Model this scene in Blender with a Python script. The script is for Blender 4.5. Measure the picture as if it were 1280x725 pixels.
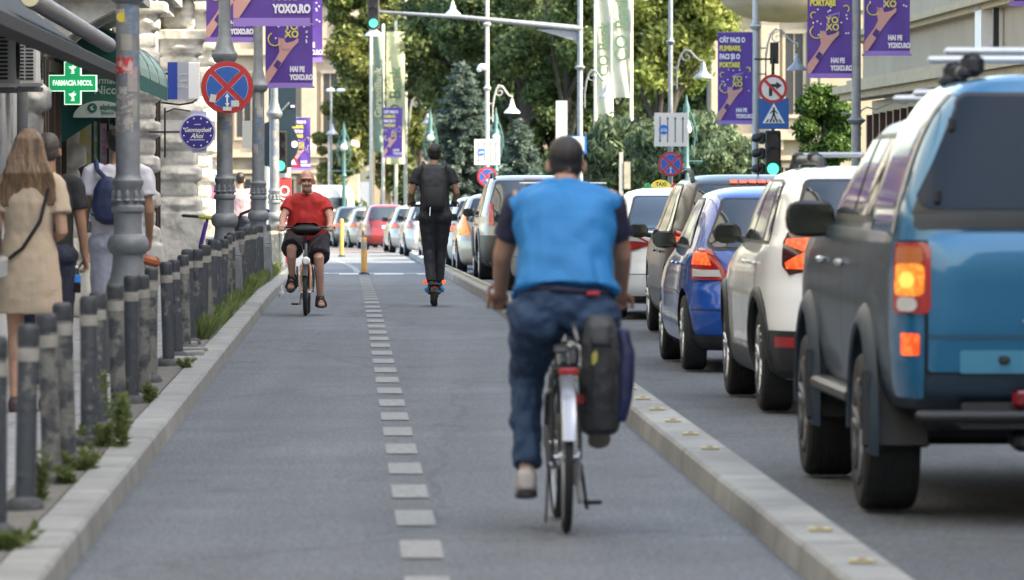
import bpy, bmesh, math, random
from mathutils import Vector, Matrix, noise
import numpy as np
R = math.radians
rnd = random.Random(7)
for o in list(bpy.data.objects): bpy.data.objects.remove(o)
SC = bpy.context.scene
COL = SC.collection

# ---------------------------------------------------------------- camera, sky, sun, exposure
H0, F, HOR = 1.6, 6800.0, 218.0
cd = bpy.data.cameras.new('camera'); cam = bpy.data.objects.new('camera', cd); COL.objects.link(cam)
SC.camera = cam
cd.sensor_width = 36; cd.lens = F/1280*36; cd.clip_end = 3000; cd.clip_start = 1
cam.location = (0, 0, H0); cam.rotation_euler = (R(90)-math.atan((362.5-HOR)/F), 0, 0)
cd.dof.use_dof = True; cd.dof.focus_distance = 60; cd.dof.aperture_fstop = 6.0
SC.render.resolution_x = 1280; SC.render.resolution_y = 725
W = bpy.data.worlds.new('World'); SC.world = W; W.use_nodes = True
nt = W.node_tree; nt.nodes.clear()
sky = nt.nodes.new('ShaderNodeTexSky'); sky.sky_type = 'NISHITA'; sky.sun_disc = False
SUN_AZ, SUN_EL = 108, 42          # azimuth clockwise from +Y (the view direction)
sky.sun_elevation = R(SUN_EL); sky.sun_rotation = R(SUN_AZ)
sky.dust_density = 3.0; sky.ozone_density = 1.0
bg = nt.nodes.new('ShaderNodeBackground'); bg.inputs[1].default_value = 0.15
wo = nt.nodes.new('ShaderNodeOutputWorld')
nt.links.new(sky.outputs[0], bg.inputs[0]); nt.links.new(bg.outputs[0], wo.inputs[0])
sd = bpy.data.lights.new('sun', 'SUN'); sd.energy = 2.8; sd.angle = R(0.6); sd.color = (1, .9, .76)
sun = bpy.data.objects.new('sun', sd); COL.objects.link(sun)
sv = Vector((math.sin(R(SUN_AZ))*math.cos(R(SUN_EL)), math.cos(R(SUN_AZ))*math.cos(R(SUN_EL)), math.sin(R(SUN_EL))))
sun.rotation_euler = sv.to_track_quat('Z', 'Y').to_euler()
SC.view_settings.view_transform = 'Standard'; SC.view_settings.look = 'None'
SC.view_settings.gamma = 1; SC.view_settings.use_curve_mapping = False
SC.view_settings.exposure = 2.5
SC.view_settings.use_white_balance = True; SC.view_settings.white_balance_temperature = 7250; SC.view_settings.white_balance_tint = 4

# ---------------------------------------------------------------- helpers
_ZY = [0, 70, 95, 120, 160, 200, 300, 420, 3000]; _ZZ = [0, 0, -.2, -.42, -.75, -1.1, -2.0, -2.6, -2.6]
def zg(v): return float(np.interp(v, _ZY, _ZZ))
def cx(v): return .32-.0305*v
def RD(u, v, z=0): return Vector((u+cx(v), v, zg(v)+z))            # road coordinates -> world
def PX(px, py, Y): return Vector(((px-640)/F*Y, Y, H0-(py-HOR)/F*Y))
def PG(px, Y, z=0): return Vector(((px-640)/F*Y, Y, zg(Y)+z))
ROADYAW = math.atan(.0305)

_M = {}
def mat(name, col, rough=.6, metal=0., var=.0, scale=6., bump=0., col2=None, coat=0., emit=None, es=0., spec=.5, island=0., vscale=None, thr=None, bscale=None, sheen=0):
    if name in _M: return _M[name]
    m = bpy.data.materials.new(name); m.use_nodes = True; _M[name] = m
    t = m.node_tree; b = t.nodes['Principled BSDF']
    b.inputs['Base Color'].default_value = (*col, 1); b.inputs['Roughness'].default_value = rough
    b.inputs['Metallic'].default_value = metal; b.inputs['Coat Weight'].default_value = coat
    b.inputs['Coat Roughness'].default_value = .05
    b.inputs['Specular IOR Level'].default_value = spec
    if emit:
        b.inputs['Emission Color'].default_value = (*emit, 1); b.inputs['Emission Strength'].default_value = es
    if var or bump or col2:
        tc = t.nodes.new('ShaderNodeTexCoord'); mp = t.nodes.new('ShaderNodeMapping')
        if vscale: mp.inputs['Scale'].default_value = vscale
        t.links.new(tc.outputs['Object'], mp.inputs[0])
        nz = t.nodes.new('ShaderNodeTexNoise'); nz.inputs['Scale'].default_value = scale
        nz.inputs['Detail'].default_value = 6; nz.inputs['Roughness'].default_value = .62
        oi = t.nodes.new('ShaderNodeObjectInfo'); vm = t.nodes.new('ShaderNodeVectorMath'); vm.operation = 'SCALE'; cv = t.nodes.new('ShaderNodeCombineXYZ')
        t.links.new(oi.outputs['Random'], cv.inputs[0]); t.links.new(oi.outputs['Random'], cv.inputs[1]); t.links.new(cv.outputs[0], vm.inputs[0]); vm.inputs['Scale'].default_value = 30; t.links.new(vm.outputs[0], mp.inputs['Location'])
        t.links.new(mp.outputs[0], nz.inputs[0])
        if var or col2:
            cr = t.nodes.new('ShaderNodeValToRGB')
            c2 = col2 if col2 else tuple(min(1, c*(1+var)) for c in col)
            c1 = col if col2 else tuple(c*(1-var) for c in col)
            lo, hi = thr if thr else (.3, .7)
            cr.color_ramp.elements[0].position = lo; cr.color_ramp.elements[1].position = hi
            cr.color_ramp.elements[0].color = (*c1, 1); cr.color_ramp.elements[1].color = (*c2, 1)
            t.links.new(nz.outputs[0], cr.inputs[0])
            out = cr.outputs[0]
            if island:
                g = t.nodes.new('ShaderNodeNewGeometry'); hs = t.nodes.new('ShaderNodeHueSaturation')
                mr = t.nodes.new('ShaderNodeMapRange'); mr.inputs['To Min'].default_value = 1-island; mr.inputs['To Max'].default_value = 1+island
                t.links.new(g.outputs['Random Per Island'], mr.inputs[0]); t.links.new(mr.outputs[0], hs.inputs['Value'])
                t.links.new(out, hs.inputs['Color']); out = hs.outputs[0]
            t.links.new(out, b.inputs['Base Color'])
        if bump:
            n2 = nz
            if bscale:
                n2 = t.nodes.new('ShaderNodeTexNoise'); n2.inputs['Scale'].default_value = bscale; n2.inputs['Detail'].default_value = 5
                t.links.new(mp.outputs[0], n2.inputs[0])
            bp = t.nodes.new('ShaderNodeBump'); bp.inputs['Strength'].default_value = min(1, bump); bp.inputs['Distance'].default_value = .02
            t.links.new(n2.outputs[0], bp.inputs['Height']); t.links.new(bp.outputs[0], b.inputs['Normal'])
    return m

def brickmat(name, c1, c2, mortar, w, h, msize=.01, rough=.85, off=.5, vscale=None, rot=None, bump=.4):
    if name in _M: return _M[name]
    m = bpy.data.materials.new(name); m.use_nodes = True; _M[name] = m
    t = m.node_tree; b = t.nodes['Principled BSDF']; b.inputs['Roughness'].default_value = rough
    tc = t.nodes.new('ShaderNodeTexCoord'); mp = t.nodes.new('ShaderNodeMapping')
    if rot: mp.inputs['Rotation'].default_value = rot
    t.links.new(tc.outputs['Object'], mp.inputs[0])
    br = t.nodes.new('ShaderNodeTexBrick'); br.inputs['Scale'].default_value = 1
    br.inputs['Brick Width'].default_value = w; br.inputs['Row Height'].default_value = h
    br.inputs['Mortar Size'].default_value = msize; br.offset = off
    br.inputs['Color1'].default_value = (*c1, 1); br.inputs['Color2'].default_value = (*c2, 1); br.inputs['Mortar'].default_value = (*mortar, 1)
    t.links.new(mp.outputs[0], br.inputs[0])
    nz = t.nodes.new('ShaderNodeTexNoise'); nz.inputs['Scale'].default_value = 3; nz.inputs['Detail'].default_value = 6
    t.links.new(tc.outputs['Object'], nz.inputs[0])
    mx = t.nodes.new('ShaderNodeMix'); mx.data_type = 'RGBA'; mx.blend_type = 'MULTIPLY'; mx.inputs['Factor'].default_value = .6
    mr = t.nodes.new('ShaderNodeMapRange'); mr.inputs['From Min'].default_value = .3; mr.inputs['From Max'].default_value = .7
    mr.inputs['To Min'].default_value = .6; mr.inputs['To Max'].default_value = 1.25
    t.links.new(nz.outputs[0], mr.inputs[0])
    t.links.new(br.outputs[0], mx.inputs[6]); t.links.new(mr.outputs[0], mx.inputs[7])
    t.links.new(mx.outputs[2], b.inputs['Base Color'])
    bp = t.nodes.new('ShaderNodeBump'); bp.inputs['Strength'].default_value = bump; bp.inputs['Distance'].default_value = .01
    t.links.new(nz.outputs[0], bp.inputs['Height']); t.links.new(bp.outputs[0], b.inputs['Normal'])
    return m

class MB:
    def __init__(s): s.v = []; s.f = []; s.m = []; s.mi = 0
    def add(s, vs, fs):
        b = len(s.v); s.v += [tuple(p) for p in vs]; s.f += [tuple(i+b for i in f) for f in fs]; s.m += [s.mi]*len(fs); return s
    def quad(s, a, b, c, d): return s.add([a, b, c, d], [(0, 1, 2, 3)])
    def box(s, x0, y0, z0, x1, y1, z1):
        return s.add([(x0,y0,z0),(x1,y0,z0),(x1,y1,z0),(x0,y1,z0),(x0,y0,z1),(x1,y0,z1),(x1,y1,z1),(x0,y1,z1)],
                     [(0,3,2,1),(4,5,6,7),(0,1,5,4),(1,2,6,5),(2,3,7,6),(3,0,4,7)])
    def cbox(s, c, d, rot=None, bev=0.):
        x, y, z = (k/2 for k in d)
        if bev:
            b = min(bev, x*.9, y*.9, z*.9); pts = []
            pr = [(x-b, y), (x, y-b), (x, -y+b), (x-b, -y), (-x+b, -y), (-x, -y+b), (-x, y-b), (-x+b, y)]
            for zz, k in ((-z, b), (-z+b, 0), (z-b, 0), (z, b)):
                pts.append([Vector((px-math.copysign(k, px), py-math.copysign(k, py), zz)) for px, py in pr])
            vs = [p for r in pts for p in r]; fs = []
            for r in range(3):
                for i in range(8): fs.append((r*8+i, r*8+(i+1)%8, r*8+8+(i+1)%8, r*8+8+i))
            fs = [f[::-1] for f in fs]
            fs.append(tuple(range(8))); fs.append(tuple(range(31, 23, -1)))
        else:
            vs = [Vector(p) for p in ((-x,-y,-z),(x,-y,-z),(x,y,-z),(-x,y,-z),(-x,-y,z),(x,-y,z),(x,y,z),(-x,y,z))]
            fs = [(0,3,2,1),(4,5,6,7),(0,1,5,4),(1,2,6,5),(2,3,7,6),(3,0,4,7)]
        if rot is not None: vs = [rot @ p for p in vs]
        c = Vector(c); return s.add([p+c for p in vs], fs)
    def loft(s, rings, closed=True, cap=True):
        n = len(rings[0]); vs = [p for r in rings for p in r]; fs = []
        for a in range(len(rings)-1):
            for i in range(n if closed else n-1):
                j = (i+1) % n; fs.append((a*n+i, a*n+j, (a+1)*n+j, (a+1)*n+i))
        if cap: fs.append(tuple(range(n-1, -1, -1))); k = (len(rings)-1)*n; fs.append(tuple(range(k, k+n)))
        return s.add(vs, fs)
    def lathe(s, prof, c=(0,0,0), n=20, axis='z', cap=True):
        rings = []
        for r, z in prof:
            ring = []
            for i in range(n):
                a = 2*math.pi*i/n; q = (r*math.cos(a), r*math.sin(a), z)
                if axis == 'x': q = (z, r*math.cos(a), r*math.sin(a))
                if axis == 'y': q = (r*math.sin(a), z, r*math.cos(a))
                ring.append(Vector(q)+Vector(c))
            rings.append(ring)
        return s.loft(rings, True, cap)
    def tube(s, pts, rad, n=10, ends=True, ref=None, ell=1.0):
        pts = [Vector(p) for p in pts]
        if not isinstance(rad, (list, tuple)): rad = [rad]*len(pts)
        P, Q = list(pts), list(rad)
        if ends:      # rounded ends
            d0 = (pts[0]-pts[1]).normalized(); d1 = (pts[-1]-pts[-2]).normalized()
            P = [pts[0]+d0*rad[0]*.95, pts[0]+d0*rad[0]*.6]+pts+[pts[-1]+d1*rad[-1]*.6, pts[-1]+d1*rad[-1]*.95]
            Q = [rad[0]*.3, rad[0]*.8]+list(rad)+[rad[-1]*.8, rad[-1]*.3]
        rings = []; up = None
        for i, p in enumerate(P):
            d = (P[min(i+1, len(P)-1)]-P[max(i-1, 0)]).normalized()
            if up is None:
                a = Vector(ref) if ref is not None else (Vector((0,0,1)) if abs(d.z) < .9 else Vector((0,1,0)))
                up = (a-d*a.dot(d)).normalized()
            else:
                up = (up-d*up.dot(d)).normalized()
            sd_ = d.cross(up)
            rings.append([p+(up*math.cos(2*math.pi*k/n)*ell+sd_*math.sin(2*math.pi*k/n))*Q[i] for k in range(n)])
        return s.loft(rings)
    def ball(s, c, r, nu=16, nv=10, rot=None):
        if not isinstance(r, (tuple, list)): r = (r,)*3
        rings = []
        for j in range(1, nv):
            t = math.pi*j/nv
            ring = [Vector((r[0]*math.sin(t)*math.cos(2*math.pi*i/nu), r[1]*math.sin(t)*math.sin(2*math.pi*i/nu), -r[2]*math.cos(t))) for i in range(nu)]
            if rot is not None: ring = [rot @ p for p in ring]
            rings.append([p+Vector(c) for p in ring])
        return s.loft(rings)
    def prism(s, poly, y0, y1, plane='xz'):
        n = len(poly)
        def P(a, b, y):
            return {'xz': (a, y, b), 'yz': (y, a, b), 'xy': (a, b, y)}[plane]
        vs = [P(a, b, y0) for a, b in poly]+[P(a, b, y1) for a, b in poly]
        fs = [tuple(range(n)), tuple(range(2*n-1, n-1, -1))]+[(i, n+i, n+(i+1) % n, (i+1) % n) for i in range(n)]
        return s.add(vs, fs)
    def xform(s, M, i0=0):
        s.v[i0:] = [tuple(M @ Vector(p)) for p in s.v[i0:]]; return s
    def mesh(s, name, mats, smooth=False, fix=True):
        me = bpy.data.meshes.new(name); me.from_pydata(s.v, [], s.f)
        for m in (mats if isinstance(mats, (list, tuple)) else [mats]): me.materials.append(m)
        me.polygons.foreach_set('material_index', s.m)
        if fix:
            bm = bmesh.new(); bm.from_mesh(me); bmesh.ops.recalc_face_normals(bm, faces=bm.faces); bm.to_mesh(me); bm.free()
        if smooth:
            me.polygons.foreach_set('use_smooth', [True]*len(me.polygons))
            try: me.set_sharp_from_angle(angle=R(smooth if smooth is not True else 40))
            except Exception: pass
        me.update(); return me
    def build(s, name, mats, parent=None, smooth=False, fix=True, **kw):
        return link(name, s.mesh(name, mats, smooth, fix), parent, **kw)

def link(name, me, parent=None, loc=None, rz=None, label=None):
    o = bpy.data.objects.new(name, me); COL.objects.link(o)
    if parent is not None: o.parent = parent
    if loc is not None: o.location = loc
    if rz is not None: o.rotation_euler = (0, 0, rz)
    if label: o['label'] = label
    return o
def tag(o, label, cat, group=None):
    o['label'] = label; o['category'] = cat
    if group: o['group'] = group
    return o
def thing(name, label, cat, loc=(0,0,0), rz=0, group=None):
    o = bpy.data.objects.new(name, None); COL.objects.link(o); o.empty_display_size = .2
    o.location = loc; o.rotation_euler = (0, 0, rz); return tag(o, label, cat, group)
def struct(o): o['kind'] = 'structure'; return o
def stuff(o, label=None, cat=None):
    o['kind'] = 'stuff'
    if label: o['label'] = label; o['category'] = cat
    return o
def copy_tree(o, parent=None):
    c = o.copy(); COL.objects.link(c); c.parent = parent
    for ch in [k for k in COL.objects if k.parent == o]: copy_tree(ch, c)
    return c
def dup(o, loc, rz=None, label=None, group=None, mats=None):
    c = copy_tree(o); c.location = loc
    if rz is not None: c.rotation_euler = (0, 0, rz)
    if label: c['label'] = label
    if group: c['group'] = group
    return c
def evalmesh(me, mods):
    """run a list of (type, settings) modifiers over a mesh and return the result as a new mesh"""
    o = bpy.data.objects.new('tmp', me); COL.objects.link(o)
    for ty, st in mods:
        m = o.modifiers.new(ty, ty)
        for k, v in st.items(): setattr(m, k, v)
    dg = bpy.context.evaluated_depsgraph_get(); dg.update()
    r = bpy.data.meshes.new_from_object(o.evaluated_get(dg))
    bpy.data.objects.remove(o); return r
def text(s, size, m, parent, loc, name='lettering', xs=1., bold=.0, align='CENTER', rot=(90,0,0), ext=.002, space=1., shear=0, valign='CENTER'):
    c = bpy.data.curves.new('t', 'FONT'); c.body = s; c.size = size; c.align_x = align; c.align_y = valign
    c.offset = bold; c.extrude = ext; c.space_character = space; c.shear = shear; c.resolution_u = 3
    o = bpy.data.objects.new('t', c); COL.objects.link(o)
    dg = bpy.context.evaluated_depsgraph_get(); dg.update()
    me = bpy.data.meshes.new_from_object(o.evaluated_get(dg)); bpy.data.objects.remove(o)
    me.transform(Matrix.Rotation(R(rot[2]), 4, 'Z') @ Matrix.Rotation(R(rot[1]), 4, 'Y') @ Matrix.Rotation(R(rot[0]), 4, 'X') @ Matrix.Scale(xs, 4, (1,0,0)))
    me.materials.clear(); me.materials.append(m)
    return link(name, me, parent, loc)
def ordinal(n):
    return '%d%s' % (n, 'th' if 10 <= n % 100 <= 20 else {1: 'st', 2: 'nd', 3: 'rd'}.get(n % 10, 'th'))
def interp(keys, x):
    """monotone cubic through keys [(x, a, b, ...)]"""
    xs = [k[0] for k in keys]; n = len(xs)
    if x <= xs[0]: return list(keys[0][1:])
    if x >= xs[-1]: return list(keys[-1][1:])
    i = max(j for j in range(n-1) if xs[j] <= x); h = xs[i+1]-xs[i]; t = (x-xs[i])/h
    out = []
    for c in range(1, len(keys[0])):
        y = [k[c] for k in keys]
        d = [(y[j+1]-y[j])/(xs[j+1]-xs[j]) for j in range(n-1)]
        def m(j):
            if j == 0: return d[0]
            if j == n-1: return d[-1]
            return 0 if d[j-1]*d[j] <= 0 else 2*d[j-1]*d[j]/(d[j-1]+d[j])
        a, b = m(i), m(i+1)
        out.append((2*t**3-3*t**2+1)*y[i]+(t**3-2*t**2+t)*h*a+(-2*t**3+3*t**2)*y[i+1]+(t**3-t**2)*h*b)
    return out

V3 = Vector
def remesh(name, mb, m, parent, vox=.007, it=3, wr=0., wscale=9, seed=0, sharp=0):
    me = mb.mesh(name, m, False); me = evalmesh(me, [('REMESH', dict(mode='VOXEL', voxel_size=vox)), ('SMOOTH', dict(factor=.5, iterations=it))])
    if wr:
        n = len(me.vertices); co = np.empty(3*n); me.vertices.foreach_get('co', co); co = co.reshape(-1, 3)
        no = np.array([v.normal[:] for v in me.vertices])
        d = np.array([abs(noise.noise(V3((c[0]*wscale+seed, c[1]*wscale, c[2]*wscale*.8+seed))))*1.3+.5*noise.noise(V3((c[0]*wscale*2.3, c[1]*wscale*2.3+seed, c[2]*wscale*2)))-.25 for c in co])
        co += no*(d*wr)[:, None]; me.vertices.foreach_set('co', co.ravel()); me.update()
    for p in me.polygons: p.use_smooth = True
    me.materials.clear(); me.materials.append(m); return link(name, me, parent)

# ---------------------------------------------------------------- shared materials
M_grey = mat('grey_paint', (.13,.145,.165), .5, 0, .18, 8, .15)
M_lampgrey = mat('lamp_post_paint', (.17,.185,.205), .5, .1, .22, 7, .25)
M_black = mat('black_plastic', (.015,.015,.017), .5)
M_rubber = mat('rubber', (.014,.014,.015), .8, 0, .2, 20, .2)
M_white = mat('white_paint', (.72,.72,.7), .5, 0, .06, 4)
M_chrome = mat('chrome', (.6,.61,.63), .25, .9)
M_steel = mat('brushed_steel', (.42,.43,.45), .38, .8, .1, 12)
M_glass = mat('car_glass', (.018,.026,.034), .06, 0, spec=1.)
M_skin = mat('skin', (.42,.245,.17), .55, 0, .08, 20)
M_skin2 = mat('tanned_skin', (.30,.165,.105), .55, 0, .08, 20)
M_red = mat('sign_red', (.42,.02,.025), .45, 0, .1, 9)
M_blue = mat('sign_blue', (.015,.09,.36), .45, 0, .1, 9)
# ================================================================= THE SETTING
VS = [0, 5, 10, 15]+[20+1.5*i for i in range(54)]+[105, 110, 115, 120, 125, 130, 140, 150, 160, 170, 180, 190, 200, 220, 240]
def uL(v): return -1.43+.0036*(min(max(v, 21), 80)-21)
def uR(v): return 1.5-.0011*(min(max(v, 21), 75)-21)
def strip(mb, ua, ub, za, zb, v0=0, v1=240, step=None):
    vs = [v for v in VS if v0 < v < v1]; vs = [v0]+vs+[v1]
    rows = [(RD(ua(v), v, za), RD(ub(v), v, zb)) for v in vs]
    b = len(mb.v); P = []
    for a, c in rows: P += [a, c]
    return mb.add(P, [(2*i, 2*i+1, 2*i+3, 2*i+2) for i in range(len(rows)-1)])
def sect(mb, prof, v0, v1):
    """extrude a closed profile [(u(v), z)] along the road"""
    vs = [v0]+[v for v in VS if v0 < v < v1]+[v1]
    return mb.loft([[RD(u(v) if callable(u) else u, v, z) for u, z in prof] for v in vs])

M_asph = mat('asphalt', (.092,.098,.108), .88, 0, .14, 1.1, .55, bscale=95)
# fine aggregate speckle on the asphalt
def speckle(m, amt=.35, scale=140):
    t = m.node_tree; b = t.nodes['Principled BSDF']; src = b.inputs['Base Color'].links[0].from_socket
    tc = t.nodes.new('ShaderNodeTexCoord'); nz = t.nodes.new('ShaderNodeTexNoise'); nz.inputs['Scale'].default_value = scale; nz.inputs['Detail'].default_value = 2
    t.links.new(tc.outputs['Object'], nz.inputs[0])
    mr = t.nodes.new('ShaderNodeMapRange'); mr.inputs['From Min'].default_value = .32; mr.inputs['From Max'].default_value = .68
    mr.inputs['To Min'].default_value = 1-amt; mr.inputs['To Max'].default_value = 1+amt
    t.links.new(nz.outputs[0], mr.inputs[0])
    mx = t.nodes.new('ShaderNodeMix'); mx.data_type = 'RGBA'; mx.blend_type = 'MULTIPLY'; mx.inputs['Factor'].default_value = 1
    t.links.new(src, mx.inputs[6]); t.links.new(mr.outputs[0], mx.inputs[7]); t.links.new(mx.outputs[2], b.inputs['Base Color'])
speckle(M_asph, .5, 50)
M_lane = mat('cycle_lane_asphalt', (.112,.12,.133), .88, 0, .12, .9, .5, bscale=110); speckle(M_lane, .55, 55)
def wear(m, sx, sy, amt, seed=0., warm=(1.06, 1., .94)):
    """long streaks of wear, grime patches and hairline cracks that belong to the surface"""
    t = m.node_tree; b = t.nodes['Principled BSDF']; src = b.inputs['Base Color'].links[0].from_socket
    tc = t.nodes.new('ShaderNodeTexCoord')
    def noisy(scale, vec, lo, hi, a, c, det=5):
        mp = t.nodes.new('ShaderNodeMapping'); mp.inputs['Scale'].default_value = vec; mp.inputs['Location'].default_value = (seed, seed, 0); mp.inputs['Rotation'].default_value = (0, 0, -ROADYAW)
        nz = t.nodes.new('ShaderNodeTexNoise'); nz.inputs['Scale'].default_value = scale; nz.inputs['Detail'].default_value = det
        t.links.new(tc.outputs['Object'], mp.inputs[0]); t.links.new(mp.outputs[0], nz.inputs[0])
        mr = t.nodes.new('ShaderNodeMapRange'); mr.inputs['From Min'].default_value = lo; mr.inputs['From Max'].default_value = hi; mr.inputs['To Min'].default_value = a; mr.inputs['To Max'].default_value = c
        t.links.new(nz.outputs[0], mr.inputs[0]); return mr.outputs[0]
    def mul(a, v):
        mx = t.nodes.new('ShaderNodeMix'); mx.data_type = 'RGBA'; mx.blend_type = 'MULTIPLY'; mx.inputs['Factor'].default_value = 1
        t.links.new(a, mx.inputs[6]); t.links.new(v, mx.inputs[7]); return mx.outputs[2]
    o = mul(src, noisy(1., (sx, sy, 1), .35, .65, 1-amt, 1+amt)); o = mul(o, noisy(.33, (1, .35, 1), .56, .6, 1., 1.16, 3)); o = mul(o, noisy(2.2, (1, .5, 1), .62, .72, 1., .8))
    vo = t.nodes.new('ShaderNodeTexVoronoi'); vo.feature = 'DISTANCE_TO_EDGE'; vo.inputs['Scale'].default_value = .42
    mp = t.nodes.new('ShaderNodeMapping'); mp.inputs['Scale'].default_value = (1, .3, 1); nz = t.nodes.new('ShaderNodeTexNoise'); nz.inputs['Scale'].default_value = 1.3; nz.inputs['Detail'].default_value = 8
    t.links.new(tc.outputs['Object'], mp.inputs[0]); t.links.new(mp.outputs[0], nz.inputs[0])
    va = t.nodes.new('ShaderNodeMix'); va.data_type = 'RGBA'; va.inputs['Factor'].default_value = .45; t.links.new(mp.outputs[0], va.inputs[6]); t.links.new(nz.outputs['Color'], va.inputs[7]); t.links.new(va.outputs[2], vo.inputs['Vector'])
    mr = t.nodes.new('ShaderNodeMapRange'); mr.inputs['From Min'].default_value = .0; mr.inputs['From Max'].default_value = .008; mr.inputs['To Min'].default_value = .8; mr.inputs['To Max'].default_value = 1; t.links.new(vo.outputs['Distance'], mr.inputs[0])
    o = mul(o, mr.outputs[0]); t.links.new(o, b.inputs['Base Color'])
wear(M_lane, 2.2, .05, .10); wear(M_asph, 1.4, .04, .12, 3.)
M_kerb = mat('kerb_concrete', (.24,.237,.225), .8, 0, .16, 2.2, .35, bscale=40); speckle(M_kerb, .14, 90)
wear(M_kerb, 1.5, 1.2, .12, 5.)
M_joint = mat('kerb_joint', (.05,.048,.045), .9)
M_pave = brickmat('pavement_slabs', (.25,.25,.25), (.29,.285,.28), (.13,.13,.125), .6, .4, .008)
M_dirt = mat('verge_dirt', (.13,.12,.105), .95, 0, .35, 9, .6)
M_markw = mat('crossing_paint', (.6,.59,.55), .7, 0, .1, 9)
M_mark = mat('road_paint', (.26,.255,.245), .8, 0, .0, 22, .2, col2=(.15,.155,.16), thr=(.42, .62))
M_redroad = mat('red_lane_surface', (.13,.085,.07), .85, 0, .2, 3)

mb = MB()   # one sheet to the horizon, road profile in depth
for a, b_ in zip(_ZY[:-1], _ZY[1:]):
    mb.quad((-900, a, zg(a)-.012), (900, a, zg(a)-.012), (900, b_, zg(b_)-.012), (-900, b_, zg(b_)-.012))
mb.quad((-900, -300, -.012), (900, -300, -.012), (900, 0, -.012), (-900, 0, -.012))
struct(mb.build('ground', M_asph, fix=False))
mb = MB(); strip(mb, lambda v: uL(v)-.01, lambda v: uR(v)+.01, -.004, -.004, 0, 172)
struct(mb.build('cycle_lane', M_lane, fix=False))
# kerbs: chamfered profile
for nm, f, sgn, w, v1 in (('kerb_left', uL, -1, .225, 112), ('kerb_right', uR, 1, .275, 175)):
    body = MB(); z = .118
    prof = [(lambda v, k=k: f(v)+sgn*k, zz) for k, zz in ((0, -.05), (.004, .01), (.014, z-.018), (.03, z), (w-.02, z), (w, z-.015), (w, -.05))]
    sect(body, prof, 2, v1); o = body.build(nm, M_kerb, smooth=25); struct(o)
    jn = MB(); v = 20.6
    while v < 90:
        vv = v; d = .009
        P = [RD(f(vv)+sgn*k, vv-d, zz) for k, zz in ((.0015, .0), (.0115, z-.018), (.029, z+.0015), (w-.02, z+.0015))]
        Q = [RD(f(vv)+sgn*k, vv+d, zz) for k, zz in ((.0015, .0), (.0115, z-.018), (.029, z+.0015), (w-.02, z+.0015))]
        off = Vector((-sgn*.0018, 0, .001))
        for i in range(3): jn.quad(P[i]+off, P[i+1]+off, Q[i+1]+off, Q[i]+off)
        v += 1.0 if nm == 'kerb_left' else 1.25
    jn.build('kerb_joint', M_joint, o, fix=False)
# pavement on the left, verge strip with the bollards, pavement on the right
mb = MB(); strip(mb, lambda v: uL(v)-.222, lambda v: uL(v)-.5, .112, .1, 2, 112); struct(mb.build('verge', M_dirt, fix=False))
mb = MB(); strip(mb, lambda v: -26, lambda v: uL(v)-.5, .104, .104, 2, 112)
mb.quad(RD(-26, 112, .104), RD(uL(112)-.2, 112, .104), RD(uL(112)-.2, 112, -.05), RD(-26, 112, -.05)); struct(mb.build('pavement_left', M_pave, fix=False))
mb = MB(); sect(mb, [(8.1, -.05), (8.1, .12), (8.35, .12), (8.35, -.05)], 5, 128); struct(mb.build('kerb_far_side', M_kerb))
mb = MB(); strip(mb, lambda v: 8.35, lambda v: 40, .118, .118, 5, 128); struct(mb.build('pavement_right', M_pave, fix=False))
# markings (sheets 4 mm above the lane)
mb = MB(); v = 20.5-2.13*8
while v < 100:
    a, b_ = v+.02*math.sin(v*7), v+1.12
    w = .09
    if v > 2: mb.quad(RD(-w, a, .002), RD(w, a, .002), RD(w, b_, .002), RD(-w, b_, .002))
    v += 2.13
struct(mb.build('dashed_centre_line', M_mark, fix=False))
mb = MB()
for a, b_ in ((-1.2, -.75), (-.45, .02), (.2, .75), (1.0, 1.42)): mb.quad(RD(a, 100.6, .002), RD(b_, 100.6, .002), RD(b_, 102.0, .002), RD(a, 102.0, .002))
mb.quad(RD(-1.2, 102.3, .002), RD(1.42, 102.3, .002), RD(1.42, 103, .002), RD(-1.2, 103, .002))
struct(mb.build('crossing_line', M_markw, fix=False))
mb = MB(); pts = []
for i in range(25):
    t = i/24; v = 104+t*58; pts.append((v, -.1-1.6*t**2))
for (v0, u0), (v1, u1) in zip(pts[:-1], pts[1:]): mb.quad(RD(u0-.06, v0, .002), RD(u0+.06, v0, .002), RD(u1+.06, v1, .002), RD(u1-.06, v1, .002))
struct(mb.build('curved_lane_line', M_mark, fix=False))
mb = MB(); mb.quad(RD(-1.1, 168, .003), RD(1.3, 168, .003), RD(1.0, 182, .003), RD(-2.2, 182, .003)); struct(mb.build('red_surface_patch', M_redroad, fix=False))
mb = MB()
for v0 in range(10, 190, 9): mb.quad(RD(4.85, v0, -.004), RD(4.98, v0, -.004), RD(4.98, v0+3.2, -.004), RD(4.85, v0+3.2, -.004))
struct(mb.build('lane_divider_dashes', M_mark, fix=False))

M_lawn = mat('lawn', (.04,.06,.02), .95, 0, .3, 2, .4)
mb = MB(); P = [PG(1400, 122), PG(950, 122), PG(850, 134), PG(660, 158), PG(560, 184), PG(530, 256), PG(380, 268), PG(200, 268), PG(0, 330), PG(1500, 330)]
mb.add([p+Vector((0, 0, .1 if p.y < 300 else .5)) for p in P], [tuple(range(len(P)))]); mb.add([p+Vector((0, 0, z)) for p in P[:7] for z in (-.3, .1)], [(2*i, 2*i+2, 2*i+3, 2*i+1) for i in range(6)])
struct(mb.build('park_lawn', M_lawn, fix=False))
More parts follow.
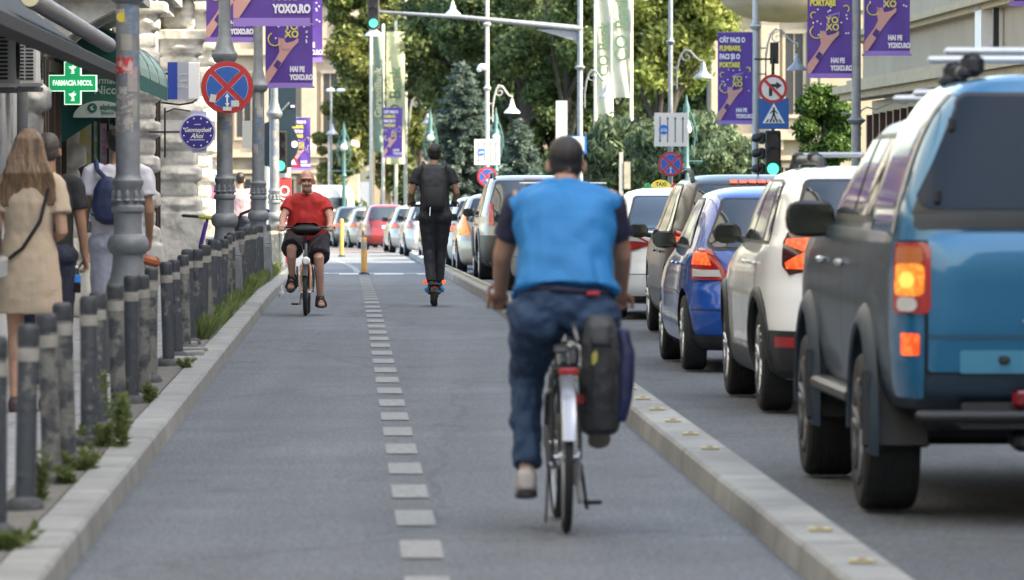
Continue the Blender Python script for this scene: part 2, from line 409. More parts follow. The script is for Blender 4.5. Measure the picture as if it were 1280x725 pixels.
# ---------------------------------------------------------------- old town house on the left
M_plaster = mat('white_plaster', (.46,.47,.48), .85, 0, .0, 1.6, .5, col2=(.34,.36,.38), thr=(.45, .75), bscale=7)
M_stone = mat('weathered_stone', (.54,.53,.5), .9, 0, .0, 3.5, .8, col2=(.22,.21,.195), thr=(.42, .72), bscale=9)
M_darkdoor = mat('dark_wood', (.05,.03,.022), .5, 0, .3, 8, .2, vscale=(1,1,.1))
M_shopglass = mat('shop_glass', (.05,.07,.08), .08, spec=1)
M_acw = mat('ac_casing', (.55,.56,.55), .5, 0, .08, 5)
UF = -3.3
def RB(mb, u0, u1, v0, v1, z0, z1):      # box in road coordinates
    P = [RD(u0, v0), RD(u1, v0), RD(u1, v1), RD(u0, v1)]
    zb = zg(v0)
    vs = [(p.x, p.y, zb+z0) for p in P]+[(p.x, p.y, zb+z1) for p in P]
    return mb.add(vs, [(0,3,2,1),(4,5,6,7),(0,1,5,4),(1,2,6,5),(2,3,7,6),(3,0,4,7)])
house = thing('town_house', 'weathered white stone town house with rusticated corner and shops along the left pavement', 'building', RD(UF-2, 60))
hl = house.location.copy()
def hb(mb, name, m, parent=None, smooth=False, **k):
    T = Matrix.Translation(-hl); mb.v = [tuple(T @ Vector(p)) for p in mb.v]
    return mb.build(name, m, parent or house, smooth, **k)
w = MB(); RB(w, UF-11, UF, -40, 93, .1, 15); hb(w, 'wall', M_plaster)
w = MB()
for z0, z1, d in ((4.1, 4.25, .25), (4.25, 4.45, .38), (8.2, 8.4, .3), (14.4, 15.1, .6)): RB(w, UF-.1, UF+d, 24.2, 93.1, z0, z1)
hb(w, 'cornice', M_stone)
def pilaster(v, width, proj, ztop=4.1, base=.55, seed=0):
    m = MB(); r = random.Random(seed); z = .12
    RB(m, UF-.05, UF+proj+.1, v-.06, v+width+.06, .1, .12+base)
    z = .12+base
    k = 0
    while z < ztop-.35:
        h = .25
        pr = proj+(.05 if k % 2 == 0 else -.02)
        # block with a rock face: bevelled, slightly uneven
        d = r.uniform(-.015, .015)
        i0 = len(m.v)
        P = RD(UF+pr/2, v+width/2, z+h/2)
        m.cbox(P, (pr, width+(.05 if k % 2 == 0 else 0), h-.03), Matrix.Rotation(ROADYAW+d, 3, 'Z'), .03)
        if k % 2 == 0:      # diamond boss on the street and viewer faces
            Q = RD(UF+pr/2, v-.03, z+h/2)
            m.add([Q+Vector((-pr*.4, 0, 0)), Q+Vector((0, 0, -h*.38)), Q+Vector((pr*.4, 0, 0)), Q+Vector((0, 0, h*.38)), Q+Vector((0, -.08, 0))], [(0,1,4),(1,2,4),(2,3,4),(3,0,4)])
        z += h; k += 1
    RB(m, UF-.05, UF+proj+.16, v-.1, v+width+.1, z, z+.16)
    # scroll console under the balcony
    c = RD(UF+proj*.45, v+width/2, z+.42); m.cbox(c, (proj*.9, width*.8, .52), Matrix.Rotation(ROADYAW, 3, 'Z'), .08)
    for q in (-.12, .02, .14): m.ball(c+Vector((proj*.3, -width*.4, q)), (proj*.22, .1, .085), 10, 8)
    RB(m, UF-.05, UF+proj+.32, v-.14, v+width+.14, z+.66, z+.8)
    T = Matrix.Translation(-hl); m.v = [tuple(T @ Vector(p)) for p in m.v]
    return remesh('pilaster', m, M_stone, house, .024, 1, .006, 9, seed)
pilaster(49.5, .6, .22, seed=1); pilaster(56.8, .55, .2, seed=2); pilaster(69.3, .7, .26, seed=3); pilaster(76.5, .8, .3, seed=5); pilaster(86.5, 1.1, .62, seed=7, base=1.0)
pilaster(91.6, 1.3, .72, seed=9, base=1.0)
# balcony slab on stone brackets over the pharmacy
w = MB(); RB(w, UF, UF+.95, 52.6, 56.4, 3.32, 3.46); RB(w, UF, UF+.85, 52.8, 56.2, 3.46, 3.56); hb(w, 'balcony_slab', M_stone)
w = MB()
for v in (52.8, 54.3, 55.8):
    P = [(UF, 2.75), (UF+.12, 2.78), (UF+.3, 2.95), (UF+.55, 3.1), (UF+.75, 3.2), (UF+.78, 3.32), (UF, 3.32)]
    w = MB(); c = RD(0, v); m2 = [(c.x+a, b_) for a, b_ in P]; w.prism(m2, v, v+.3); hb(w, 'balcony_bracket', M_stone)
# openings: shop doors and windows
w = MB()
for v0, v1, z0, z1 in ((50.9, 52.4, .14, 2.9), (52.9, 56.3, .14, 2.6), (59, 61.4, .14, 2.7), (62.2, 67.8, .5, 2.7), (71.2, 75.4, .5, 3.2), (78.4, 84.8, .6, 3.1)):
    w = MB(); RB(w, UF-.02, UF+.012, v0, v1, z0, z1); hb(w, 'shop_window', M_shopglass)
for v0, v1, z0, z1 in ((50.9, 52.4, .14, 2.9), (52.9, 56.3, .14, 2.6), (59, 61.4, .14, 2.7), (62.2, 67.8, .5, 2.7), (71.2, 75.4, .5, 3.2), (78.4, 84.8, .6, 3.1)):
    w = MB(); n = max(1, round((v1-v0)/1.2))
    for i in range(n+1):
        v = v0+(v1-v0)*i/n; RB(w, UF-.02, UF+.09, v-.06, v+.06, z0, z1)
    RB(w, UF-.02, UF+.1, v0-.08, v1+.08, z1, z1+.12)
    RB(w, UF-.02, UF+.1, v0, v1, z0-.05, z0+.05); hb(w, 'shop_frame', M_darkdoor)
# display panels that stand out from the pharmacy front
posters = [(.5,.12,.1), (.1,.3,.5), (.5,.45,.15), (.15,.4,.2), (.45,.2,.4), (.5,.5,.5)]
for i, v in enumerate((57.9, 59.3, 61.6, 63.2, 65.0, 66.8)):
    w = MB(); RB(w, UF+.02, UF+.3, v, v+.05, .35, 2.3); o = hb(w, 'window_panel', M_shopglass)
    w = MB(); 
    for k in range(3): w.mi = (i+k) % 6; RB(w, UF+.05, UF+.27, v-.006, v, .5+k*.6, .98+k*.6)
    hb(w, 'display_poster', [mat('poster_%d' % j, c, .6, 0, .0, 12, 0, col2=(.5,.5,.48), thr=(.45, .6)) for j, c in enumerate(posters)])
# drain pipe
w = MB(); w.tube([RD(UF+.12, 68.4, .1)-hl+hl, RD(UF+.12, 68.4, 8)], .06, 10); hb(w, 'drain_pipe', M_lampgrey, smooth=True)
w = MB(); w.tube([RD(UF+.09, 48.6, .1), RD(UF+.09, 48.6, 8)], .05, 10); hb(w, 'drain_pipe', M_lampgrey, smooth=True)

def ac_unit(u, v, z, label, sc=1):
    t = thing('air_conditioner', label, 'air conditioner', RD(u, v, z), ROADYAW+R(0), 'air conditioning units on the left house')
    w_, d, h = .3*sc, .8*sc, .56*sc
    m = MB(); m.cbox((0, d/2, h/2), (w_, d, h), None, .03); m.build('casing', M_acw, t, 30)
    m = MB()      # side louvres towards the viewer and fan guard towards the street
    for i in range(12): m.box(-w_*.36, -.006, h*(.12+.065*i), -w_*.02, .0, h*(.12+.065*i)+h*.035)
    for i in range(12): m.box(w_*.03, -.006, h*(.12+.065*i), w_*.3, .0, h*(.12+.065*i)+h*.035)
    m.build('louvre', M_black, t)
    m = MB()
    for rr in (.05, .1, .15, .2): m.lathe([(rr*sc, w_/2), (rr*sc, w_/2+.012), (rr*sc+.008, w_/2+.012), (rr*sc+.008, w_/2)], (0, d/2, h/2), 18, 'x', False)
    m.build('fan_guard', M_black, t)
    for y in (.08, d-.12): m = MB(); m.box(-w_/2-.08, y, -.04, w_/2, y+.04, .0); m.build('bracket', M_lampgrey, t)
    return t
ac_unit(UF+.17, 47.6, 2.37, 'white air conditioner with slatted side on the wall under the dark awning', .85)
ac_unit(UF+.19, 43.6, 2.3, 'white air conditioner cut off by the left edge of the photo', .9)
ac_unit(UF+.78, 88.3, .28, 'small air conditioner at pavement level by the bright stone corner', .85)

# dark awning bars along the front, top left
M_awn = mat('dark_awning', (.028,.028,.032), .75, 0, .25, 6, .2)
M_awn2 = mat('grey_awning_cassette', (.24,.24,.26), .5, 0, .12, 5)
M_cream = mat('cream_canvas', (.33,.31,.25), .8, 0, .15, 5)
t = thing('shop_awning', 'long dark grey folding awning with a pale round ended cassette above the left pavement', 'awning', RD(-2.6, 34, 2.5))
def loc(mb, t):
    T = Matrix.Translation(-t.location); mb.v = [tuple(T @ Vector(p)) for p in mb.v]; return mb
m = MB(); m.tube([RD(-2.5, 28, 2.56), RD(-2.5, 52.5, 2.56)], .085, 6, False); loc(m, t).build('front_bar', M_awn, t)
m = MB(); m.tube([RD(-2.52, 38, 2.83), RD(-2.52, 50.5, 2.8)], .07, 16, False); loc(m, t).build('cassette', M_awn2, t, 40)
m = MB(); m.tube([RD(-2.52, 37.9, 2.83), RD(-2.52, 37.99, 2.83)], .062, 16, False); loc(m, t).build('end_cap', mat('cream_cap', (.62,.58,.38), .6), t, 40)
m = MB()
P = [RD(UF+.02, 30, 3.2), RD(-2.55, 30, 2.66), RD(-2.55, 47, 2.66), RD(UF+.02, 47, 3.2)]
m.quad(*P); m.quad(*[p-Vector((0, 0, .02)) for p in P]); loc(m, t).build('canvas', M_awn, t, fix=False)
m = MB()
for v in (31,): m.tube([RD(UF, v, 2.62), RD(-2.9, v+1.5, 2.5), RD(-2.5, v+.3, 2.55)], .03, 8)
loc(m, t).build('folding_arm', M_awn, t, True)
m = MB()
for k in range(5): m.tube([RD(-2.5, 49+.7*k, 2.5), RD(-2.75, 49.4+.7*k, 2.64)], .014, 6)
m.tube([RD(-2.75, 49.3, 2.66), RD(-2.75, 52.6, 2.66)], .02, 6); loc(m, t).build('lattice_arm', M_steel, t)

# green quarter-round pharmacy awning
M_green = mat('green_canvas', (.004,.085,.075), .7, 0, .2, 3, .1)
M_green2 = mat('green_canvas_lit_top', (.2,.31,.28), .6, 0, .12, 3, .1)  # paler copy of the canvas: light on the awning top put into colour
t = thing('pharmacy_awning', 'rounded green awning over the pharmacy front behind the lit cross', 'awning', RD(UF, 55, 2.6))
ua, ub, z0, z1 = UF+.01, -2.42, 2.62, 3.2
prof = [(ua+(ub-ua)*math.sin(R(a)), z0+(z1-z0)*math.cos(R(a))) for a in range(0, 91, 9)]
m = MB()
for vv in (55.4, 64): m.add([RD(ua, vv, z0)]+[RD(u, vv, z) for u, z in prof], [tuple(range(len(prof)+1))])
m.quad(RD(ub, 55.4, z0-.16), RD(ub, 64, z0-.16), RD(ub, 64, z0), RD(ub, 55.4, z0))
m.quad(RD(ua, 55.38, z0-.75), RD(ua+.5, 55.38, z0-.42), RD(ub, 55.38, z0), RD(ua, 55.38, z0)); loc(m, t).build('side_panel', M_green, t, fix=False)
m = MB()
for (a, b_), (c, d) in zip(prof[:-1], prof[1:]): m.quad(RD(a, 55.4, b_), RD(a, 64, b_), RD(c, 64, d), RD(c, 55.4, d))
loc(m, t).build('canopy_top', M_green2, t, fix=False, smooth=True)
m = MB()
for a in (0, 30, 60, 90):
    q = [RD(ua+(ub-ua)*math.sin(R(x)), 55.4+a/90*8.6, z0+(z1-z0)*math.cos(R(x))+.005) for x in range(0, 91, 15)]; m.tube(q, .013, 6)
loc(m, t).build('awning_rib', M_lampgrey, t)

# lit pharmacy cross
M_gr = mat('cross_green', (.0,.25,.09), .4, emit=(.0,.42,.16), es=.10)
M_wl = mat('cross_white_light', (.6,.8,.7), .4, emit=(.75,1,.85), es=.16)
t = thing('pharmacy_cross', 'lit green pharmacy cross reading FARMACIA NICOL beside the awning', 'sign', PX(91, 104, 53)); U = 53/F
def cr(a, bq): return [(-a, -bq), (a, -bq), (a, bq), (-a, bq)]
def cross_poly(a, b_, c): return [(-c,-b_),(c,-b_),(c,-c*.98),(a,-c*.98),(a,c*.98),(c,c*.98),(c,b_),(-c,b_),(-c,c*.98),(-a,c*.98),(-a,-c*.98),(-c,-c*.98)]
m = MB(); m.prism(cross_poly(30*U, 27*U, 10.5*U), 0, .1); m.build('case', M_wl, t)
m = MB(); m.prism(cross_poly(28.8*U, 25.8*U, 9.3*U), -.006, -.001); m.build('green_face', M_gr, t)
text('FARMACIA NICOL', .07, M_wl, t, (0, -.012, 0), xs=.68, bold=.003)
for dz in (17, -17):     # bowl and snake emblem
    m = MB(); m.prism([(-5*U, 4*U), (5*U, 4*U), (3.4*U, 1.2*U), (1*U, 0), (1*U, -4*U), (3*U, -5.2*U), (-3*U, -5.2*U), (-1*U, -4*U), (-1*U, 0), (-3.4*U, 1.2*U)], -.012, -.007)
    m.tube([Vector((math.sin(k*1.1)*2.2*U, -.012, (-5+k*1.6)*U)) for k in range(8)], .6*U, 6)
    o = m.build('bowl_emblem', M_wl, t); o.location = (0, 0, dz*U)
m = MB(); m.tube([(0, .1, 0), (-.35, .35, .0)], .02, 8); m.build('bracket', M_black, t)
# hanging board with the shop name
M_bgreen = mat('board_green', (.004,.085,.05), .5, 0, .1, 3)
Y = 55.2; U = Y/F
t = thing('pharmacy_sign_board', 'dark green board lettered Farmacia Nicol with a pale half oval below', 'sign', PX(126, 114, Y))
m = MB(); m.prism([(-28*U, -18*U), (30*U, -18*U), (30*U, 32*U), (-28*U, 32*U)], 0, .06); m.build('board', M_bgreen, t)
text('Farmacia', .098, mat('board_letters', (.3,.36,.33), .5), t, (7*U, -.004, 13*U), xs=.9, bold=.001)
text('Nicol', .125, mat('board_letters', (.3,.36,.33), .5), t, (8*U, -.004, 1*U), xs=.95, bold=.002)
m = MB(); m.prism([(34*U*math.cos(R(a)), -33*U+21*U*math.sin(R(a))) for a in range(0, 181, 12)], -.03, -.006); m.build('oval_panel', mat('oval_grey', (.36,.42,.4), .5), t)
text('alphega', .075, M_bgreen, t, (12*U, -.036, -20*U), xs=.9, bold=.002)
text('farmacie', .04, M_bgreen, t, (9*U, -.036, -27*U), xs=.9)
m = MB(); m.lathe([(0, 0), (6*U, 0), (6*U, .005), (0, .005)], (-10*U, -.037, -21*U), 18, 'y'); m.build('round_mark', M_bgreen, t)
m = MB(); m.prism([(-13*U, -20*U), (-8*U, -17.5*U), (-10*U, -21*U), (-7*U, -23*U), (-11*U, -24.5*U)], -.046, -.04); m.build('bird_mark', mat('oval_grey', (.36,.42,.4), .5), t)

# blue and white box sign, round violet sign
M_bsign = mat('box_sign_blue', (.012,.05,.33), .5); M_gsign = mat('box_sign_grey', (.33,.35,.42), .5)
Y = 75; U = Y/F
t = thing('projecting_box_sign', 'blue, grey and white box sign fixed to the stone facade', 'sign', PX(230, 101, Y), R(4))
m = MB(); m.cbox((0, .1, 0), (40*U, .2, 46*U), None, .01); m.build('box', mat('box_white', (.75,.76,.78), .5), t)
m = MB(); m.box(-20.2*U, -.004, -23.2*U, -8*U, .2, 23.2*U); m.build('blue_panel', M_bsign, t)
m = MB(); m.box(-8*U, -.006, -23*U, 6*U, .0, 23*U); m.build('grey_panel', M_gsign, t)
for k, s_ in enumerate(('centru', 'optica', 'medical')): text(s_, .055, M_white, t, (-1*U, -.01, (8-8*k)*U), xs=.8)
m = MB(); m.tube([(-.3, .1, -.3), (-.05, .1, -.33), (.12, .1, -.3), (.17, .1, -.26)], .012, 6); m.tube([(-.5, .1, .1), (-.2, .1, .1)], .015, 6); m.build('bracket', M_black, t)
Y = 70; U = Y/F
t = thing('round_hanging_sign', 'round violet sign with a ring of white dots hanging from an iron bracket', 'sign', PX(247, 165, Y))
M_vio = mat('violet_sign', (.03,.022,.21), .45)
m = MB(); m.lathe([(0, 0), (22*U, 0), (22.5*U, .01), (22.5*U, .04), (22*U, .05), (0, .05)], (0, 0, 0), 36, 'y'); m.build('disc', mat('violet_rim', (.42,.42,.62), .5), t)
m = MB(); m.lathe([(0, -.006), (20.3*U, -.006), (20.3*U, -.001), (0, -.001)], (0, 0, 0), 36, 'y'); m.build('violet_face', M_vio, t)
m = MB()
for k in range(12): m.lathe([(0, -.012), (1.1*U, -.012), (1.1*U, -.007), (0, -.007)], (17.4*U*math.sin(R(15+30*k)), 0, 17.4*U*math.cos(R(15+30*k))), 8, 'y')
m.build('dot', M_white, t)
text('Gemmayzhein', .082, M_white, t, (0, -.012, 2.5*U), xs=.72, bold=.0015, shear=.35)
text('Ahoi', .09, M_white, t, (-1*U, -.012, -5*U), xs=.9, bold=.0015, shear=.35)
m = MB(); m.box(-10*U, -.012, -10.2*U, 9*U, -.008, -9.4*U); m.box(-4*U, -.012, 9*U, 4*U, -.008, 9.8*U); m.build('underline', M_white, t)
m = MB(); m.box(-7*U, .03, -26*U, 11*U, .055, 26*U); m.build('backing_plate', mat('violet_rim', (.42,.42,.62), .5), t)
m = MB(); m.tube([(-.62, .02, 0), (-22*U, .02, 0)], .012, 6)
m.tube([(-.42, .02, -.32), (-.42, .02, .3)], .014, 6); m.tube([(-.42, .02, .25), (-.3, .02, .3), (-.1, .02, .27)], .01, 6); m.build('iron_bracket', M_black, t, True)
# ---------------------------------------------------------------- right-hand houses
M_beige = mat('beige_render', (.34,.28,.21), .9, 0, .09, .7, .25, bscale=12)
M_cornice = mat('cornice_stone', (.38,.3,.19), .85, 0, .15, 3, .3)
def rb(t, name, m, boxes, smooth=False):
    w = MB()
    for b_ in boxes: RB(w, *b_)
    return loc(w, t).build(name, m, t, smooth)
t = thing('corner_house', 'beige house with a heavy cornice over dark brown shop fronts on the right', 'building', RD(14, 110))
rb(t, 'wall', M_beige, [(11.55, 24, 84, 125, 3.75, 11.8)])
rb(t, 'cornice', M_cornice, [(10.9, 11.6, 84, 125.6, 3.55, 3.72), (11.05, 11.6, 84, 125.4, 3.4, 3.55), (11.2, 11.6, 84, 125.3, 3.72, 3.86), (11.3, 11.6, 84, 125.2, 4.72, 4.82), (11.15, 11.6, 84, 125.3, 4.82, 4.95), (11.0, 11.6, 84, 125.4, 11.6, 11.9)])
m = MB(); m.tube([RD(11.02, 84.5+2*i, 3.42+.05*math.sin(i*2.3)) for i in range(21)], .018, 6); loc(m, t).build('light_cable', M_black, t, True)
for b_ in ((11.3, 11.62, 99.6, 100.6, 3.9, 11.5), (11.42, 11.62, 92, 92.8, 3.9, 11.5)): rb(t, 'pilaster', M_white, [b_])
rb(t, 'drain_pipe', M_black, [(11.36, 11.46, 98.2, 98.35, 3.9, 12)])
rb(t, 'shop_front', mat('shop_dark', (.02,.017,.016), .3), [(11.75, 23.9, 84.1, 124.9, .1, 3.4)])
for i in range(27): rb(t, 'shop_column', mat('brown_frame', (.1,.04,.03), .4, 0, .1), [(11.5, 11.74, 84.5+1.5*i, 84.7+1.5*i, .1, 3.4)])
# taller block nearer the camera (it shades the street)
t = thing('tall_house', 'tall beige house continuing the right side of the street towards the viewer', 'building', RD(14, 40))
rb(t, 'wall', M_beige, [(11.55, 24, -120, 83.2, .1, 17.5)])
for i in range(14, 24):
    for z in (1.2, 5, 8.6, 12.2): o = rb(t, 'window', M_shopglass, [(11.52, 11.56, -16+4*i, -14.4+4*i, z, z+1.9)]); rb(t, 'window_sill', M_cornice, [(11.4, 11.52, -16.15+4*i, -14.25+4*i, z-.16, z-.02)])
t = thing('added_end_house', 'added unseen beige block behind the viewer that darkens reflections', 'building', (0, -160, 0)); m = MB(); m.box(-40, -12, 0, 40, 0, 17); m.build('wall', M_beige, t)  # unseen block added behind the camera to darken reflections of the sky
for i in range(12):
    for z in (2, 6, 10): m = MB(); m.box(-22+4*i, .0, z, -20.3+4*i, .05, z+2.2); m.build('window', M_shopglass, t)
# rounded canopy of the next house
t = thing('round_canopy', 'wide rounded concrete canopy jutting out above the far right pavement', 'canopy', PX(985, 5, 150)); U = 150/F
m = MB(); rings = []
for r, z in ((20, -23), (40, -21), (60, -15), (76, -6), (82, 0), (84, 6)):
    rings.append([Vector((r*U*math.cos(R(a)), r*U*math.sin(R(a)), z*U)) for a in range(0, 360, 10)])
m.loft(rings); m.build('underside', mat('canopy_render', (.3,.25,.19), .85, 0, .15, 2), t, 40)
m = MB(); m.lathe([(84*U, 6*U), (87*U, 6*U), (87*U, 16*U), (80*U, 16*U), (.01, 18*U)], (0, 0, 0), 40, 'z', True); m.build('rim', mat('canopy_rim', (.1,.075,.06), .7), t)
m = MB(); m.box(.9, .2, -6, 2.6, 1.6, -.3); m.build('support_wall', M_beige, t)
# classical stone buildings closing the street
M_cstone = mat('pale_classical_stone', (.36,.30,.235), .9, 0, .14, 1.2, .4, bscale=5)
M_win = mat('far_window', (.035,.035,.04), .2)
def classical(name, label, x0, x1, Y, px0, n, seed):
    zb = zg(Y)-.2
    t = thing(name, label, 'building', ((x0+x1)/2, Y, zb)); w2 = (x1-x0)/2
    m = MB(); m.box(-w2, 0, 0, w2, 14, 15); m.build('wall', M_cstone, t)
    m = MB(); s = (2*w2)/n
    for i in range(n+1): 
        x = -w2+i*s; m.cbox((x, -.15, 6), (.75, .3, 12), None, .04); m.box(x-.55, -.4, 4.0, x+.55, -.02, 4.4); m.box(x-.5, -.35, 0, x+.5, -.02, 1.3)
        m.ball((x, -.3, 4.9), (.3, .2, .42), 10, 8)
    m.build('pilaster', M_cstone, t, 35)
    m = MB()
    for z, h, d in ((3.6, .18, .35), (4.4, .25, .5), (9.5, .3, .5), (12.4, .7, .8), (.9, .12, .2)): m.box(-w2, -d, z, w2, -.01, z+h)
    m.build('cornice', M_cstone, t)
    m = MB()
    for r_ in range(16): m.box(-w2, -.035, 1.0+r_*.17*1.0, w2, -.005, 1.0+r_*.17+.135)
    m.build('rustication', M_cstone, t)
    for i in range(n):
        x = -w2+(i+.5)*s
        for z, h in ((1.4, 1.9), (5.4, 3.2)):
            m = MB(); m.box(x-.34, -.07, z, x+.34, -.04, z+h); o = m.build('window', M_win, t)
            m = MB(); m.box(x-.46, -.16, z-.14, x+.46, -.05, z); m.box(x-.48, -.2, z+h, x+.48, -.05, z+h+.16)
            m.box(x-.46, -.14, z, x-.35, -.05, z+h); m.box(x+.35, -.14, z, x+.46, -.05, z+h); m.box(x-.02, -.09, z, x+.02, -.071, z+h); m.build('frame', M_cstone, o)
    return t
classical('classical_building', 'ornate beige stone building behind the left street lamps', -21, -8.0, 272, 0, 6, 1)
classical('classical_building', 'beige classical stone building right of the crossing sign', 8.2, 18, 215, 0, 5, 2)
classical('classical_building', 'pale building glimpsed through gaps in the park trees', -7.5, 8, 300, 0, 6, 3)

# ---------------------------------------------------------------- vegetation
def leafmat(name, c1, c2, isl=.45):
    m = mat(name, c1, .55, 0, 0, .5, 0, col2=c2, thr=(.38, .66), island=isl, spec=.3)
    b = m.node_tree.nodes['Principled BSDF']; t = m.node_tree
    # thin leaves let some light through
    tr = t.nodes.new('ShaderNodeBsdfTranslucent'); mx = t.nodes.new('ShaderNodeMixShader'); mx.inputs[0].default_value = .35
    src = b.inputs['Base Color'].links[0].from_socket; t.links.new(src, tr.inputs[0])
    out = t.nodes['Material Output']; t.links.new(b.outputs[0], mx.inputs[1]); t.links.new(tr.outputs[0], mx.inputs[2]); t.links.new(mx.outputs[0], out.inputs[0])
    return m
def leaves(clumps, n, size, seed, droop=0., elong=1.6, shell=.55, flat=0.):
    """n leaf faces spread through ellipsoid clumps [(cx,cy,cz,rx,ry,rz)]"""
    g = np.random.default_rng(seed); c = np.array(clumps, float); vol = c[:, 3]*c[:, 4]*c[:, 5]; vol = vol**(.7); p = vol/vol.sum()
    k = g.choice(len(c), n, p=p); d = g.normal(size=(n, 3)); d /= np.linalg.norm(d, axis=1)[:, None]
    r = (shell+(1-shell)*g.random(n))**1.0; r *= 1+.12*g.normal(size=n)
    P = c[k, :3]+d*c[k, 3:]*r[:, None]
    # local density: drop leaves where a coarse noise is low -> gaps
    q = np.sin(P[:, 0]*2.1+seed)+np.sin(P[:, 1]*1.7+1.3)+np.sin(P[:, 2]*2.6+.7*P[:, 0])+g.normal(size=n)*.8
    P = P[q > -1.0]; d = d[q > -1.0]; n = len(P)
    a = g.normal(size=(n, 3)); a[:, 2] -= droop; a /= np.linalg.norm(a, axis=1)[:, None]
    nn = d*.8+g.normal(size=(n, 3))*.7+np.array([0, 0, flat]); b_ = np.cross(a, nn); b_ /= np.linalg.norm(b_, axis=1)[:, None]+1e-9
    s = size*(.6+.8*g.random(n))[:, None]
    V = np.stack([P-a*s*elong/2, P+b_*s/2*.8-a*s*.1, P+a*s*elong/2, P-b_*s/2*.8-a*s*.1], 1).reshape(-1, 3)
    return V, n
def leafmesh(name, V, n, m):
    me = bpy.data.meshes.new(name); me.vertices.add(4*n); me.vertices.foreach_set('co', V.ravel())
    me.loops.add(4*n); me.loops.foreach_set('vertex_index', np.arange(4*n, dtype=np.int32))
    me.polygons.add(n); me.polygons.foreach_set('loop_start', np.arange(0, 4*n, 4, dtype=np.int32))
    me.materials.append(m); me.update(calc_edges=True); me.validate(); return me
M_bark = mat('bark', (.075,.06,.045), .9, 0, .3, 6, .7, vscale=(1,1,.3))
M_barkd = mat('dark_bark', (.035,.03,.026), .9, 0, .3, 6, .7, vscale=(1,1,.3))
def rclumps(r, n, box, rr, zsq=.75):
    x0, x1, y0, y1, z0, z1 = box; out = []
    for i in range(n):
        t = r.random(); s = r.uniform(*rr)
        # keep inside a rounded volume
        for _ in range(20):
            x, y, z = r.uniform(-1, 1), r.uniform(-1, 1), r.uniform(-1, 1)
            if x*x+y*y+z*z < 1: break
        out.append(((x0+x1)/2+x*(x1-x0)/2, (y0+y1)/2+y*(y1-y0)/2, (z0+z1)/2+z*(z1-z0)/2, s, s, s*zsq))
    return out
def tree(label, px, Y, top, bot, width, trunk_px=None, m=None, n=14000, size=.2, seed=1, cat='tree', name='leafy_tree', nclump=26, droop=0., rr=(.6, 1.3), trunk_r=.22, bark=None, lean=0., group='park trees behind the traffic', depth=None, elong=1.6):
    x = (px-640)/F*Y; base = zg(Y)-.1
    ztop = H0-(top-HOR)/F*Y; zbot = max(base+.1, H0-(bot-HOR)/F*Y); wd = width/F*Y
    t = thing(name, label, cat, (x, Y, base), 0, group); r = random.Random(seed); dp = depth or wd*.8
    n = int(n*1.7); size *= .78
    cl = rclumps(r, int(nclump*1.25), (-wd/2, wd/2, -dp/2, dp/2, zbot-base+.5, ztop-base-.4), rr)
    V, k = leaves(cl, n, size, seed, droop, elong); link('crown', leafmesh('crown', V, k, m), t)
    mb = MB(); hgt = (ztop-base)*.72; tx = ((trunk_px-640)/F*Y-x) if trunk_px else 0
    base_p = Vector((tx-lean*.5, -.1, 0)); top_p = Vector((tx*.6+lean, 0, hgt))
    pts = [base_p.lerp(top_p, i/6)+Vector((math.sin(i*1.7+seed)*.08, 0, 0)) for i in range(7)]
    mb.tube(pts, [trunk_r*(1.25-.95*i/6) for i in range(7)], 10)
    mb.build('trunk', bark or M_bark, t, True)
    mb = MB()
    for c in cl[:12]:
        s = pts[r.randrange(2, 6)]; e = Vector(c[:3]); mid = s.lerp(e, .5)+Vector((0, 0, -.15))
        mb.tube([s, mid, e], [trunk_r*.4, trunk_r*.25, trunk_r*.1], 7)
    mb.build('limb', bark or M_bark, t, True)
    return t
L_yel = leafmat('yellow_green_leaves', (.08,.115,.03), (.175,.185,.055))
L_dark = leafmat('dark_green_leaves', (.042,.075,.03), (.095,.135,.05))
L_mid = leafmat('mid_green_leaves', (.055,.09,.03), (.12,.155,.055))
L_bri = leafmat('bright_green_leaves', (.1,.15,.035), (.24,.26,.07))
L_ivy = leafmat('ivy_leaves', (.05,.1,.02), (.09,.15,.03))
L_bush = leafmat('willowy_bush_leaves', (.065,.1,.055), (.125,.165,.085))
L_spr = leafmat('blue_spruce_needles', (.06,.092,.075), (.125,.165,.145), .35)
tree('tall linden with yellow green leaves behind the white flagpoles', 452, 250, -60, 195, 92, m=L_yel, n=22000, size=.22, seed=3, nclump=40, rr=(.5, .95), trunk_r=.1, trunk_px=468)
tree('yellow green linden filling the gap left of the spruce', 525, 258, -80, 195, 120, m=L_yel, n=22000, size=.23, seed=5, nclump=38, rr=(.6, 1.1), trunk_r=.2)
tree('dark green tree with a dark trunk right of the spruce top', 640, 228, -90, 130, 190, trunk_px=657, m=L_dark, n=26000, size=.2, seed=8, nclump=34, rr=(.6, 1.1), trunk_r=.3, bark=M_barkd)
tree('broad dark tree above the taxi at the centre of the park', 735, 215, -80, 175, 200, trunk_px=700, m=L_mid, n=24000, size=.2, seed=9, nclump=34, rr=(.6, 1.2), trunk_r=.28, bark=M_barkd)
tree('sunlit bright green tree with a leaning trunk right of the bank banners', 850, 198, -70, 140, 150, trunk_px=812, m=L_bri, n=26000, size=.19, seed=12, nclump=34, rr=(.5, 1.0), trunk_r=.3, bark=M_barkd, lean=1.1)
tree('deep green tree behind the mast arm of the traffic light', 580, 235, -60, 150, 200, m=L_mid, n=16000, size=.24, seed=14, nclump=26, rr=(.8, 1.5), trunk_r=.3, bark=M_barkd)
tree('low dark tree in the park shade between spruce and bushes', 690, 240, 60, 250, 180, m=L_dark, n=14000, size=.22, seed=17, nclump=24, rr=(.6, 1.2), trunk_r=.2, bark=M_barkd)
tree('dark leafy tree behind the right bushes', 880, 232, 40, 240, 120, m=L_dark, n=12000, size=.22, seed=18, nclump=22, rr=(.6, 1.2), trunk_r=.2, bark=M_barkd)
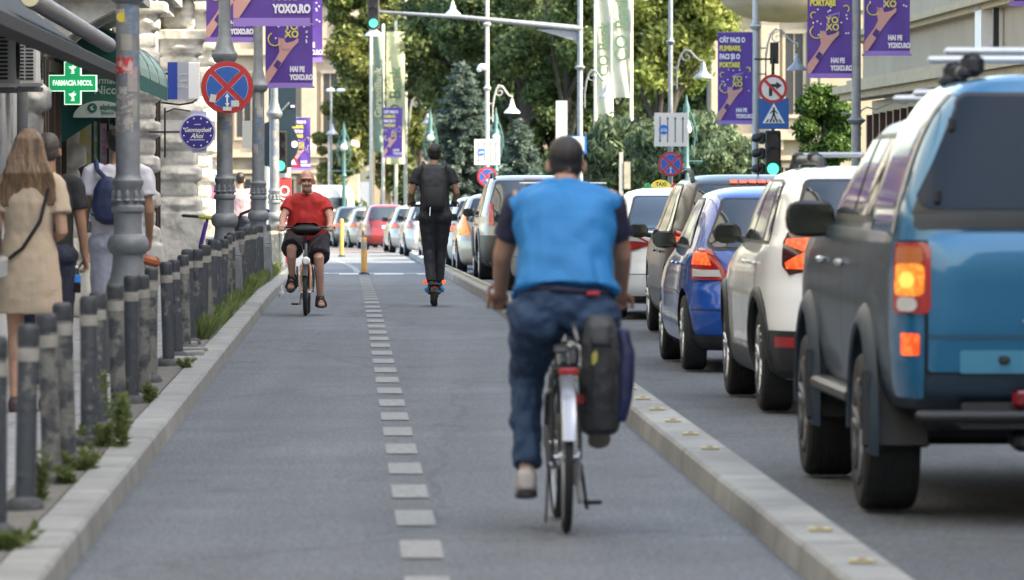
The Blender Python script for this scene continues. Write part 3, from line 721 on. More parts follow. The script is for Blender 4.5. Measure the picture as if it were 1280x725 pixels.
tree('round willowy bush behind the white taxi', 775, 150, 128, 262, 110, m=L_bush, n=20000, size=.12, seed=21, nclump=36, rr=(.3, .6), cat='bush', name='bush', droop=1.4, elong=2.6, trunk_r=.08, group='willowy bushes behind the cars')
tree('willowy bush behind the lane arrow sign', 862, 146, 122, 262, 130, m=L_bush, n=22000, size=.12, seed=22, nclump=38, rr=(.3, .6), cat='bush', name='bush', droop=1.4, elong=2.6, trunk_r=.08, group='willowy bushes behind the cars')
tree('dark low bush left of the pedestrian crossing sign', 915, 142, 158, 255, 80, m=L_bush, n=12000, size=.12, seed=23, nclump=22, rr=(.3, .5), cat='bush', name='bush', droop=1.2, elong=2.6, trunk_r=.08, group='willowy bushes behind the cars')
tree('green bush under the bank banners', 735, 160, 165, 265, 90, m=L_mid, n=12000, size=.12, seed=24, nclump=22, rr=(.3, .6), cat='bush', name='bush', droop=.8, elong=2.2, trunk_r=.08, group='willowy bushes behind the cars')
tree('ivy covered column like tree right of the traffic light', 1034, 134, 88, 262, 62, m=L_ivy, n=16000, size=.1, seed=26, nclump=30, rr=(.25, .42), cat='tree', name='ivy_tree', trunk_r=.12, droop=.5)
tree('small olive tree at the left end of the parked cars', 418, 252, 150, 250, 60, m=L_yel, n=6000, size=.15, seed=28, nclump=16, rr=(.3, .6), trunk_r=.1)
tree('pale green backmost tree seen between the flagpoles and the spruce', 480, 285, -60, 235, 150, m=L_mid, n=13000, size=.3, seed=61, nclump=30, rr=(.9, 1.7), trunk_r=.2)
tree('deep green backmost tree above the smaller lane sign', 610, 288, -70, 240, 170, m=L_dark, n=14000, size=.3, seed=62, nclump=32, rr=(.9, 1.7), trunk_r=.2)
tree('mid green backmost tree behind the mast post', 745, 286, -70, 240, 170, m=L_mid, n=14000, size=.3, seed=63, nclump=32, rr=(.9, 1.7), trunk_r=.2)
# blue spruces
def spruce(label, px, Y, top, bot, width, seed):
    x = (px-640)/F*Y; base = zg(Y)-.1; zt = H0-(top-HOR)/F*Y-base; wd = width/F*Y/2; z0 = .4
    t = thing('blue_spruce', label, 'spruce', (x, Y, base), 0, 'blue spruces in the park'); r = random.Random(seed); g = np.random.default_rng(seed)
    Vs = []; cnt = 0; mb = MB(); z = z0
    while z < zt-.1:
        f = (zt-z)/(zt-z0); L = wd*(f**.8)*1.05+.08; nb = int(9+9*f)
        for k in range(nb):
            a = r.uniform(0, 2*math.pi); l = L*r.uniform(.72, 1.12); zz = z+r.uniform(-.12, .12)
            d = Vector((math.cos(a), math.sin(a), 0)); tip = Vector((0, 0, zz))+d*l+Vector((0, 0, -.22*l+.12*l)); s = Vector((0, 0, zz+.05))
            if l > .5: mb.tube([s, s.lerp(tip, .5)+Vector((0, 0, -.06*l)), tip], [.03, .02, .008], 5, False)
            n = int(26+70*l)
            tt = g.random(n)**.6; P = np.array(s)[None]+(np.array(tip)-np.array(s))[None]*tt[:, None]; P[:, 2] -= .06*l*np.sin(math.pi*tt)
            P += g.normal(size=(n, 3))*np.array([.07, .07, .045])*(.6+l*.45)
            ax = np.array(d)[None]*.8+g.normal(size=(n, 3))*.55; ax /= np.linalg.norm(ax, axis=1)[:, None]
            nn = g.normal(size=(n, 3)); b_ = np.cross(ax, nn); b_ /= np.linalg.norm(b_, axis=1)[:, None]
            s_ = .24*(.6+.7*g.random(n))[:, None]
            Vs.append(np.stack([P-ax*s_/2, P+b_*s_*.16, P+ax*s_/2, P-b_*s_*.16], 1).reshape(-1, 3)); cnt += n
        z += .26*(.55+.6*f)
    link('crown', leafmesh('crown', np.concatenate(Vs), cnt, L_spr), t)
    mb.tube([(0,0,0), (0,0,zt*.6), (0,0,zt)], [.16, .09, .02], 8); mb.build('trunk', M_barkd, t, True)
spruce('large blue spruce with a pointed top behind the scooter rider', 578, 206, 78, 260, 150, 31)
spruce('smaller blue spruce at the foot of the park trees, right of the large spruce', 650, 196, 150, 262, 100, 33)
# dense far hedge closing the view under the crowns
cl = rclumps(random.Random(40), 60, (-9, 9, -.6, .6, .2, 2.6), (.5, .9)); V, k = leaves(cl, 16000, .2, 40)
o = link('hedge', leafmesh('hedge', V, k, L_dark), None, (1.5, 246, zg(246))); tag(o, 'long dark hedge in the park below the tree crowns', 'hedge')

# ================================================================= VEHICLES
class Shell:
    """car body as a stack of plan rings; keys: (z, yrear, yfront, halfwidth, exponent), rear is -y"""
    def __init__(s, keys): s.k = keys
    def at(s, z): return interp(s.k, z)
    def pt(s, z, phi, side=-1):
        yr, yf, w, n = s.at(z); yc = (yr+yf)/2; l = (yf-yr)/2
        # phi 0 = rear centre, 90 = side centre, 180 = front centre
        a = math.sin(phi); b = -math.cos(phi)
        return Vector((side*w*abs(a)**(2/n), yc+l*math.copysign(abs(b)**(2/n), b), z))
    def nrm(s, z, phi, side=-1):
        e = .004
        p1 = s.pt(z, max(phi-e, 0), side); p2 = s.pt(z, phi+e, side); q1 = s.pt(z-e, phi, side); q2 = s.pt(z+e, phi, side)
        n = (p2-p1).cross(q2-q1)
        if n.length < 1e-12: return Vector((0, -1, 0))
        n.normalize(); c = s.at(z); ctr = Vector((0, (c[0]+c[1])/2, z)); 
        o = s.pt(z, phi, side)-ctr
        return n if n.dot(o) > 0 else -n
    def mesh(s, mb, z0=None, z1=None, nz=46, nph=26, dome=.02, bottom=True):
        z0 = s.k[0][0] if z0 is None else z0; z1 = s.k[-1][0] if z1 is None else z1
        # z samples denser at keys
        zs = sorted(set([z0+(z1-z0)*i/nz for i in range(nz+1)]+[k[0] for k in s.k if z0 <= k[0] <= z1]))
        zs = [z for i, z in enumerate(zs) if i == 0 or z-zs[i-1] > .004]
        phis = [math.pi*i/nph for i in range(nph+1)]
        # sample arc finer near corners by warping
        rings = []
        for z in zs:
            L = [s.pt(z, p, -1) for p in s.phis(z, nph)]; Rr = [Vector((-p.x, p.y, p.z)) for p in L[1:-1]][::-1]
            rings.append(L+Rr)
        top = rings[-1]; c = sum((p for p in top), Vector())/len(top)
        for f, dz in ((.85, .6), (.6, .9), (.3, 1.0), (.02, 1.0)):
            rings.append([Vector((c.x+(p.x-c.x)*f, c.y+(p.y-c.y)*f, z1+dome*dz)) for p in top])
        mb.loft(rings); return mb
    def phis(s, z, n):
        """phi values evenly spaced along the arc from the rear centre to the front centre"""
        N = 240; ph = [math.pi*(i/N) for i in range(N+1)]
        P = [s.pt(z, p) for p in ph]; cum = [0]
        for i in range(N): cum.append(cum[-1]+(P[i+1]-P[i]).length)
        return [float(np.interp(cum[-1]*j/n, cum, ph)) for j in range(n+1)]
    def phi_of(s, z, mode, val):
        yr, yf, w, n = s.at(z); yc = (yr+yf)/2; l = (yf-yr)/2
        if mode == 'x': return math.asin(min(1, max(0, val/w))**(n/2))
        if mode == 'y':
            b = (val-yc)/l; b = max(-1, min(1, b)); return math.acos(max(-1, min(1, -math.copysign(abs(b)**(n/2), b))))
        if mode == 'q':
            key = (round(z, 4)); c = s.__dict__.setdefault('c', {})
            if key not in c:
                N = 200; ph = [math.pi/2*(i/N) for i in range(N+1)]; P = [s.pt(z, p) for p in ph]; cum = [0]
                for i in range(N): cum.append(cum[-1]+(P[i+1]-P[i]).length)
                c[key] = (cum, ph)
            return float(np.interp(val, *c[key]))
    def patch(s, mb, poly, mode='q', side=-1, off=.006, rows=10, cols=12, shell=None, thick=True):
        """panel lying on the body: poly [(coord, z)] in metres, convex per row. mode 'x' may cross the centre line"""
        zs_ = [p[1] for p in poly]; z0, z1 = min(zs_), max(zs_)
        zz = sorted(set([z0+(z1-z0)*(i+.0)/rows for i in range(rows+1)]+[p[1] for p in poly]))
        grid = []
        for z in zz:
            zc = min(max(z, z0+1e-5), z1-1e-5); xs = []
            for (a, za), (b, zb) in zip(poly, poly[1:]+poly[:1]):
                if (za-zc)*(zb-zc) <= 0 and abs(za-zb) > 1e-9: xs.append(a+(b-a)*(zc-za)/(zb-za))
            if len(xs) < 2: continue
            lo, hi = min(xs), max(xs); row = []
            for j in range(cols+1):
                v = lo+(hi-lo)*j/cols
                if mode == 'x':
                    sd_ = -1 if v < 0 else 1; ph = s.phi_of(z, 'x', abs(v)); p = s.pt(z, ph, sd_); n = s.nrm(z, ph, sd_)
                else:
                    ph = s.phi_of(z, mode, v); p = s.pt(z, ph, side); n = s.nrm(z, ph, side)
                row.append(p+n*off)
            grid.append(row)
        if len(grid) < 2: return mb
        vs = [p for r in grid for p in r]; c = cols+1; fs = []
        for i in range(len(grid)-1):
            for j in range(cols): fs.append((i*c+j, i*c+j+1, (i+1)*c+j+1, (i+1)*c+j))
        mb.add(vs, fs); return mb

def grow(poly, d):
    c = (sum(p[0] for p in poly)/len(poly), sum(p[1] for p in poly)/len(poly))
    out = []
    for a, z in poly:
        out.append((a+math.copysign(d, a-c[0]), z+math.copysign(d, z-c[1])))
    return out
def rpoly(x0, x1, z0, z1, r=.05, tx0=None, tx1=None):
    """rounded rectangle/trapezoid: bottom x0..x1, top tx0..tx1"""
    tx0 = x0 if tx0 is None else tx0; tx1 = x1 if tx1 is None else tx1; P = []
    for (cx_, cz), a0 in (((x1-r, z0+r), -90), ((tx1-r, z1-r), 0), ((tx0+r, z1-r), 90), ((x0+r, z0+r), 180)):
        for k in range(5): a = R(a0+22.5*k); P.append((cx_+r*math.cos(a), cz+r*math.sin(a)))
    return P
def paint(name, col, metal=.35, rough=.32): return mat('paint_'+name, col, rough, metal, coat=1.)
M_trim = mat('car_black_trim', (.02,.02,.022), .45, 0, .1, 10)
M_well = mat('wheel_arch_lining', (.008,.008,.008), .9)
M_lampred = mat('tail_lamp_red', (.32,.01,.01), .15, coat=1)
M_lamplit = mat('tail_lamp_lit', (.55,.05,.015), .3, emit=(1,.12,.03), es=.30)
M_lampamb = mat('tail_lamp_amber', (.4,.1,.015), .2, emit=(1,.26,.04), es=.22)
M_lampwht = mat('tail_lamp_clear', (.5,.48,.46), .15, coat=1)
def lampglow(m, lo, hi, sc=60):
    t = m.node_tree; b = t.nodes['Principled BSDF']; tc = t.nodes.new('ShaderNodeTexCoord'); vo = t.nodes.new('ShaderNodeTexVoronoi'); vo.inputs['Scale'].default_value = sc
    nz = t.nodes.new('ShaderNodeTexNoise'); nz.inputs['Scale'].default_value = 9; ad = t.nodes.new('ShaderNodeMath'); ad.operation = 'MULTIPLY'
    t.links.new(tc.outputs['Object'], vo.inputs[0]); t.links.new(tc.outputs['Object'], nz.inputs[0]); t.links.new(vo.outputs['Distance'], ad.inputs[0]); t.links.new(nz.outputs[0], ad.inputs[1])
    mr = t.nodes.new('ShaderNodeMapRange'); mr.inputs['From Min'].default_value = .1; mr.inputs['From Max'].default_value = .36; mr.inputs['To Min'].default_value = hi; mr.inputs['To Max'].default_value = lo
    t.links.new(ad.outputs[0], mr.inputs[0]); t.links.new(mr.outputs[0], b.inputs['Emission Strength'])
lampglow(M_lamplit, .10, .38, 34); lampglow(M_lampamb, .1, .34, 45)
M_rim = mat('alloy', (.42,.43,.45), .3, .85)
M_rimd = mat('dark_alloy', (.1,.1,.11), .4, .6)
M_mirg = mat('mirror_glass', (.05,.055,.05), .1, .9)
M_plate = mat('number_plate', (.6,.6,.58), .5)
M_ptext = mat('plate_text', (.02,.02,.025), .5)

def wheel(parent, x, y, r, wd, rim=M_rim, side=-1, spokes=5):
    t = bpy.data.objects.new('wheel', None); COL.objects.link(t); t.parent = parent; t.location = (x, y, r)
    m = MB(); h = wd/2
    m.lathe([(r*.66, -h*.9), (r*.8, -h), (r*.93, -h*.98), (r*.985, -h*.86), (r, -h*.7), (r, h*.7), (r*.985, h*.86), (r*.93, h*.98), (r*.8, h), (r*.66, h*.9)], (0,0,0), 36, 'x')
    for k in range(-2, 3):      # tread grooves as raised ribs between them
        m.lathe([(r*.99, k*h*.3-h*.11), (r*1.008, k*h*.3-h*.1), (r*1.008, k*h*.3+h*.1), (r*.99, k*h*.3+h*.11)], (0,0,0), 36, 'x', False)
    m.build('tyre', M_rubber, t, 35)
    m = MB(); s = side
    m.lathe([(r*.665, s*h*1.0), (r*.62, s*h*.98), (r*.6, s*h*.5), (r*.2, s*h*.45), (0, s*h*.45)], (0,0,0), 30, 'x', False)
    m.lathe([(r*.13, s*h*.5), (r*.12, s*h*.86), (.001, s*h*.9)], (0,0,0), 14, 'x')
    for k in range(spokes):
        a = 2*math.pi*k/spokes+.3; c, q = math.cos(a), math.sin(a)
        for da in (-.13, .13):
            c, q = math.cos(a+da), math.sin(a+da)
            m.tube([(s*h*.75, c*r*.1, q*r*.1), (s*h*.86, c*r*.4, q*r*.4), (s*h*.9, c*r*.63, q*r*.63)], [r*.07, r*.05, r*.055], 6)
    m.build('rim', rim, t, 35); return t
_wc = {}
def mirror(parent, x, y, z, s=-1, w=.2, h=.15, pm=M_trim):
    t = MB(); t.cbox((x+s*w*.55, y, z), (w, .11, h), None, .045); t.tube([(x-s*.06, y+.05, z-h*.35), (x+s*w*.2, y+.02, z-h*.25)], .03, 8)
    me = evalmesh(t.mesh('wing_mirror', pm), [('SUBSURF', dict(levels=1, render_levels=1))]); o = link('wing_mirror', me, parent)
    for p in me.polygons: p.use_smooth = True
    g = MB(); g.add([Vector((x+s*w*.55, y-.058, z))+Vector((a, 0, b_)) for a, b_ in rpoly(-w*.42, w*.42, -h*.38, h*.38, .035)], [tuple(range(20))]); g.build('mirror_glass', M_mirg, o)
    return o
HATCH = [(.17, .16, .2, .10, 6), (.24, .06, .06, .035, 6), (.38, .01, .01, .005, 6), (.48, 0, .0, 0, 6), (.62, .035, .03, .0, 6), (.74, .06, .12, .01, 5.5),
         (.86, .08, .55, .025, 5.5), (.95, .1, 1.02, .055, 5.5), (1.02, .13, 1.22, .085, 5.5), (1.2, .24, 1.55, .15, 5.5), (1.36, .38, 1.88, .215, 5.5), (1.44, .5, 2.05, .27, 5), (1.485, .68, 2.25, .38, 4.5)]
SEDAN = [(.17, .2, .2, .10, 6), (.24, .08, .06, .035, 6), (.38, .01, .01, .005, 6), (.48, 0, .0, 0, 6), (.65, .03, .05, .0, 6), (.8, .04, .2, .01, 5.5),
         (.92, .03, .75, .03, 5.5), (.975, .07, 1.1, .06, 5.5), (1.0, .42, 1.25, .09, 5), (1.08, .62, 1.4, .12, 5), (1.22, .88, 1.68, .17, 5), (1.36, 1.2, 2.0, .225, 5), (1.42, 1.42, 2.2, .28, 4.6), (1.445, 1.6, 2.4, .38, 4.2)]
SUV = [(.22, .2, .2, .10, 6), (.3, .06, .06, .035, 6.5), (.45, .01, .01, .005, 6.5), (.58, 0, .0, 0, 6.5), (.75, .03, .03, .0, 6.5), (.9, .05, .12, .01, 6),
       (1.02, .07, .55, .025, 6), (1.1, .09, 1.0, .05, 6), (1.17, .12, 1.2, .075, 6), (1.35, .2, 1.45, .125, 6), (1.5, .3, 1.75, .175, 6), (1.58, .42, 1.95, .23, 5.5), (1.625, .6, 2.15, .33, 5)]
def scale_keys(base, L, Wd, H):
    zt = base[-1][0]+.02; out = []
    for z, r, f, w, n in base:
        out.append((z*H/zt, -L/2+r, L/2-f*(L/4.1), Wd/2-w, n))
    return out
CARN = [0]
def car(name, label, cat, base, L, Wd, H, loc, yaw, pm, wb=2.6, ra=None, wr=.31, ww=.2, rear=None, belt=None, lamps=(), reds=(), trim_z=None, rimm=M_rim,
        plate=(0, .78), group=None, detail=True, roofc=None, extra=None, mirz=None, spokes=5, clad=False, mirs=(-1, 1), arch=.05):
    t = thing(name, label, cat, loc, yaw, group)
    sh = Shell(scale_keys(base, L, Wd, H)); k = H/(base[-1][0]+.02)
    ry = -L/2+(ra or .78); fy = ry+wb
    m = MB(); sh.mesh(m, nz=44 if detail else 26, nph=30 if detail else 18)
    me = m.mesh('body', [pm, M_well], False)
    cut = MB()
    for y in (ry, fy):
        for s in (-1, 1):
            cut.lathe([(wr+arch, s*(Wd/2+.1)), (wr+arch, s*(Wd/2-.26))], (0, y, wr+.01), 28, 'x')
    cut.m = [1]*len(cut.f)
    co = bpy.data.objects.new('cut', cut.mesh('cut', [pm, M_well])); COL.objects.link(co)
    r = evalmesh(me, [('BOOLEAN', dict(operation='DIFFERENCE', object=co, solver='EXACT'))])
    bpy.data.objects.remove(co)
    if len(r.polygons) < 50: r = me
    for p in r.polygons: p.use_smooth = True
    r.set_sharp_from_angle(angle=R(38))
    body = link('body', r, t)
    # cladding round the bottom and the arches
    if clad or trim_z:
        zt_ = trim_z or .45*k
        z0 = base[0][0]*k+.02
        for s in (-1, 1):
            m = MB(); sh.patch(m, [(0.0, z0), (Wd/2+.3, z0), (Wd/2+.3, zt_), (0.0, zt_)], 'q', s, .008, 6, 30); m.build('rear_bumper_cladding', M_trim, t, 30, fix=False)
    if clad:
        for s in (-1, 1):
            m = MB(); sh.patch(m, [(ry+wr+.08, base[0][0]*k+.02), (fy-wr-.08, base[0][0]*k+.02), (fy-wr-.1, .4), (ry+wr+.1, .4)], 'y', s, .012, 4, 20); m.build('sill_cladding', M_trim, t, 30, fix=False)
        for y in (ry, fy):
            for s in (-1, 1):
                m = MB(); rings = []
                for i in range(17):
                    a = R(-10+200*i/16); ring = []
                    for rr, dx in ((wr+arch-.005, .0), (wr+arch+.0, .028), (wr+arch+.05, .03), (wr+arch+.075, .012), (wr+arch+.07, -.02)):
                        yy, zz = y+rr*math.cos(a), wr+.01+rr*math.sin(a)
                        zc = min(max(zz, .2), 1.2); w_ = abs(sh.pt(zc, sh.phi_of(zc, 'y', yy)).x)
                        ring.append(Vector((s*(w_+dx), yy, zz)))
                    rings.append(ring)
                m.loft(rings, False, False); m.build('wheel_arch_trim', M_trim, t, 40, fix=False)
    b1 = belt or (.97*k)
    bz = b1
    for s in (-1, 1):
        for y in (ry, fy): wheel(t, s*(Wd/2-ww/2-.015), y, wr, ww, rimm, s, spokes)
    # windows
    def win(nm, poly, mode, side):
        m = MB(); sh.patch(m, grow(poly, .022), mode, side, .004, 12, 14 if detail else 8); o = m.build(nm+'_trim' if False else 'window_trim', M_trim, t, True, fix=False)
        m = MB(); sh.patch(m, poly, mode, side, .008, 12, 14 if detail else 8); return m.build('window', M_glass, o, True, fix=False)
    zt = H-.02*k; topk = sh.k
    def yr(z): return sh.at(z)[0]
    def yf(z): return sh.at(z)[1]
    za, zb = bz+.04, H-.115
    if rear is None:
        wA, wB = sh.at(za)[2]-.13, sh.at(zb)[2]-.1
        rear = rpoly(-wA, wA, za, zb, .06, -wB, wB)
    win('rear', rear, 'x', 0)
    wA, wB = sh.at(za)[2]-.1, sh.at(zb)[2]-.06
    # windscreen
    m = MB()
    for s in (-1, 1):
        P = [(0, za)]; 
    g = []
    for i in range(9):
        z = za+(zb-za)*i/8; row = []
        for j in range(-8, 9):
            x = j/8*(wA+(wB-wA)*i/8); ph = math.pi-sh.phi_of(z, 'x', abs(x)); p = sh.pt(z, ph, -1 if x < 0 else 1); p.x = x; row.append(p+Vector((0, .01, .006)))
        g.append(row)
    m.add([p for r_ in g for p in r_], [(i*17+j, i*17+j+1, (i+1)*17+j+1, (i+1)*17+j) for i in range(8) for j in range(16)]); m.build('windscreen', M_glass, t, True, fix=False)
    za2 = bz+.05
    for s in (-1, 1):
        y0b, y0t = yr(za2)+.5*k, yr(zb)+.42; y1b, y1t = yf(za2)-.3, yf(zb)-.16
        def yb(f): return y0b+(y1b-y0b)*f
        def yt(f): return y0t+(y1t-y0t)*f
        for f0, f1 in ((.0, .17), (.2, .56), (.6, 1.0)):
            e = .0
            poly = [(yb(f0), za2), (yb(f1), za2), (yt(f1), zb), (yt(f0), zb)]
            if f0 == 0: poly = [(yb(f0)+.06, za2), (yb(f1), za2), (yt(f1), zb), (yt(f0)+.1, zb-.02)]
            win('side', poly, 'y', s)
        if detail:
            m = MB()
            for f in (.585, .185, 1.0):
                yy = yb(f)+.05
                for a, b_ in ((.28, za2-.04),):
                    sh.patch(m, [(yy, .3), (yy+.008, .3), (yy+.008, b_), (yy, b_)], 'y', s, .002, 8, 1)
            m.build('door_gap', M_well, t, fix=False)
            for f in (.53, .15):
                yy = yb(f) if f > .3 else yb(.25); zz = bz-.1*k
                p = sh.pt(zz, sh.phi_of(zz, 'y', yy), s); m = MB(); m.cbox(p+Vector((s*.02, 0, 0)), (.03, .17, .028), None, .01); m.build('door_handle', pm, t)
        if s in mirs: mirror(t, s*(sh.at(bz+.06)[2]-.02), yf(bz)-.42, mirz or bz+.08, s, .21, .155)
    # lamps
    for i, L_ in enumerate(lamps):
        for s in (-1, 1):
            m = MB(); sh.patch(m, L_['poly'], 'q', s, .012, 10, 12); o = m.build('tail_lamp', L_.get('m', M_lampred), t, True, fix=False)
            for q, mm in L_.get('in', ()):
                m = MB(); sh.patch(m, q, 'q', s, .018, 6, 8); m.build('lamp_element', mm, o, True, fix=False)
    for q, mm in reds:
        for s in (-1, 1):
            m = MB(); sh.patch(m, q, 'q', s, .016, 4, 6); m.build('reflector', mm, t, True, fix=False)
    if plate:
        m = MB(); z = plate[1]; y = sh.pt(z, 0).y; m.cbox((plate[0], y-.012, z), (.5, .012, .11), None, .004); o = m.build('number_plate', M_plate, t)
        m = MB(); m.cbox((plate[0]-.235, y-.0195, z), (.03, .003, .1)); m.build('country_band', M_blue, o)
    if detail:
        m = MB(); zz = .5*k
        for s in (-1, 1): sh.patch(m, [(0, zz), (Wd/2+.1, zz), (Wd/2+.1, zz+.008), (0, zz+.008)], 'q', s, .0025, 1, 16)
        m.build('bumper_gap', M_well, t, fix=False)
        m = MB(); sh.patch(m, [(-.14, .9*k), (.14, .9*k), (.14, .92*k), (-.14, .92*k)], 'x', 0, .01, 2, 4); m.build('tailgate_handle', M_chrome, t, fix=False)
        m = MB(); y = sh.pt(.26*k, 0).y; m.tube([(.45, y+.3, .25*k), (.45, y+.02, .24*k)], .03, 10, False); m.build('exhaust', M_steel, t)
        m = MB(); w_ = sh.at(zb+.03)[2]; y_ = yr(zb+.02)
        sh.patch(m, [(-.16, zb+.03), (.16, zb+.03), (.16, zb+.045), (-.16, zb+.045)], 'x', 0, .012, 2, 6); m.build('high_brake_lamp', M_lampred, t, fix=False)
    if roofc == 'rails':
        for s in (-1, 1):
            w_ = sh.at(H-.07)[2]-.04; m = MB()
            y0, y1 = yr(H-.05)+.15, yf(H-.05)-.25
            m.tube([(s*w_, y0, H-.07), (s*w_, y0+.15, H+.02), (s*w_, (y0+y1)/2, H+.045), (s*w_, y1-.15, H+.02), (s*w_, y1, H-.07)], .022, 8); m.build('roof_rail', M_trim, t, True)
    if extra: extra(t, sh)
    return t

def at_left(px_left, Y, Wd, wheel_in=.0):     # world x of the car centre when its left flank shows at px_left
    return (px_left-640)/F*Y+Wd/2

# ---- white SUV behind the pickup (boxy, X-shaped lit lamps, black cladding, roof rails)
pw = paint('pearl_white', (.8,.79,.77), .0, .35)
def duster_extra(t, sh):
    H = 1.63
    for s in (-1, 1):
        m = MB(); x = s*.45
        m.tube([(x, -1.35, 1.58), (x, -1.25, 1.68), (x, -.9, 1.70), (x, .6, 1.70), (x, .9, 1.60)], [.03, .034, .034, .034, .03], 10); m.build('roof_rail', M_trim, t, True)
    for y in (-.75, .35):
        m = MB(); m.cbox((0.02, y, 1.735), (.98, .07, .035), None, .012); o = m.build('roof_bar', M_steel, t)
        for s in (-1, 1): m = MB(); m.cbox((s*.45, y, 1.715), (.1, .1, .08), None, .02); m.build('bar_clamp', M_trim, o)
base = [(z, r, f, w, n) for z, r, f, w, n in SUV]
yaw = math.atan(.043)
L, Wd = 4.34, 1.8
ra = .86
t = car('suv', 'white boxy SUV with lit X shaped tail lamps and black cladding behind the blue pickup', 'car', base, L, Wd, 1.66,
    PG(0, 0)*0+Vector((1.655+.9-.043*(-ra+L/2), 36.9+(-ra+L/2), 0)), yaw, pw, wb=2.67, ra=ra, wr=.345, ww=.225, clad=True, trim_z=.56,
    lamps=[dict(poly=[(0.51, .97), (0.77, .93), (0.84, .99), (0.84, 1.14), (0.79, 1.21), (0.51, 1.19)], m=mat('smoked_lamp', (.05,.008,.008), .15, coat=1),
        **{'in': [([(0.53, 1.15), (0.57, 1.18), (0.79, 1.165), (0.80, 1.13), (0.65, 1.085), (0.59, 1.095)], M_lamplit), ([(0.53, .99), (0.59, 1.065), (0.65, 1.075), (0.80, 1.01), (0.79, .97), (0.57, .965)], M_lamplit)]})],
    reds=[([(.72, .45), (.93, .45), (.93, .52), (.72, .52)], M_lampred)], extra=duster_extra, belt=1.1, spokes=6, arch=.075, plate=(0, .85))
# ---- blue hatchback
pb = paint('blue', (.002,.07,.36), .25, .25)
L, Wd, ra = 3.84, 1.735, .66
def ant(x, y, z, h=.16):
    def f(t, sh=None):
        m = MB(); m.tube([(x, y, z-.03), (x, y-.05, z+h)], .009, 6); m.build('antenna', M_black, t)
    return f
car('hatchback', 'glossy blue hatchback between the white boxy SUV and the dark grey SUV', 'car', HATCH, L, Wd, 1.5, Vector((1.377+Wd/2-.043*(-ra+L/2), 44.6+(-ra+L/2), 0)), math.atan(.043), pb,
    wb=2.45, ra=ra, wr=.305, ww=.19, lamps=[dict(poly=[(.50, .75), (.56, .735), (.94, .745), (.96, .82), (.92, .95), (.86, 1.0), (.66, .99), (.58, .88)], m=M_lampred,
        **{'in': [([(.66, .86), (.92, .865), (.90, .965), (.70, .96)], M_lamplit), ([(.57, .765), (.90, .77), (.90, .83), (.59, .825)], M_lampwht)]})], trim_z=.3, extra=ant(0, -.9, 1.49), spokes=8)
# ---- dark grey SUV ahead of it
pg = mat('bronze_grey_paint', (.03,.03,.03), .35, .2, coat=.35)
L, Wd, ra = 4.5, 1.85, .85
car('suv', 'dark grey SUV with pale roof and long mirrors in front of the blue hatchback', 'car', SUV, L, Wd, 1.6, Vector((1.48+Wd/2-.04*(-ra+L/2), 53+(-ra+L/2), 0)), math.atan(.04), pg,
    wb=2.67, ra=ra, wr=.34, ww=.22, roofc='rails', lamps=[dict(poly=[(.62, .9), (1.05, .86), (1.1, .98), (1.0, 1.06), (.64, 1.02)], m=M_lampred, **{'in': [([(.7, .92), (1.0, .9), (1.0, 1.0), (.7, .99)], M_lamplit)]})],
    extra=lambda t, sh: (ant(0, -1.3, 1.6)(t), [link('brake_light_bar', (lambda m: (sh.patch(m, [(-.32+.09*k, 1.5), (-.25+.09*k, 1.5), (-.25+.09*k, 1.53), (-.32+.09*k, 1.53)], 'x', 0, .02, 2, 3), m.mesh('b', M_lamplit, fix=False))[1])(MB()), t) for k in range(8)]))
# ---- white taxi saloon
pt_ = paint('taxi_white', (.72,.72,.72), .05, .35)
L, Wd, ra = 4.45, 1.79, .9
def taxi_extra(t, sh):
    m = MB(); prof = [(-.24, 0), (-.2, .06), (-.1, .11), (0, .125), (.1, .11), (.2, .06), (.24, 0)]
    o = bpy.data.objects.new('taxi_sign', None); COL.objects.link(o); o.parent = t; o.location = (-.2, .2, 1.45); o.scale = (.72,)*3
    m.prism([(a*.72, b_) for a, b_ in prof], -.06, .06); m.build('yellow_dome', mat('taxi_yellow', (.6,.5,.05), .4, emit=(.7,.55,.08), es=.05), o)
    m = MB(); m.prism([(-.27, 0), (-.25, .06), (-.19, .075), (-.15, 0)], -.07, .07); m.build('green_end', mat('taxi_green', (.02,.3,.1), .4), o)
    m = MB(); m.prism([(.27, 0), (.25, .06), (.19, .075), (.15, 0)], -.07, .07); m.build('red_end', mat('taxi_red', (.5,.04,.02), .4), o)
    text('TAXI', .085, M_ptext, o, (0, -.065, .05), xs=.9, bold=.002)
car('taxi', 'white taxi saloon with a yellow roof sign ahead of the grey SUV', 'taxi', SEDAN, L, Wd, 1.45, Vector((1.02+Wd/2, 60+L/2, 0)), math.atan(.035), pt_, wb=2.65, ra=ra, wr=.31, ww=.2,
    lamps=[dict(poly=[(.42, .83), (.72, .75), (1.0, .76), (1.05, .84), (1.0, .94), (.62, .93)], m=M_lampred, **{'in': [([(.5, .85), (.95, .87), (.95, .92), (.64, .92)], M_lampwht), ([(.62, .78), (.95, .78), (.95, .84), (.56, .83)], M_lampred)]})],
    extra=taxi_extra, trim_z=.26, plate=(0, .72))
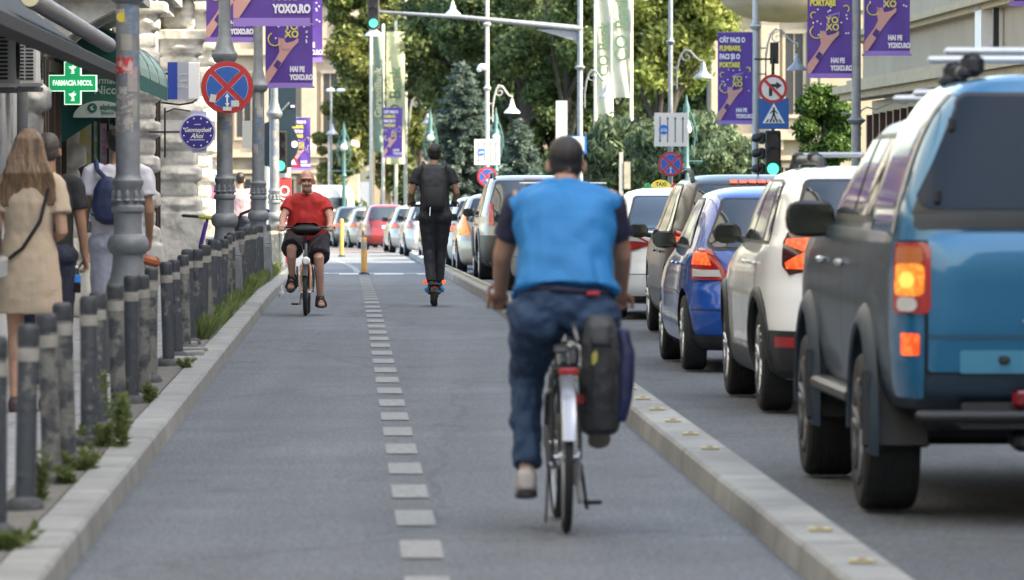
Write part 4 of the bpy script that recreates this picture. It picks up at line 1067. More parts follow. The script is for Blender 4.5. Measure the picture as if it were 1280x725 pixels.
# ---- silver estate with roof bars, mostly behind the near cyclist
ps = paint('silver', (.36,.355,.34), .15, .35)
def bars(t, sh):
    H = sh.k[-1][0]
    for y in (-.6, .3):
        m = MB(); m.cbox((0, y, H+.1), (1.25, .06, .03), None, .01); o = m.build('roof_bar', M_white, t)
        for s in (-1, 1): m = MB(); m.cbox((s*.5, y, H+.05), (.06, .08, .1), None, .015); m.build('bar_foot', M_trim, o)
    m = MB(); m.tube([(.35, -.7, H-.03), (.35, -.75, H+.36)], .012, 6); m.build('antenna', M_black, t)
L, Wd = 4.2, 1.75
car('estate_car', 'pale silver car with white roof bars mostly hidden by the cyclist in blue', 'car', HATCH, L, Wd, 1.47, Vector(((703-640)/F*80, 78+L/2, zg(80))), math.atan(.033), ps, wb=2.6, ra=.8,
    lamps=[dict(poly=[(.6, .82), (1.0, .8), (1.0, .95), (.7, 1.0)])], extra=bars, detail=True)
# ---- silver SUV
L, Wd, ra = 4.7, 1.85, 1.0
psv = paint('light_silver', (.2,.2,.195), .3, .35)
car('suv', 'tall grey SUV with upright red lamps and black lower body left of the blue cyclist', 'car', SUV, L, Wd, 1.8, Vector((-.59+Wd/2-.04*1.3, 93+1.35, zg(94)-.02)), math.atan(.04), psv, wb=2.7, ra=ra, wr=.37, ww=.25,
    clad=True, trim_z=.78, lamps=[dict(poly=[(.68, .95), (.84, .95), (.84, 1.32), (.70, 1.32)], m=M_lampred)], roofc='rails', arch=.08)
# ---- the queue further on: generic cars, rear left ends showing
pbe = paint('beige_silver', (.33,.29,.23), .15, .35); pwh = paint('plain_white', (.48,.47,.45), .05, .4); prd = paint('dark_red', (.22,.012,.01), .2, .3); pdk = paint('dark_grey', (.06,.062,.065), .5, .3)
def genlamp(z=.8, lit=True): return [dict(poly=[(.55, z), (.98, z-.02), (1.0, z+.16), (.7, z+.18)], m=M_lampred, **({'in': [([(.62, z+.02), (.92, z+.02), (.92, z+.12), (.66, z+.12)], M_lamplit)]} if lit else {}))]
def far(name, label, base, L, Wd, H, pxl, Y, p, yaw=.04, lit=True, lamps=None, cat='car', **k):
    x = (pxl-640)/F*Y+Wd/2; y = Y+L/2
    return car(name, label, cat, base, L, Wd, H, Vector((x-yaw*L/2, y, zg(Y+1))), math.atan(yaw), p, detail=False, lamps=lamps or genlamp(.85 if H > 1.55 else .78, lit), group='cars queueing in the distance', **k)
far('hatchback', 'bronze silver hatchback with a lit lamp just left of the tall grey SUV', HATCH, 4.0, 1.72, 1.5, 571, 101, pbe, lamps=[dict(poly=[(.6, .75), (1.0, .72), (1.0, 1.05), (.76, 1.12)], m=M_lampamb)])
far('hatchback', 'white hatchback showing between the scooter rider and the bronze hatchback', HATCH, 4.0, 1.72, 1.5, 557, 112, pwh)
far('saloon_car', 'pale grey saloon immediately right of the scooter rider legs', SEDAN, 4.4, 1.75, 1.45, 545, 124, ps)
far('hatchback', 'dark hatchback half hidden behind the scooter rider', HATCH, 4.0, 1.72, 1.5, 528, 136, pdk, .05)
far('hatchback', 'white hatchback with a round red lamp left of the scooter rider', HATCH, 3.9, 1.7, 1.52, 506, 152, pwh, .07, lamps=[dict(poly=[(.62, .78), (.9, .78), (.9, 1.0), (.66, 1.0)])])
far('hatchback', 'silver hatchback close behind the small red car', HATCH, 4.0, 1.72, 1.46, 488, 168, ps, .09)
far('estate_car', 'small dark red car with a tall red lamp at the end of the right kerb', HATCH, 4.0, 1.7, 1.56, 455, 186, prd, .10, lamps=[dict(poly=[(.6, .78), (.98, .76), (.98, 1.08), (.7, 1.1)])])
far('hatchback', 'beige silver hatchback left of the small red car', HATCH, 4.0, 1.72, 1.47, 437, 200, pbe, .13)
far('estate_car', 'grey estate with a dark rear window beside the far yellow post', HATCH, 4.4, 1.75, 1.55, 417, 206, pdk, .1)
far('hatchback', 'beige car at the left end of the distant queue', HATCH, 4.0, 1.72, 1.47, 399, 214, pbe, .1)
far('hatchback', 'dark red car beyond the queue under the distant flagpoles', HATCH, 4.0, 1.72, 1.7, 487, 250, prd, -.2)
far('taxi', 'cream taxi with a yellow roof lamp beyond the small red car', SEDAN, 4.3, 1.75, 1.75, 503, 236, pwh, -.1, cat='taxi',
    extra=lambda t, sh: (lambda m: (m.cbox((0, .1, 1.84), (.6, .2, .16), None, .05), m.build('taxi_sign', mat('taxi_yellow', (.6,.5,.05), .4), t)))(MB()))
far('hatchback', 'white car turning off behind the scooter rider head of the queue', HATCH, 4.0, 1.72, 1.5, 470, 232, pwh, .1)
VAN = [(.25, .1, .1, .06, 7), (.4, .02, .02, .01, 8), (.6, 0, 0, 0, 8), (1.0, .01, .1, .0, 8), (1.3, .02, .7, .02, 8), (1.6, .04, 1.2, .05, 8), (2.0, .08, 1.6, .12, 7), (2.2, .16, 1.9, .2, 6), (2.3, .35, 2.2, .36, 5)]
t = car('van', 'white delivery van behind the bald cyclist in red', 'van', VAN, 4.8, 2.25, 2.5, PG(404, 226)+Vector((0, 2.4, 0)), .12, pwh, wb=3.0, ra=.9, detail=False, rear=rpoly(-.7, .7, 1.45, 1.95, .08),
        belt=1.4, lamps=[dict(poly=[(.9, .9), (1.1, .9), (1.1, 1.5), (.95, 1.5)])], group=None)

# ---------------------------------------------------------------- blue pickup with hard top (rear axle at y=0 local)
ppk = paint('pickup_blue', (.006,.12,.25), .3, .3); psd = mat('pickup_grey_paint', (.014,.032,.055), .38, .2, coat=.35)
M_bump = mat('bumper_steel', (.035,.037,.04), .45, .4)
M_smk = mat('hardtop_glass', (.01,.017,.03), .22, spec=.22)
X0 = 2.56; t = thing('pickup_truck', 'blue pickup truck with smoked glass hard top and roof bars, nearest vehicle on the right', 'pickup truck', Vector((X0, 26.0, 0)), math.atan(.034))
low = Shell([(.52, -1.06, 3.7, .80, 12), (.60, -1.17, 3.9, .845, 12), (.75, -1.19, 3.95, .865, 12), (.95, -1.2, 3.95, .875, 12), (1.15, -1.2, 3.9, .87, 12), (1.28, -1.19, 3.6, .855, 12), (1.335, -1.17, 2.9, .835, 12)])
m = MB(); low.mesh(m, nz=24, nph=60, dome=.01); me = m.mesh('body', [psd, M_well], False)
cut = MB(); wr = .375
for y in (0, 3.0):
    for s in (-1, 1): cut.lathe([(wr+.11, s*1.0), (wr+.11, s*.55)], (0, y, wr+.03), 32, 'x')
cut.m = [1]*len(cut.f); co = bpy.data.objects.new('cut', cut.mesh('cut', [psd, M_well])); COL.objects.link(co)
r_ = evalmesh(me, [('BOOLEAN', dict(operation='DIFFERENCE', object=co, solver='EXACT'))]); bpy.data.objects.remove(co)
for p in r_.polygons: p.use_smooth = True
r_.set_sharp_from_angle(angle=R(35)); link('body', r_, t)
# cab and hard top
cab = Shell([(1.3, .3, 2.85, .83, 9), (1.36, .34, 2.7, .81, 9), (1.5, .36, 2.4, .77, 9), (1.7, .4, 1.95, .70, 9), (1.84, .45, 1.65, .62, 8), (1.89, .55, 1.5, .5, 7)])
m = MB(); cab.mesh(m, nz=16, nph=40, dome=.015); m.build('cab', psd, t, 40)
top = Shell([(1.3, -1.18, .33, .84, 12), (1.4, -1.17, .33, .825, 12), (1.6, -1.11, .34, .765, 12), (1.8, -1.03, .36, .69, 11), (1.95, -.96, .37, .60, 9), (2.03, -.9, .38, .49, 7), (2.055, -.82, .36, .38, 6)])
m = MB(); top.mesh(m, nz=26, nph=60, dome=.012); m.build('hard_top', ppk, t, 50)
def pp(nm, sh, poly, mode, m_, off, sides=(-1, 1), parent=None, rows=8, cols=12):
    for s in (sides if mode != 'x' else (0,)):
        w = MB(); sh.patch(w, poly, mode, s, off, rows, cols); o_ = w.build(nm, m_, parent or t, True, fix=False)
    return o_
o = pp('rear_window_seal', top, rpoly(-.77, .77, 1.36, 1.975, .07, -.56, .56), 'x', M_trim, .006, rows=16, cols=24)
pp('rear_window', top, rpoly(-.745, .745, 1.44, 1.955, .06, -.55, .55), 'x', M_smk, .012, parent=o, rows=16, cols=24)
pp('window_rail', top, rpoly(-.76, .76, 1.35, 1.425, .015), 'x', M_trim, .02, parent=o)
for x, z in ((-.58, 1.83), (-.66, 1.5), (.58, 1.83), (.66, 1.5)):
    w = MB(); y = top.pt(z, top.phi_of(z, 'x', abs(x))).y; w.cbox((x, y-.03, z), (.03, .03, .07), None, .01); w.build('window_hinge', M_black, o)
w = MB(); y = top.pt(1.92, 0).y; w.cbox((.1, y-.03, 1.92), (.3, .03, .02), None, .005); w.build('brake_strip', M_black, o)
pp('side_window', top, rpoly(-.85, .2, 1.45, 1.86, .06), 'y', M_glass, .008)
for a, b_, s1 in ((.55, 1.2, -1), (1.28, 2.0, -1), (.55, 1.2, 1), (1.28, 2.0, 1)):
    o = pp('window_frame', cab, [(a-.03, 1.37), (b_+.25 if b_ > 1.5 else b_+.03, 1.37), (b_-.12 if b_ > 1.5 else b_, 1.8), (a-.0, 1.8)], 'y', M_trim, .005, (s1,))
    pp('cab_window', cab, [(a, 1.4), (b_+.2 if b_ > 1.5 else b_, 1.4), (b_-.14 if b_ > 1.5 else b_-.02, 1.77), (a+.02, 1.77)], 'y', M_glass, .01, (s1,), parent=o)
pp('pillar_trim', top, [(-1.0, 1.33), (-.9, 1.33), (-.78, 1.97), (-.86, 1.97)], 'y', mat('pillar_beige', (.3,.3,.29), .4, .3), .008)
# tailgate
o = pp('tailgate', low, rpoly(-.70, .70, .70, 1.33, .02), 'x', ppk, .012, rows=14, cols=20)
pp('tailgate_gap', low, rpoly(-.712, .712, .69, 1.334, .02), 'x', M_well, .008)
pp('tailgate_step_shadow', low, rpoly(-.70, .70, .85, .87, .008), 'x', mat('paint_pickup_shadow', (.008,.06,.12), .5), .017, parent=o)  # strip in darkened body blue: shadow line of the step put into colour
pp('plate_panel', low, rpoly(-.56, .22, .695, .80, .012), 'x', mat('plate_panel_blue', (.06,.23,.36), .35, .1), .022, parent=o)
w = MB(); w.cbox((-.36, -1.225, .755), (.05, .02, .035), None, .008); w.build('latch', M_black, o)
w = MB(); w.cbox((-.24, -1.225, .93), (.07, .012, .02), None, .006); w.build('badge', M_chrome, o)
# corner panels in body blue
for s in (-1, 1):
    w = MB(); low.patch(w, [(.72, .58), (.98, .58), (1.02, .8), (1.02, 1.33), (.72, 1.33)], 'q', s, .005, 12, 10); w.build('corner_panel', ppk, t, True, fix=False)
    o = None
    w = MB(); low.patch(w, rpoly(.69, .905, .965, 1.285, .03), 'q', s, .022, 10, 10); o = w.build('tail_lamp', M_lampred, t, True, fix=False)
    w = MB(); low.patch(w, rpoly(.72, .87, 1.19, 1.265, .02), 'q', s, .03, 4, 6); w.build('turn_lamp', mat('amber_unlit', (.4,.1,.015), .2, coat=1), o, True, fix=False)
    w = MB(); low.patch(w, rpoly(.715, .87, 1.045, 1.19, .03), 'q', s, .031, 5, 6); w.build('brake_lamp', M_lampamb, o, True, fix=False)
    w = MB(); low.patch(w, rpoly(.755, .83, 1.08, 1.155, .036), 'q', s, .036, 5, 6); w.build('bulb_glow', mat('bulb_glow', (.6,.3,.08), .3, emit=(1,.3,.06), es=.4), o, True, fix=False)
    w = MB(); low.patch(w, rpoly(.745, .85, .975, 1.04, .03), 'q', s, .032, 5, 6); w.build('reverse_lamp', M_lampwht, o, True, fix=False)
    w = MB(); low.patch(w, rpoly(.74, .85, .775, .875, .012), 'q', s, .012, 4, 6); w.build('reflector', M_lamplit if s < 0 else M_lampred, t, True, fix=False)  # left reflector is no lamp; its shine is put in as emission
    # flared arches
    for y in (0, 3.0):
        w = MB(); rings = []
        for i in range(25):
            a = R(-4+196*i/24); ring = []
            for rr, x in ((wr+.105, .84), (wr+.10, .905), (wr+.115, .918), (wr+.15, .912), (wr+.19, .89), (wr+.215, .868)):
                zz = wr+.03+rr*math.sin(a); ring.append(Vector((s*x, y+rr*math.cos(a), min(zz, 1.3))))
            rings.append(ring)
        w.loft(rings, False, False); w.build('wheel_arch_flare', mat('flare_paint', (.02,.036,.055), .5, .2), t, True, fix=False)
        w = MB(); w.cbox((s*.78, y-.49, .5), (.32, .03, .36), Matrix.Rotation(R(-6), 3, 'X'), .012); w.build('mud_flap', M_black, t)
    w = MB(); w.cbox((s*.86, 1.5, .52), (.12, 1.9, .07), None, .02); w.build('side_step', M_bump, t)
    w = MB(); w.cbox((s*.885, 1.25, 1.16), (.03, .2, .035), None, .01); w.build('door_handle', M_chrome, t)
    w = MB(); w.cbox((s*.885, 2.25, 1.16), (.03, .2, .035), None, .01); w.build('door_handle', M_chrome, t)
    mirror(t, s*.78, 2.35, 1.37, s, .27, .2)
    w = MB()
    for yy in (.42, 1.22, 2.35): low.patch(w, [(yy, .58), (yy+.01, .58), (yy+.01, 1.32), (yy, 1.32)], 'y', s, .003, 8, 1)
    w.build('door_gap', M_well, t, fix=False)
for s in (-1, 1):
    for y in (0, 3.0): wheel(t, s*.775, y, wr, .27, M_rimd, s, 6)
w = MB(); w.tube([(-.74, -1.24, .5), (.74, -1.24, .5)], .028, 10); w.cbox((0, -1.12, .5), (.1, .25, .08)); w.build('bumper_bar', M_bump, t, 40)
w = MB(); w.cbox((-.24, -1.24, .58), (.17, .05, .09), None, .02); w.build('fog_lamp', mat('dark_red_lamp', (.16,.005,.012), .2, coat=1), t)
w = MB(); w.cbox((0, -.2, .5), (1.1, 2.0, .12)); w.tube([(-.72, 0, .36), (.72, 0, .36)], .05, 10); w.ball((.05, 0, .36), (.14, .16, .14)); w.tube([(.0, -1.22, .42), (.0, -1.3, .38)], .02, 8); w.cbox((-.15, -1.0, .38), (.3, .3, .1), None, .03)
w.cbox((0, 1.5, .47), (1.3, 4.3, .14), None, .03); w.build('underbody_shade_box', M_black, t)  # wide box added to the underbody to deepen the shade below the truck
w = MB(); w.tube([(.45, .6, .42), (.45, -1.05, .4)], .03, 10, False); w.build('exhaust', M_bump, t)
for y, z, w_ in ((-.55, 2.175, .56), (.15, 2.15, .56), (.8, 2.0, .56), (1.35, 1.98, .6)):
    w = MB(); w.cbox((0, y, z), (w_*2, .07, .035), None, .014); o = w.build('roof_bar', mat('bar_alu', (.62,.63,.65), .35, .3), t)
    for s in (-1, 1):
        w = MB(); w.cbox((s*.43, y, z-.065), (.11, .12, .11), None, .03); w.cbox((s*.47, y, z-.10), (.07, .16, .06), None, .02); w.build('bar_foot', M_black, o)
# ================================================================= STREET FURNITURE
# ---- bollards
M_boll = mat('bollard_paint', (.04,.047,.058), .55, 0, .0, 9, .5, col2=(.125,.125,.12), thr=(.57, .63), bscale=30)
M_boll2 = mat('worn_bollard_paint', (.04,.045,.052), .6, 0, .0, 7, .6, col2=(.14,.14,.13), thr=(.44, .53), bscale=30)
M_bband = mat('bollard_band', (.27,.26,.24), .7, 0, .2, 14, .2)
M_bbase = mat('bollard_foot', (.06,.065,.07), .8, 0, .3, 14, .5)
def boll_mesh():
    a = MB(); a.lathe([(.047, .0), (.047, .805), (.044, .82)], (0,0,0), 20, 'z')
    b = MB(); b.lathe([(.05, .66), (.0505, .665), (.0505, .715), (.05, .72)], (0,0,0), 20, 'z', False)
    c = MB(); c.lathe([(.048, .735), (.0495, .745), (.0495, .80), (.046, .815), (.034, .826), (.001, .828)], (0,0,0), 20, 'z')
    d = MB(); d.lathe([(.085, -.01), (.085, .02), (.075, .045), (.05, .06)], (0,0,0), 20, 'z')
    return [('post', a, M_boll), ('band', b, M_bband), ('cap', c, mat('bollard_cap', (.035,.04,.047), .6, 0, .2, 20, .3)), ('foot', d, M_bbase)]
bt = thing('bollard', 'x', 'bollard', (0,0,0), 0, 'grey bollards along the left kerb')
for nm, m_, mm in boll_mesh(): m_.build(nm, mm, bt, 40)
worn = bpy.data.meshes.new_from_object([c for c in COL.objects if c.parent == bt and c.name.startswith('post')][0]); worn.materials.clear(); worn.materials.append(M_boll2)
first = True; n = 0; br = random.Random(5)
Ys = [22.4, 24.2, 26.3, 27.9, 29.9, 31.6, 33.4, 35.4, 37.3, 39.0, 42.4]
y = 44.2
while y < 108: Ys.append(y); y += 1.75
for v in Ys:
    n += 1; u = uL(v)-.345+br.uniform(-.015, .015)
    L_ = 'grey metal bollard with a pale band, %s from the front in the kerb row' % ordinal(n)
    if n == 1: L_ = 'bollard cut off by the left edge of the photo, nearest of the kerb row'
    if n == 2: L_ = 'nearest whole bollard, dark grey with flaking paint, in front of the woman in beige'
    if v == 42.4: L_ = 'thick clean bollard standing apart after the gap in the kerb row'
    o = bt if first else dup(bt, (0, 0, 0))
    if first: first = False
    o.location = RD(u, v, .105); o['label'] = L_
    o.rotation_euler = (R(br.uniform(-2.2, 2.2)), R(br.uniform(-2.2, 2.2)), br.uniform(0, 6)); o.scale = (1, 1, br.uniform(.97, 1.02))
    if n in (3, 4, 7, 9, 10, 13, 17, 21, 24) and n > 1:
        for c in [k for k in COL.objects if k.parent == o and k.name.startswith('post')]: c.data = worn
# loose paving stones at the foot of the clean bollard
for i, (px, py, w_) in enumerate(((232, 445, .3), (222, 452, .24), (243, 440, .26), (226, 433, .22))):
    Y = F*1.49/(py-HOR); m = MB(); m.cbox((0, 0, .025), (w_, .22, .05), None, .01); o = m.build('loose_slab', M_kerb); o.location = PG(px, Y, .1+.0); o.rotation_euler = (0, R(2*i-3), i*.8)
    tag(o, ['largest loose concrete slab at the foot of the clean bollard', 'loose slab piece lying nearest the kerb by the clean bollard', 'tilted slab piece right of the clean bollard', 'small slab piece furthest back by the clean bollard'][i], 'slab', 'loose slabs beside the bollard gap')
# ---- reflector studs on the right kerb
M_ref = mat('reflector_yellow', (.36,.31,.13), .5, 0, .1, 30); M_refr = mat('reflector_red', (.2,.09,.04), .4)
rt = thing('kerb_reflector', 'x', 'reflector', (0,0,0), ROADYAW, 'yellow reflector studs on the right kerb')
m = MB(); m.cbox((0, 0, .006), (.10, .09, .012), None, .006); m.build('base', M_ref, rt)
m = MB(); m.cbox((.0, 0, .013), (.035, .04, .01), None, .006); m.build('lens', M_refr, rt)
rv = [20.75, 22.6]+[29.3+1.63*i for i in range(8)]+[42.5+1.3*i for i in range(52)]
for i, v in enumerate(rv):
    L_ = 'small yellow reflector stud on the right kerb, %s from the front' % ordinal(i+1)
    o = rt if i == 0 else dup(rt, (0,0,0)); o.location = RD(uR(v)+.15, v, .119); o['label'] = L_
# ---- yellow lane posts
M_post = mat('yellow_post', (.46,.25,.05), .6, 0, .15, 12)
for i, (px, Y, h, lab) in enumerate(((455, 100.2, .66, 'yellow plastic post standing on the crossing line in the cycle lane'), (427, 150, 1.02, 'yellow plastic post further back near the left end of the queue'))):
    t = thing('lane_post', lab, 'post', PG(px, Y), 0, 'yellow posts in the cycle lane')
    m = MB(); m.lathe([(.055, 0), (.055, h), (.04, h+.02), (.001, h+.03)], (0,0,0), 14); m.build('tube', M_post, t, 40)
    m = MB(); m.lathe([(.1, -.005), (.1, .02), (.06, .05)], (0,0,0), 14); m.build('foot', M_black, t, 40)
    if i == 0:
        m = MB(); m.lathe([(.056, h-.2), (.0565, h-.05)], (0,0,0), 14, 'z', False); m.build('band', M_bband, t, fix=False)

# ---- ornate lamp posts
LP = [(.2, .0), (.205, .04), (.2, .5), (.2, .53), (.185, .56), (.17, .62), (.165, .66), (.135, .72), (.12, .8), (.115, .87), (.118, .89), (.14, .905), (.155, .94), (.158, .97), (.152, 1.0), (.136, 1.03), (.112, 1.045), (.106, 1.07), (.106, 1.2), (.125, 1.22), (.125, 1.25), (.108, 1.27),
      (.106, 1.4), (.118, 1.42), (.118, 1.45), (.1, 1.47), (.092, 1.5), (.088, 2.78), (.12, 2.80), (.15, 2.86), (.15, 2.89), (.12, 2.93), (.1, 3.0), (.085, 3.06), (.07, 3.12), (.066, 3.6), (.06, 7.6), (.001, 7.62)]
def lamp_head(parent, x, z, sc=1., m_=None, y=0):
    m = MB(); c = (x, y, z)
    m.lathe([(.03, .34), (.045, .31), (.05, .25), (.075, .2), (.08, .14), (.12, .08), (.2, .01), (.235, -.04), (.235, -.06), (.2, -.055), (.05, -.03), (.001, -.03)], c, 22)
    m.xform(Matrix.Translation(c) @ Matrix.Scale(sc, 4) @ Matrix.Translation(-Vector(c))); return m.build('lamp_shade', m_ or M_lampgrey, parent, 40)
def scroll_arm(parent, x0, z0, s, L, H=.55, m_=None, r=.022, hz=0):
    """swan-neck arm from the pole up and out, with a scroll"""
    m = MB(); P = [(x0, 0, z0), (x0+s*.04, 0, z0+H*.5), (x0+s*.1, 0, z0+H*.85), (x0+s*L*.3, 0, z0+H*1.05), (x0+s*L*.5, 0, z0+H), (x0+s*L*.7, 0, z0+H*.72), (x0+s*L*.85, 0, z0+H*.55), (x0+s*L, 0, z0+H*.52), (x0+s*L*1.0, 0, z0+H*.4)]
    m.tube(P, r, 8); sp = []
    for k in range(15):
        a = k/14*math.pi*2.6; q = .15*(1-k/18); sp.append((x0+s*(L*.36+q*math.cos(a+.6)*s*s), 0, z0+H*.72+q*math.sin(a+.6)))
    m.tube(sp, r*.6, 6); return m.build('scroll_arm', m_ or M_lampgrey, parent, True)
def sticker(parent, z0, z1, a0, a1, r, m_, name='sticker'):
    m = MB(); n = 8; P = []
    for i in range(n+1):
        a = R(a0+(a1-a0)*i/n)
        P += [(r*math.sin(a), -r*math.cos(a), z0), (r*math.sin(a), -r*math.cos(a), z1)]
    m.add(P, [(2*i, 2*i+2, 2*i+3, 2*i+1) for i in range(n)]); return m.build(name, m_, parent, fix=False)
def lamp_post(label, px, Y, stickers=True, scale=1., seed=0, group='ornate grey lamp posts on the left pavement', base=.105):
    t = thing('street_lamp', label, 'lamp post', PG(px, Y, base), 0, group)
    m = MB(); m.lathe(LP, (0,0,0), 28); m0 = m      # leaf ornament on the drum and beading on the plinth
    for k in range(10):
        a = 2*math.pi*k/10; c = Vector((.106*math.sin(a), .106*math.cos(a), 1.335)); m.ball(c, (.022, .022, .05), 8, 6); m.ball(c+Vector((0, 0, -.035)), (.03, .03, .018), 8, 6)
    for k in range(28):
        a = 2*math.pi*k/28; m.ball((.186*math.sin(a), .186*math.cos(a), .565), (.016, .016, .014), 6, 5)
    m.build('post', M_lampgrey, t, 35)
    if stickers:
        r = random.Random(seed)
        cols = [mat('stk_%d' % i, c, .6, 0, 0, 25, 0, col2=tuple(.5*k+.12 for k in c), thr=(.45, .55)) for i, c in enumerate(((.4,.38,.36), (.1,.16,.26), (.3,.28,.25), (.16,.17,.18), (.35,.3,.3)))]
        z = 1.55
        while z < 2.7:
            h = r.uniform(.06, .2); a = r.uniform(-60, 10); sticker(t, z, z+h, a, a+r.uniform(40, 70), .0905, cols[r.randrange(5)]); z += h*r.uniform(.5, 1.1)
    scroll_arm(t, .06, 5.9, 1, 1.3, .9); lamp_head(t, 1.36, 5.95)
    return t
t = lamp_post('nearest ornate grey lamp post covered with stickers in front of the man in white', 160, 41, True, seed=2)
M_s1 = mat('stk_yellow', (.55,.42,.05), .5); M_s2 = mat('stk_white', (.55,.55,.52), .6, 0, .06, 30); M_s3 = mat('stk_blue', (.12,.33,.5), .5, 0, 0, 9, 0, col2=(.5,.55,.58), thr=(.4, .6)); M_s4 = mat('stk_red', (.5,.05,.06), .5, 0, 0, 22, 0, col2=(.55,.4,.38), thr=(.5, .58)); M_s5 = mat('stk_poster', (.36,.35,.34), .8, 0, 0, 14, 0, col2=(.5,.49,.47), thr=(.4, .6))
def zz(py): return 1.6-(py-218)/F*41-.105
Rr = .0905
sticker(t, zz(234), zz(170), -85, 60, Rr, M_s5, 'poster')
sticker(t, zz(165), zz(118), -70, 30, Rr+.001, mat('stk_grey', (.2,.19,.2), .8, 0, 0, 30, 0, col2=(.4,.38,.36), thr=(.42, .6)), 'poster')
LS = [(33, 12, M_s2), (47, 38, M_s2), (71, 52, M_s3), (104, 71, M_s2), (126, 108, M_s2)]
lt = MB()
for a, b_, mm in LS: sticker(t, zz(a), zz(b_), -75, 5 if mm is M_s2 and a < 60 else 45, .0895 if a > 110 else .088, mm)
sticker(t, zz(92), zz(72), -70, 30, .092, M_s4)
m = MB(); m.lathe([(0, 0), (.038, 0), (.038, .004), (0, .004)], (-.04, -.0865, zz(22)), 18, 'y'); m.build('sun_sticker', M_s1, t)
lamp_post('second ornate lamp post carrying the round blue and red no stopping sign', 281, 63, seed=4)
lamp_post('third ornate lamp post, right of the no stopping sign, with purple banners', 323, 80, seed=6)
lamp_post('fourth ornate lamp post just left of the bald cyclist', 343, 101, seed=8)

# ---- purple banners
M_pur = mat('banner_purple', (.085,.035,.26), .55, 0, .1, 2)
M_purl = mat('banner_lilac', (.26,.16,.5), .55)
M_flesh = mat('banner_flesh', (.5,.27,.25), .6)
M_yel = mat('banner_yellow', (.62,.55,.08), .5); M_btx = mat('banner_white', (.66,.63,.72), .5)
M_purd = mat('banner_deep_purple', (.05,.02,.17), .55)
def banner(label, px0, px1, py0, py1, Y, side=-1, full=True, curve=0):
    """fabric banner with its printed artwork; (px0,py0)-(px1,py1) photo rectangle at distance Y. aspect 0.4:1"""
    U = Y/F; w = (px1-px0)*U; h = w*2.55; cxp = (px0+px1)/2; bot = H0-(py1-HOR)*U
    t = thing('banner', label, 'banner', ((cxp-640)*U, Y, bot), R(curve), 'purple advertising banners on the lamp posts')
    m = MB(); g = []
    for i in range(13):
        z = h*i/12; g.append([Vector((-w/2+w*j/8, .012*math.sin(j*.9+i*.5), z)) for j in range(9)])
    vs = [p for r in g for p in r]; m.add(vs, [(i*9+j, i*9+j+1, (i+1)*9+j+1, (i+1)*9+j) for i in range(12) for j in range(8)])
    b_ = len(m.v); m.add([p+Vector((0, .012, 0)) for p in vs], [(i*9+j, (i+1)*9+j, (i+1)*9+j+1, i*9+j+1) for i in range(12) for j in range(8)])
    m.build('fabric', M_pur, t, True, fix=False)
    m = MB(); m.box(-w/2, -.018, -.02*h, w/2, .0, .022*h); m.build('hem', M_purl, t)
    for z in (-.012*h, h): m = MB(); m.tube([(-w/2-.03 if side > 0 else -w/2, .02, z), (w/2+.02, .02, z)], .014, 6); m.build('banner_rod', M_lampgrey, t)
    def pol(nm, P, m_, y=-.02, par=t):
        k = MB(); k.prism([(x*w, z*w) for x, z in P], y-.003, y); return k.build(nm, m_, par)
    # arm, hand with phone, bracelet, confetti (coordinates in banner widths)
    o = pol('arm_artwork', [(-.5, .06), (-.43, .05), (-.12, .52), (.02, .72), (.14, .86), (.12, .95), (.0, .93), (-.1, .86), (-.16, .98), (-.22, 1.02), (-.23, .9), (-.2, .72), (-.28, .56), (-.5, .26)], M_flesh)
    pol('bracelet', [(-.33, .42), (-.24, .34), (-.16, .48), (-.25, .55)], M_purd, -.024, o)
    pol('phone', [(-.14, .78), (.16, .86), (.22, 1.42), (-.04, 1.36)], M_purl, -.018+.0, o)
    pol('phone_screen', [(-.11, .81), (.14, .88), (.195, 1.38), (-.015, 1.32)], M_purd, -.024, o)
    pol('palm', [(-.12, .76), (.06, .78), (.2, .92), (.2, 1.0), (.08, .93), (-.06, .9), (-.12, 1.0), (-.18, 1.0)], M_flesh, -.028, o)
    for s_, dx, dz in (('YO', .05, 1.24), ('XO', .06, 1.08)):
        text(s_, .2*w, M_yel, t, (dx*w, -.03, dz*w), xs=.95, bold=.004)
    m = MB(); r = random.Random(int(px0))
    for k in range(13):
        a = r.uniform(-.44, .44); z = r.uniform(.85, 1.6)
        if -.2 < a < .25 and .8 < z < 1.4: a = math.copysign(.36, a)+.1*a
        m.cbox((a*w, -.021, z*w), (.035*w, .004, .035*w), Matrix.Rotation(r.uniform(0, 1.5), 3, 'Y'))
    m.build('confetti', M_btx, t)
    m = MB()
    for cx_, cz, rr, a0, a1 in ((-.36, 1.35, .07, 60, 250), (.36, 1.5, .07, -60, 160), (-.3, .98, .14, 120, 330)):
        m.tube([(w*(cx_+rr*math.cos(R(a))), -.021, w*(cz+rr*math.sin(R(a)))) for a in range(a0, a1, 20)], .012*w, 6)
    m.build('squiggle', M_yel, t)
    text('HAI PE', .15*w, M_btx, t, (.02*w, -.024, .34*w), xs=.70, bold=.008, align='LEFT')
    text('YOXO.RO', .15*w, M_btx, t, (.02*w, -.024, .17*w), xs=.70, bold=.008, align='LEFT')
    for k, (s_, mm) in enumerate((('CÂT FACI O', M_btx), ('PLIMBARE,', M_yel), ('FACI ȘI O', M_btx), ('PORTARE', M_yel))):
        text(s_, .19*w, mm, t, (-.45*w, -.024, (2.33-.235*k)*w), xs=.70, bold=.009, align='LEFT')
    return t
banner('large purple banner cut by the top edge, on the no stopping sign post', 292, 388, -200, 28, 63, 1)
banner('purple banner behind the no stopping sign post, left of it', 258, 317, -80, 50, 80, -1)
banner('purple banner with a raised hand below the large top banner', 332, 391, -40, 107, 81, 1)
banner('narrow purple banner at the right rear of the left banners', 349, 403, -60, 75, 101, 1)
banner('small distant purple banner above the bald cyclist', 363, 388, 157, 211, 128, 1)
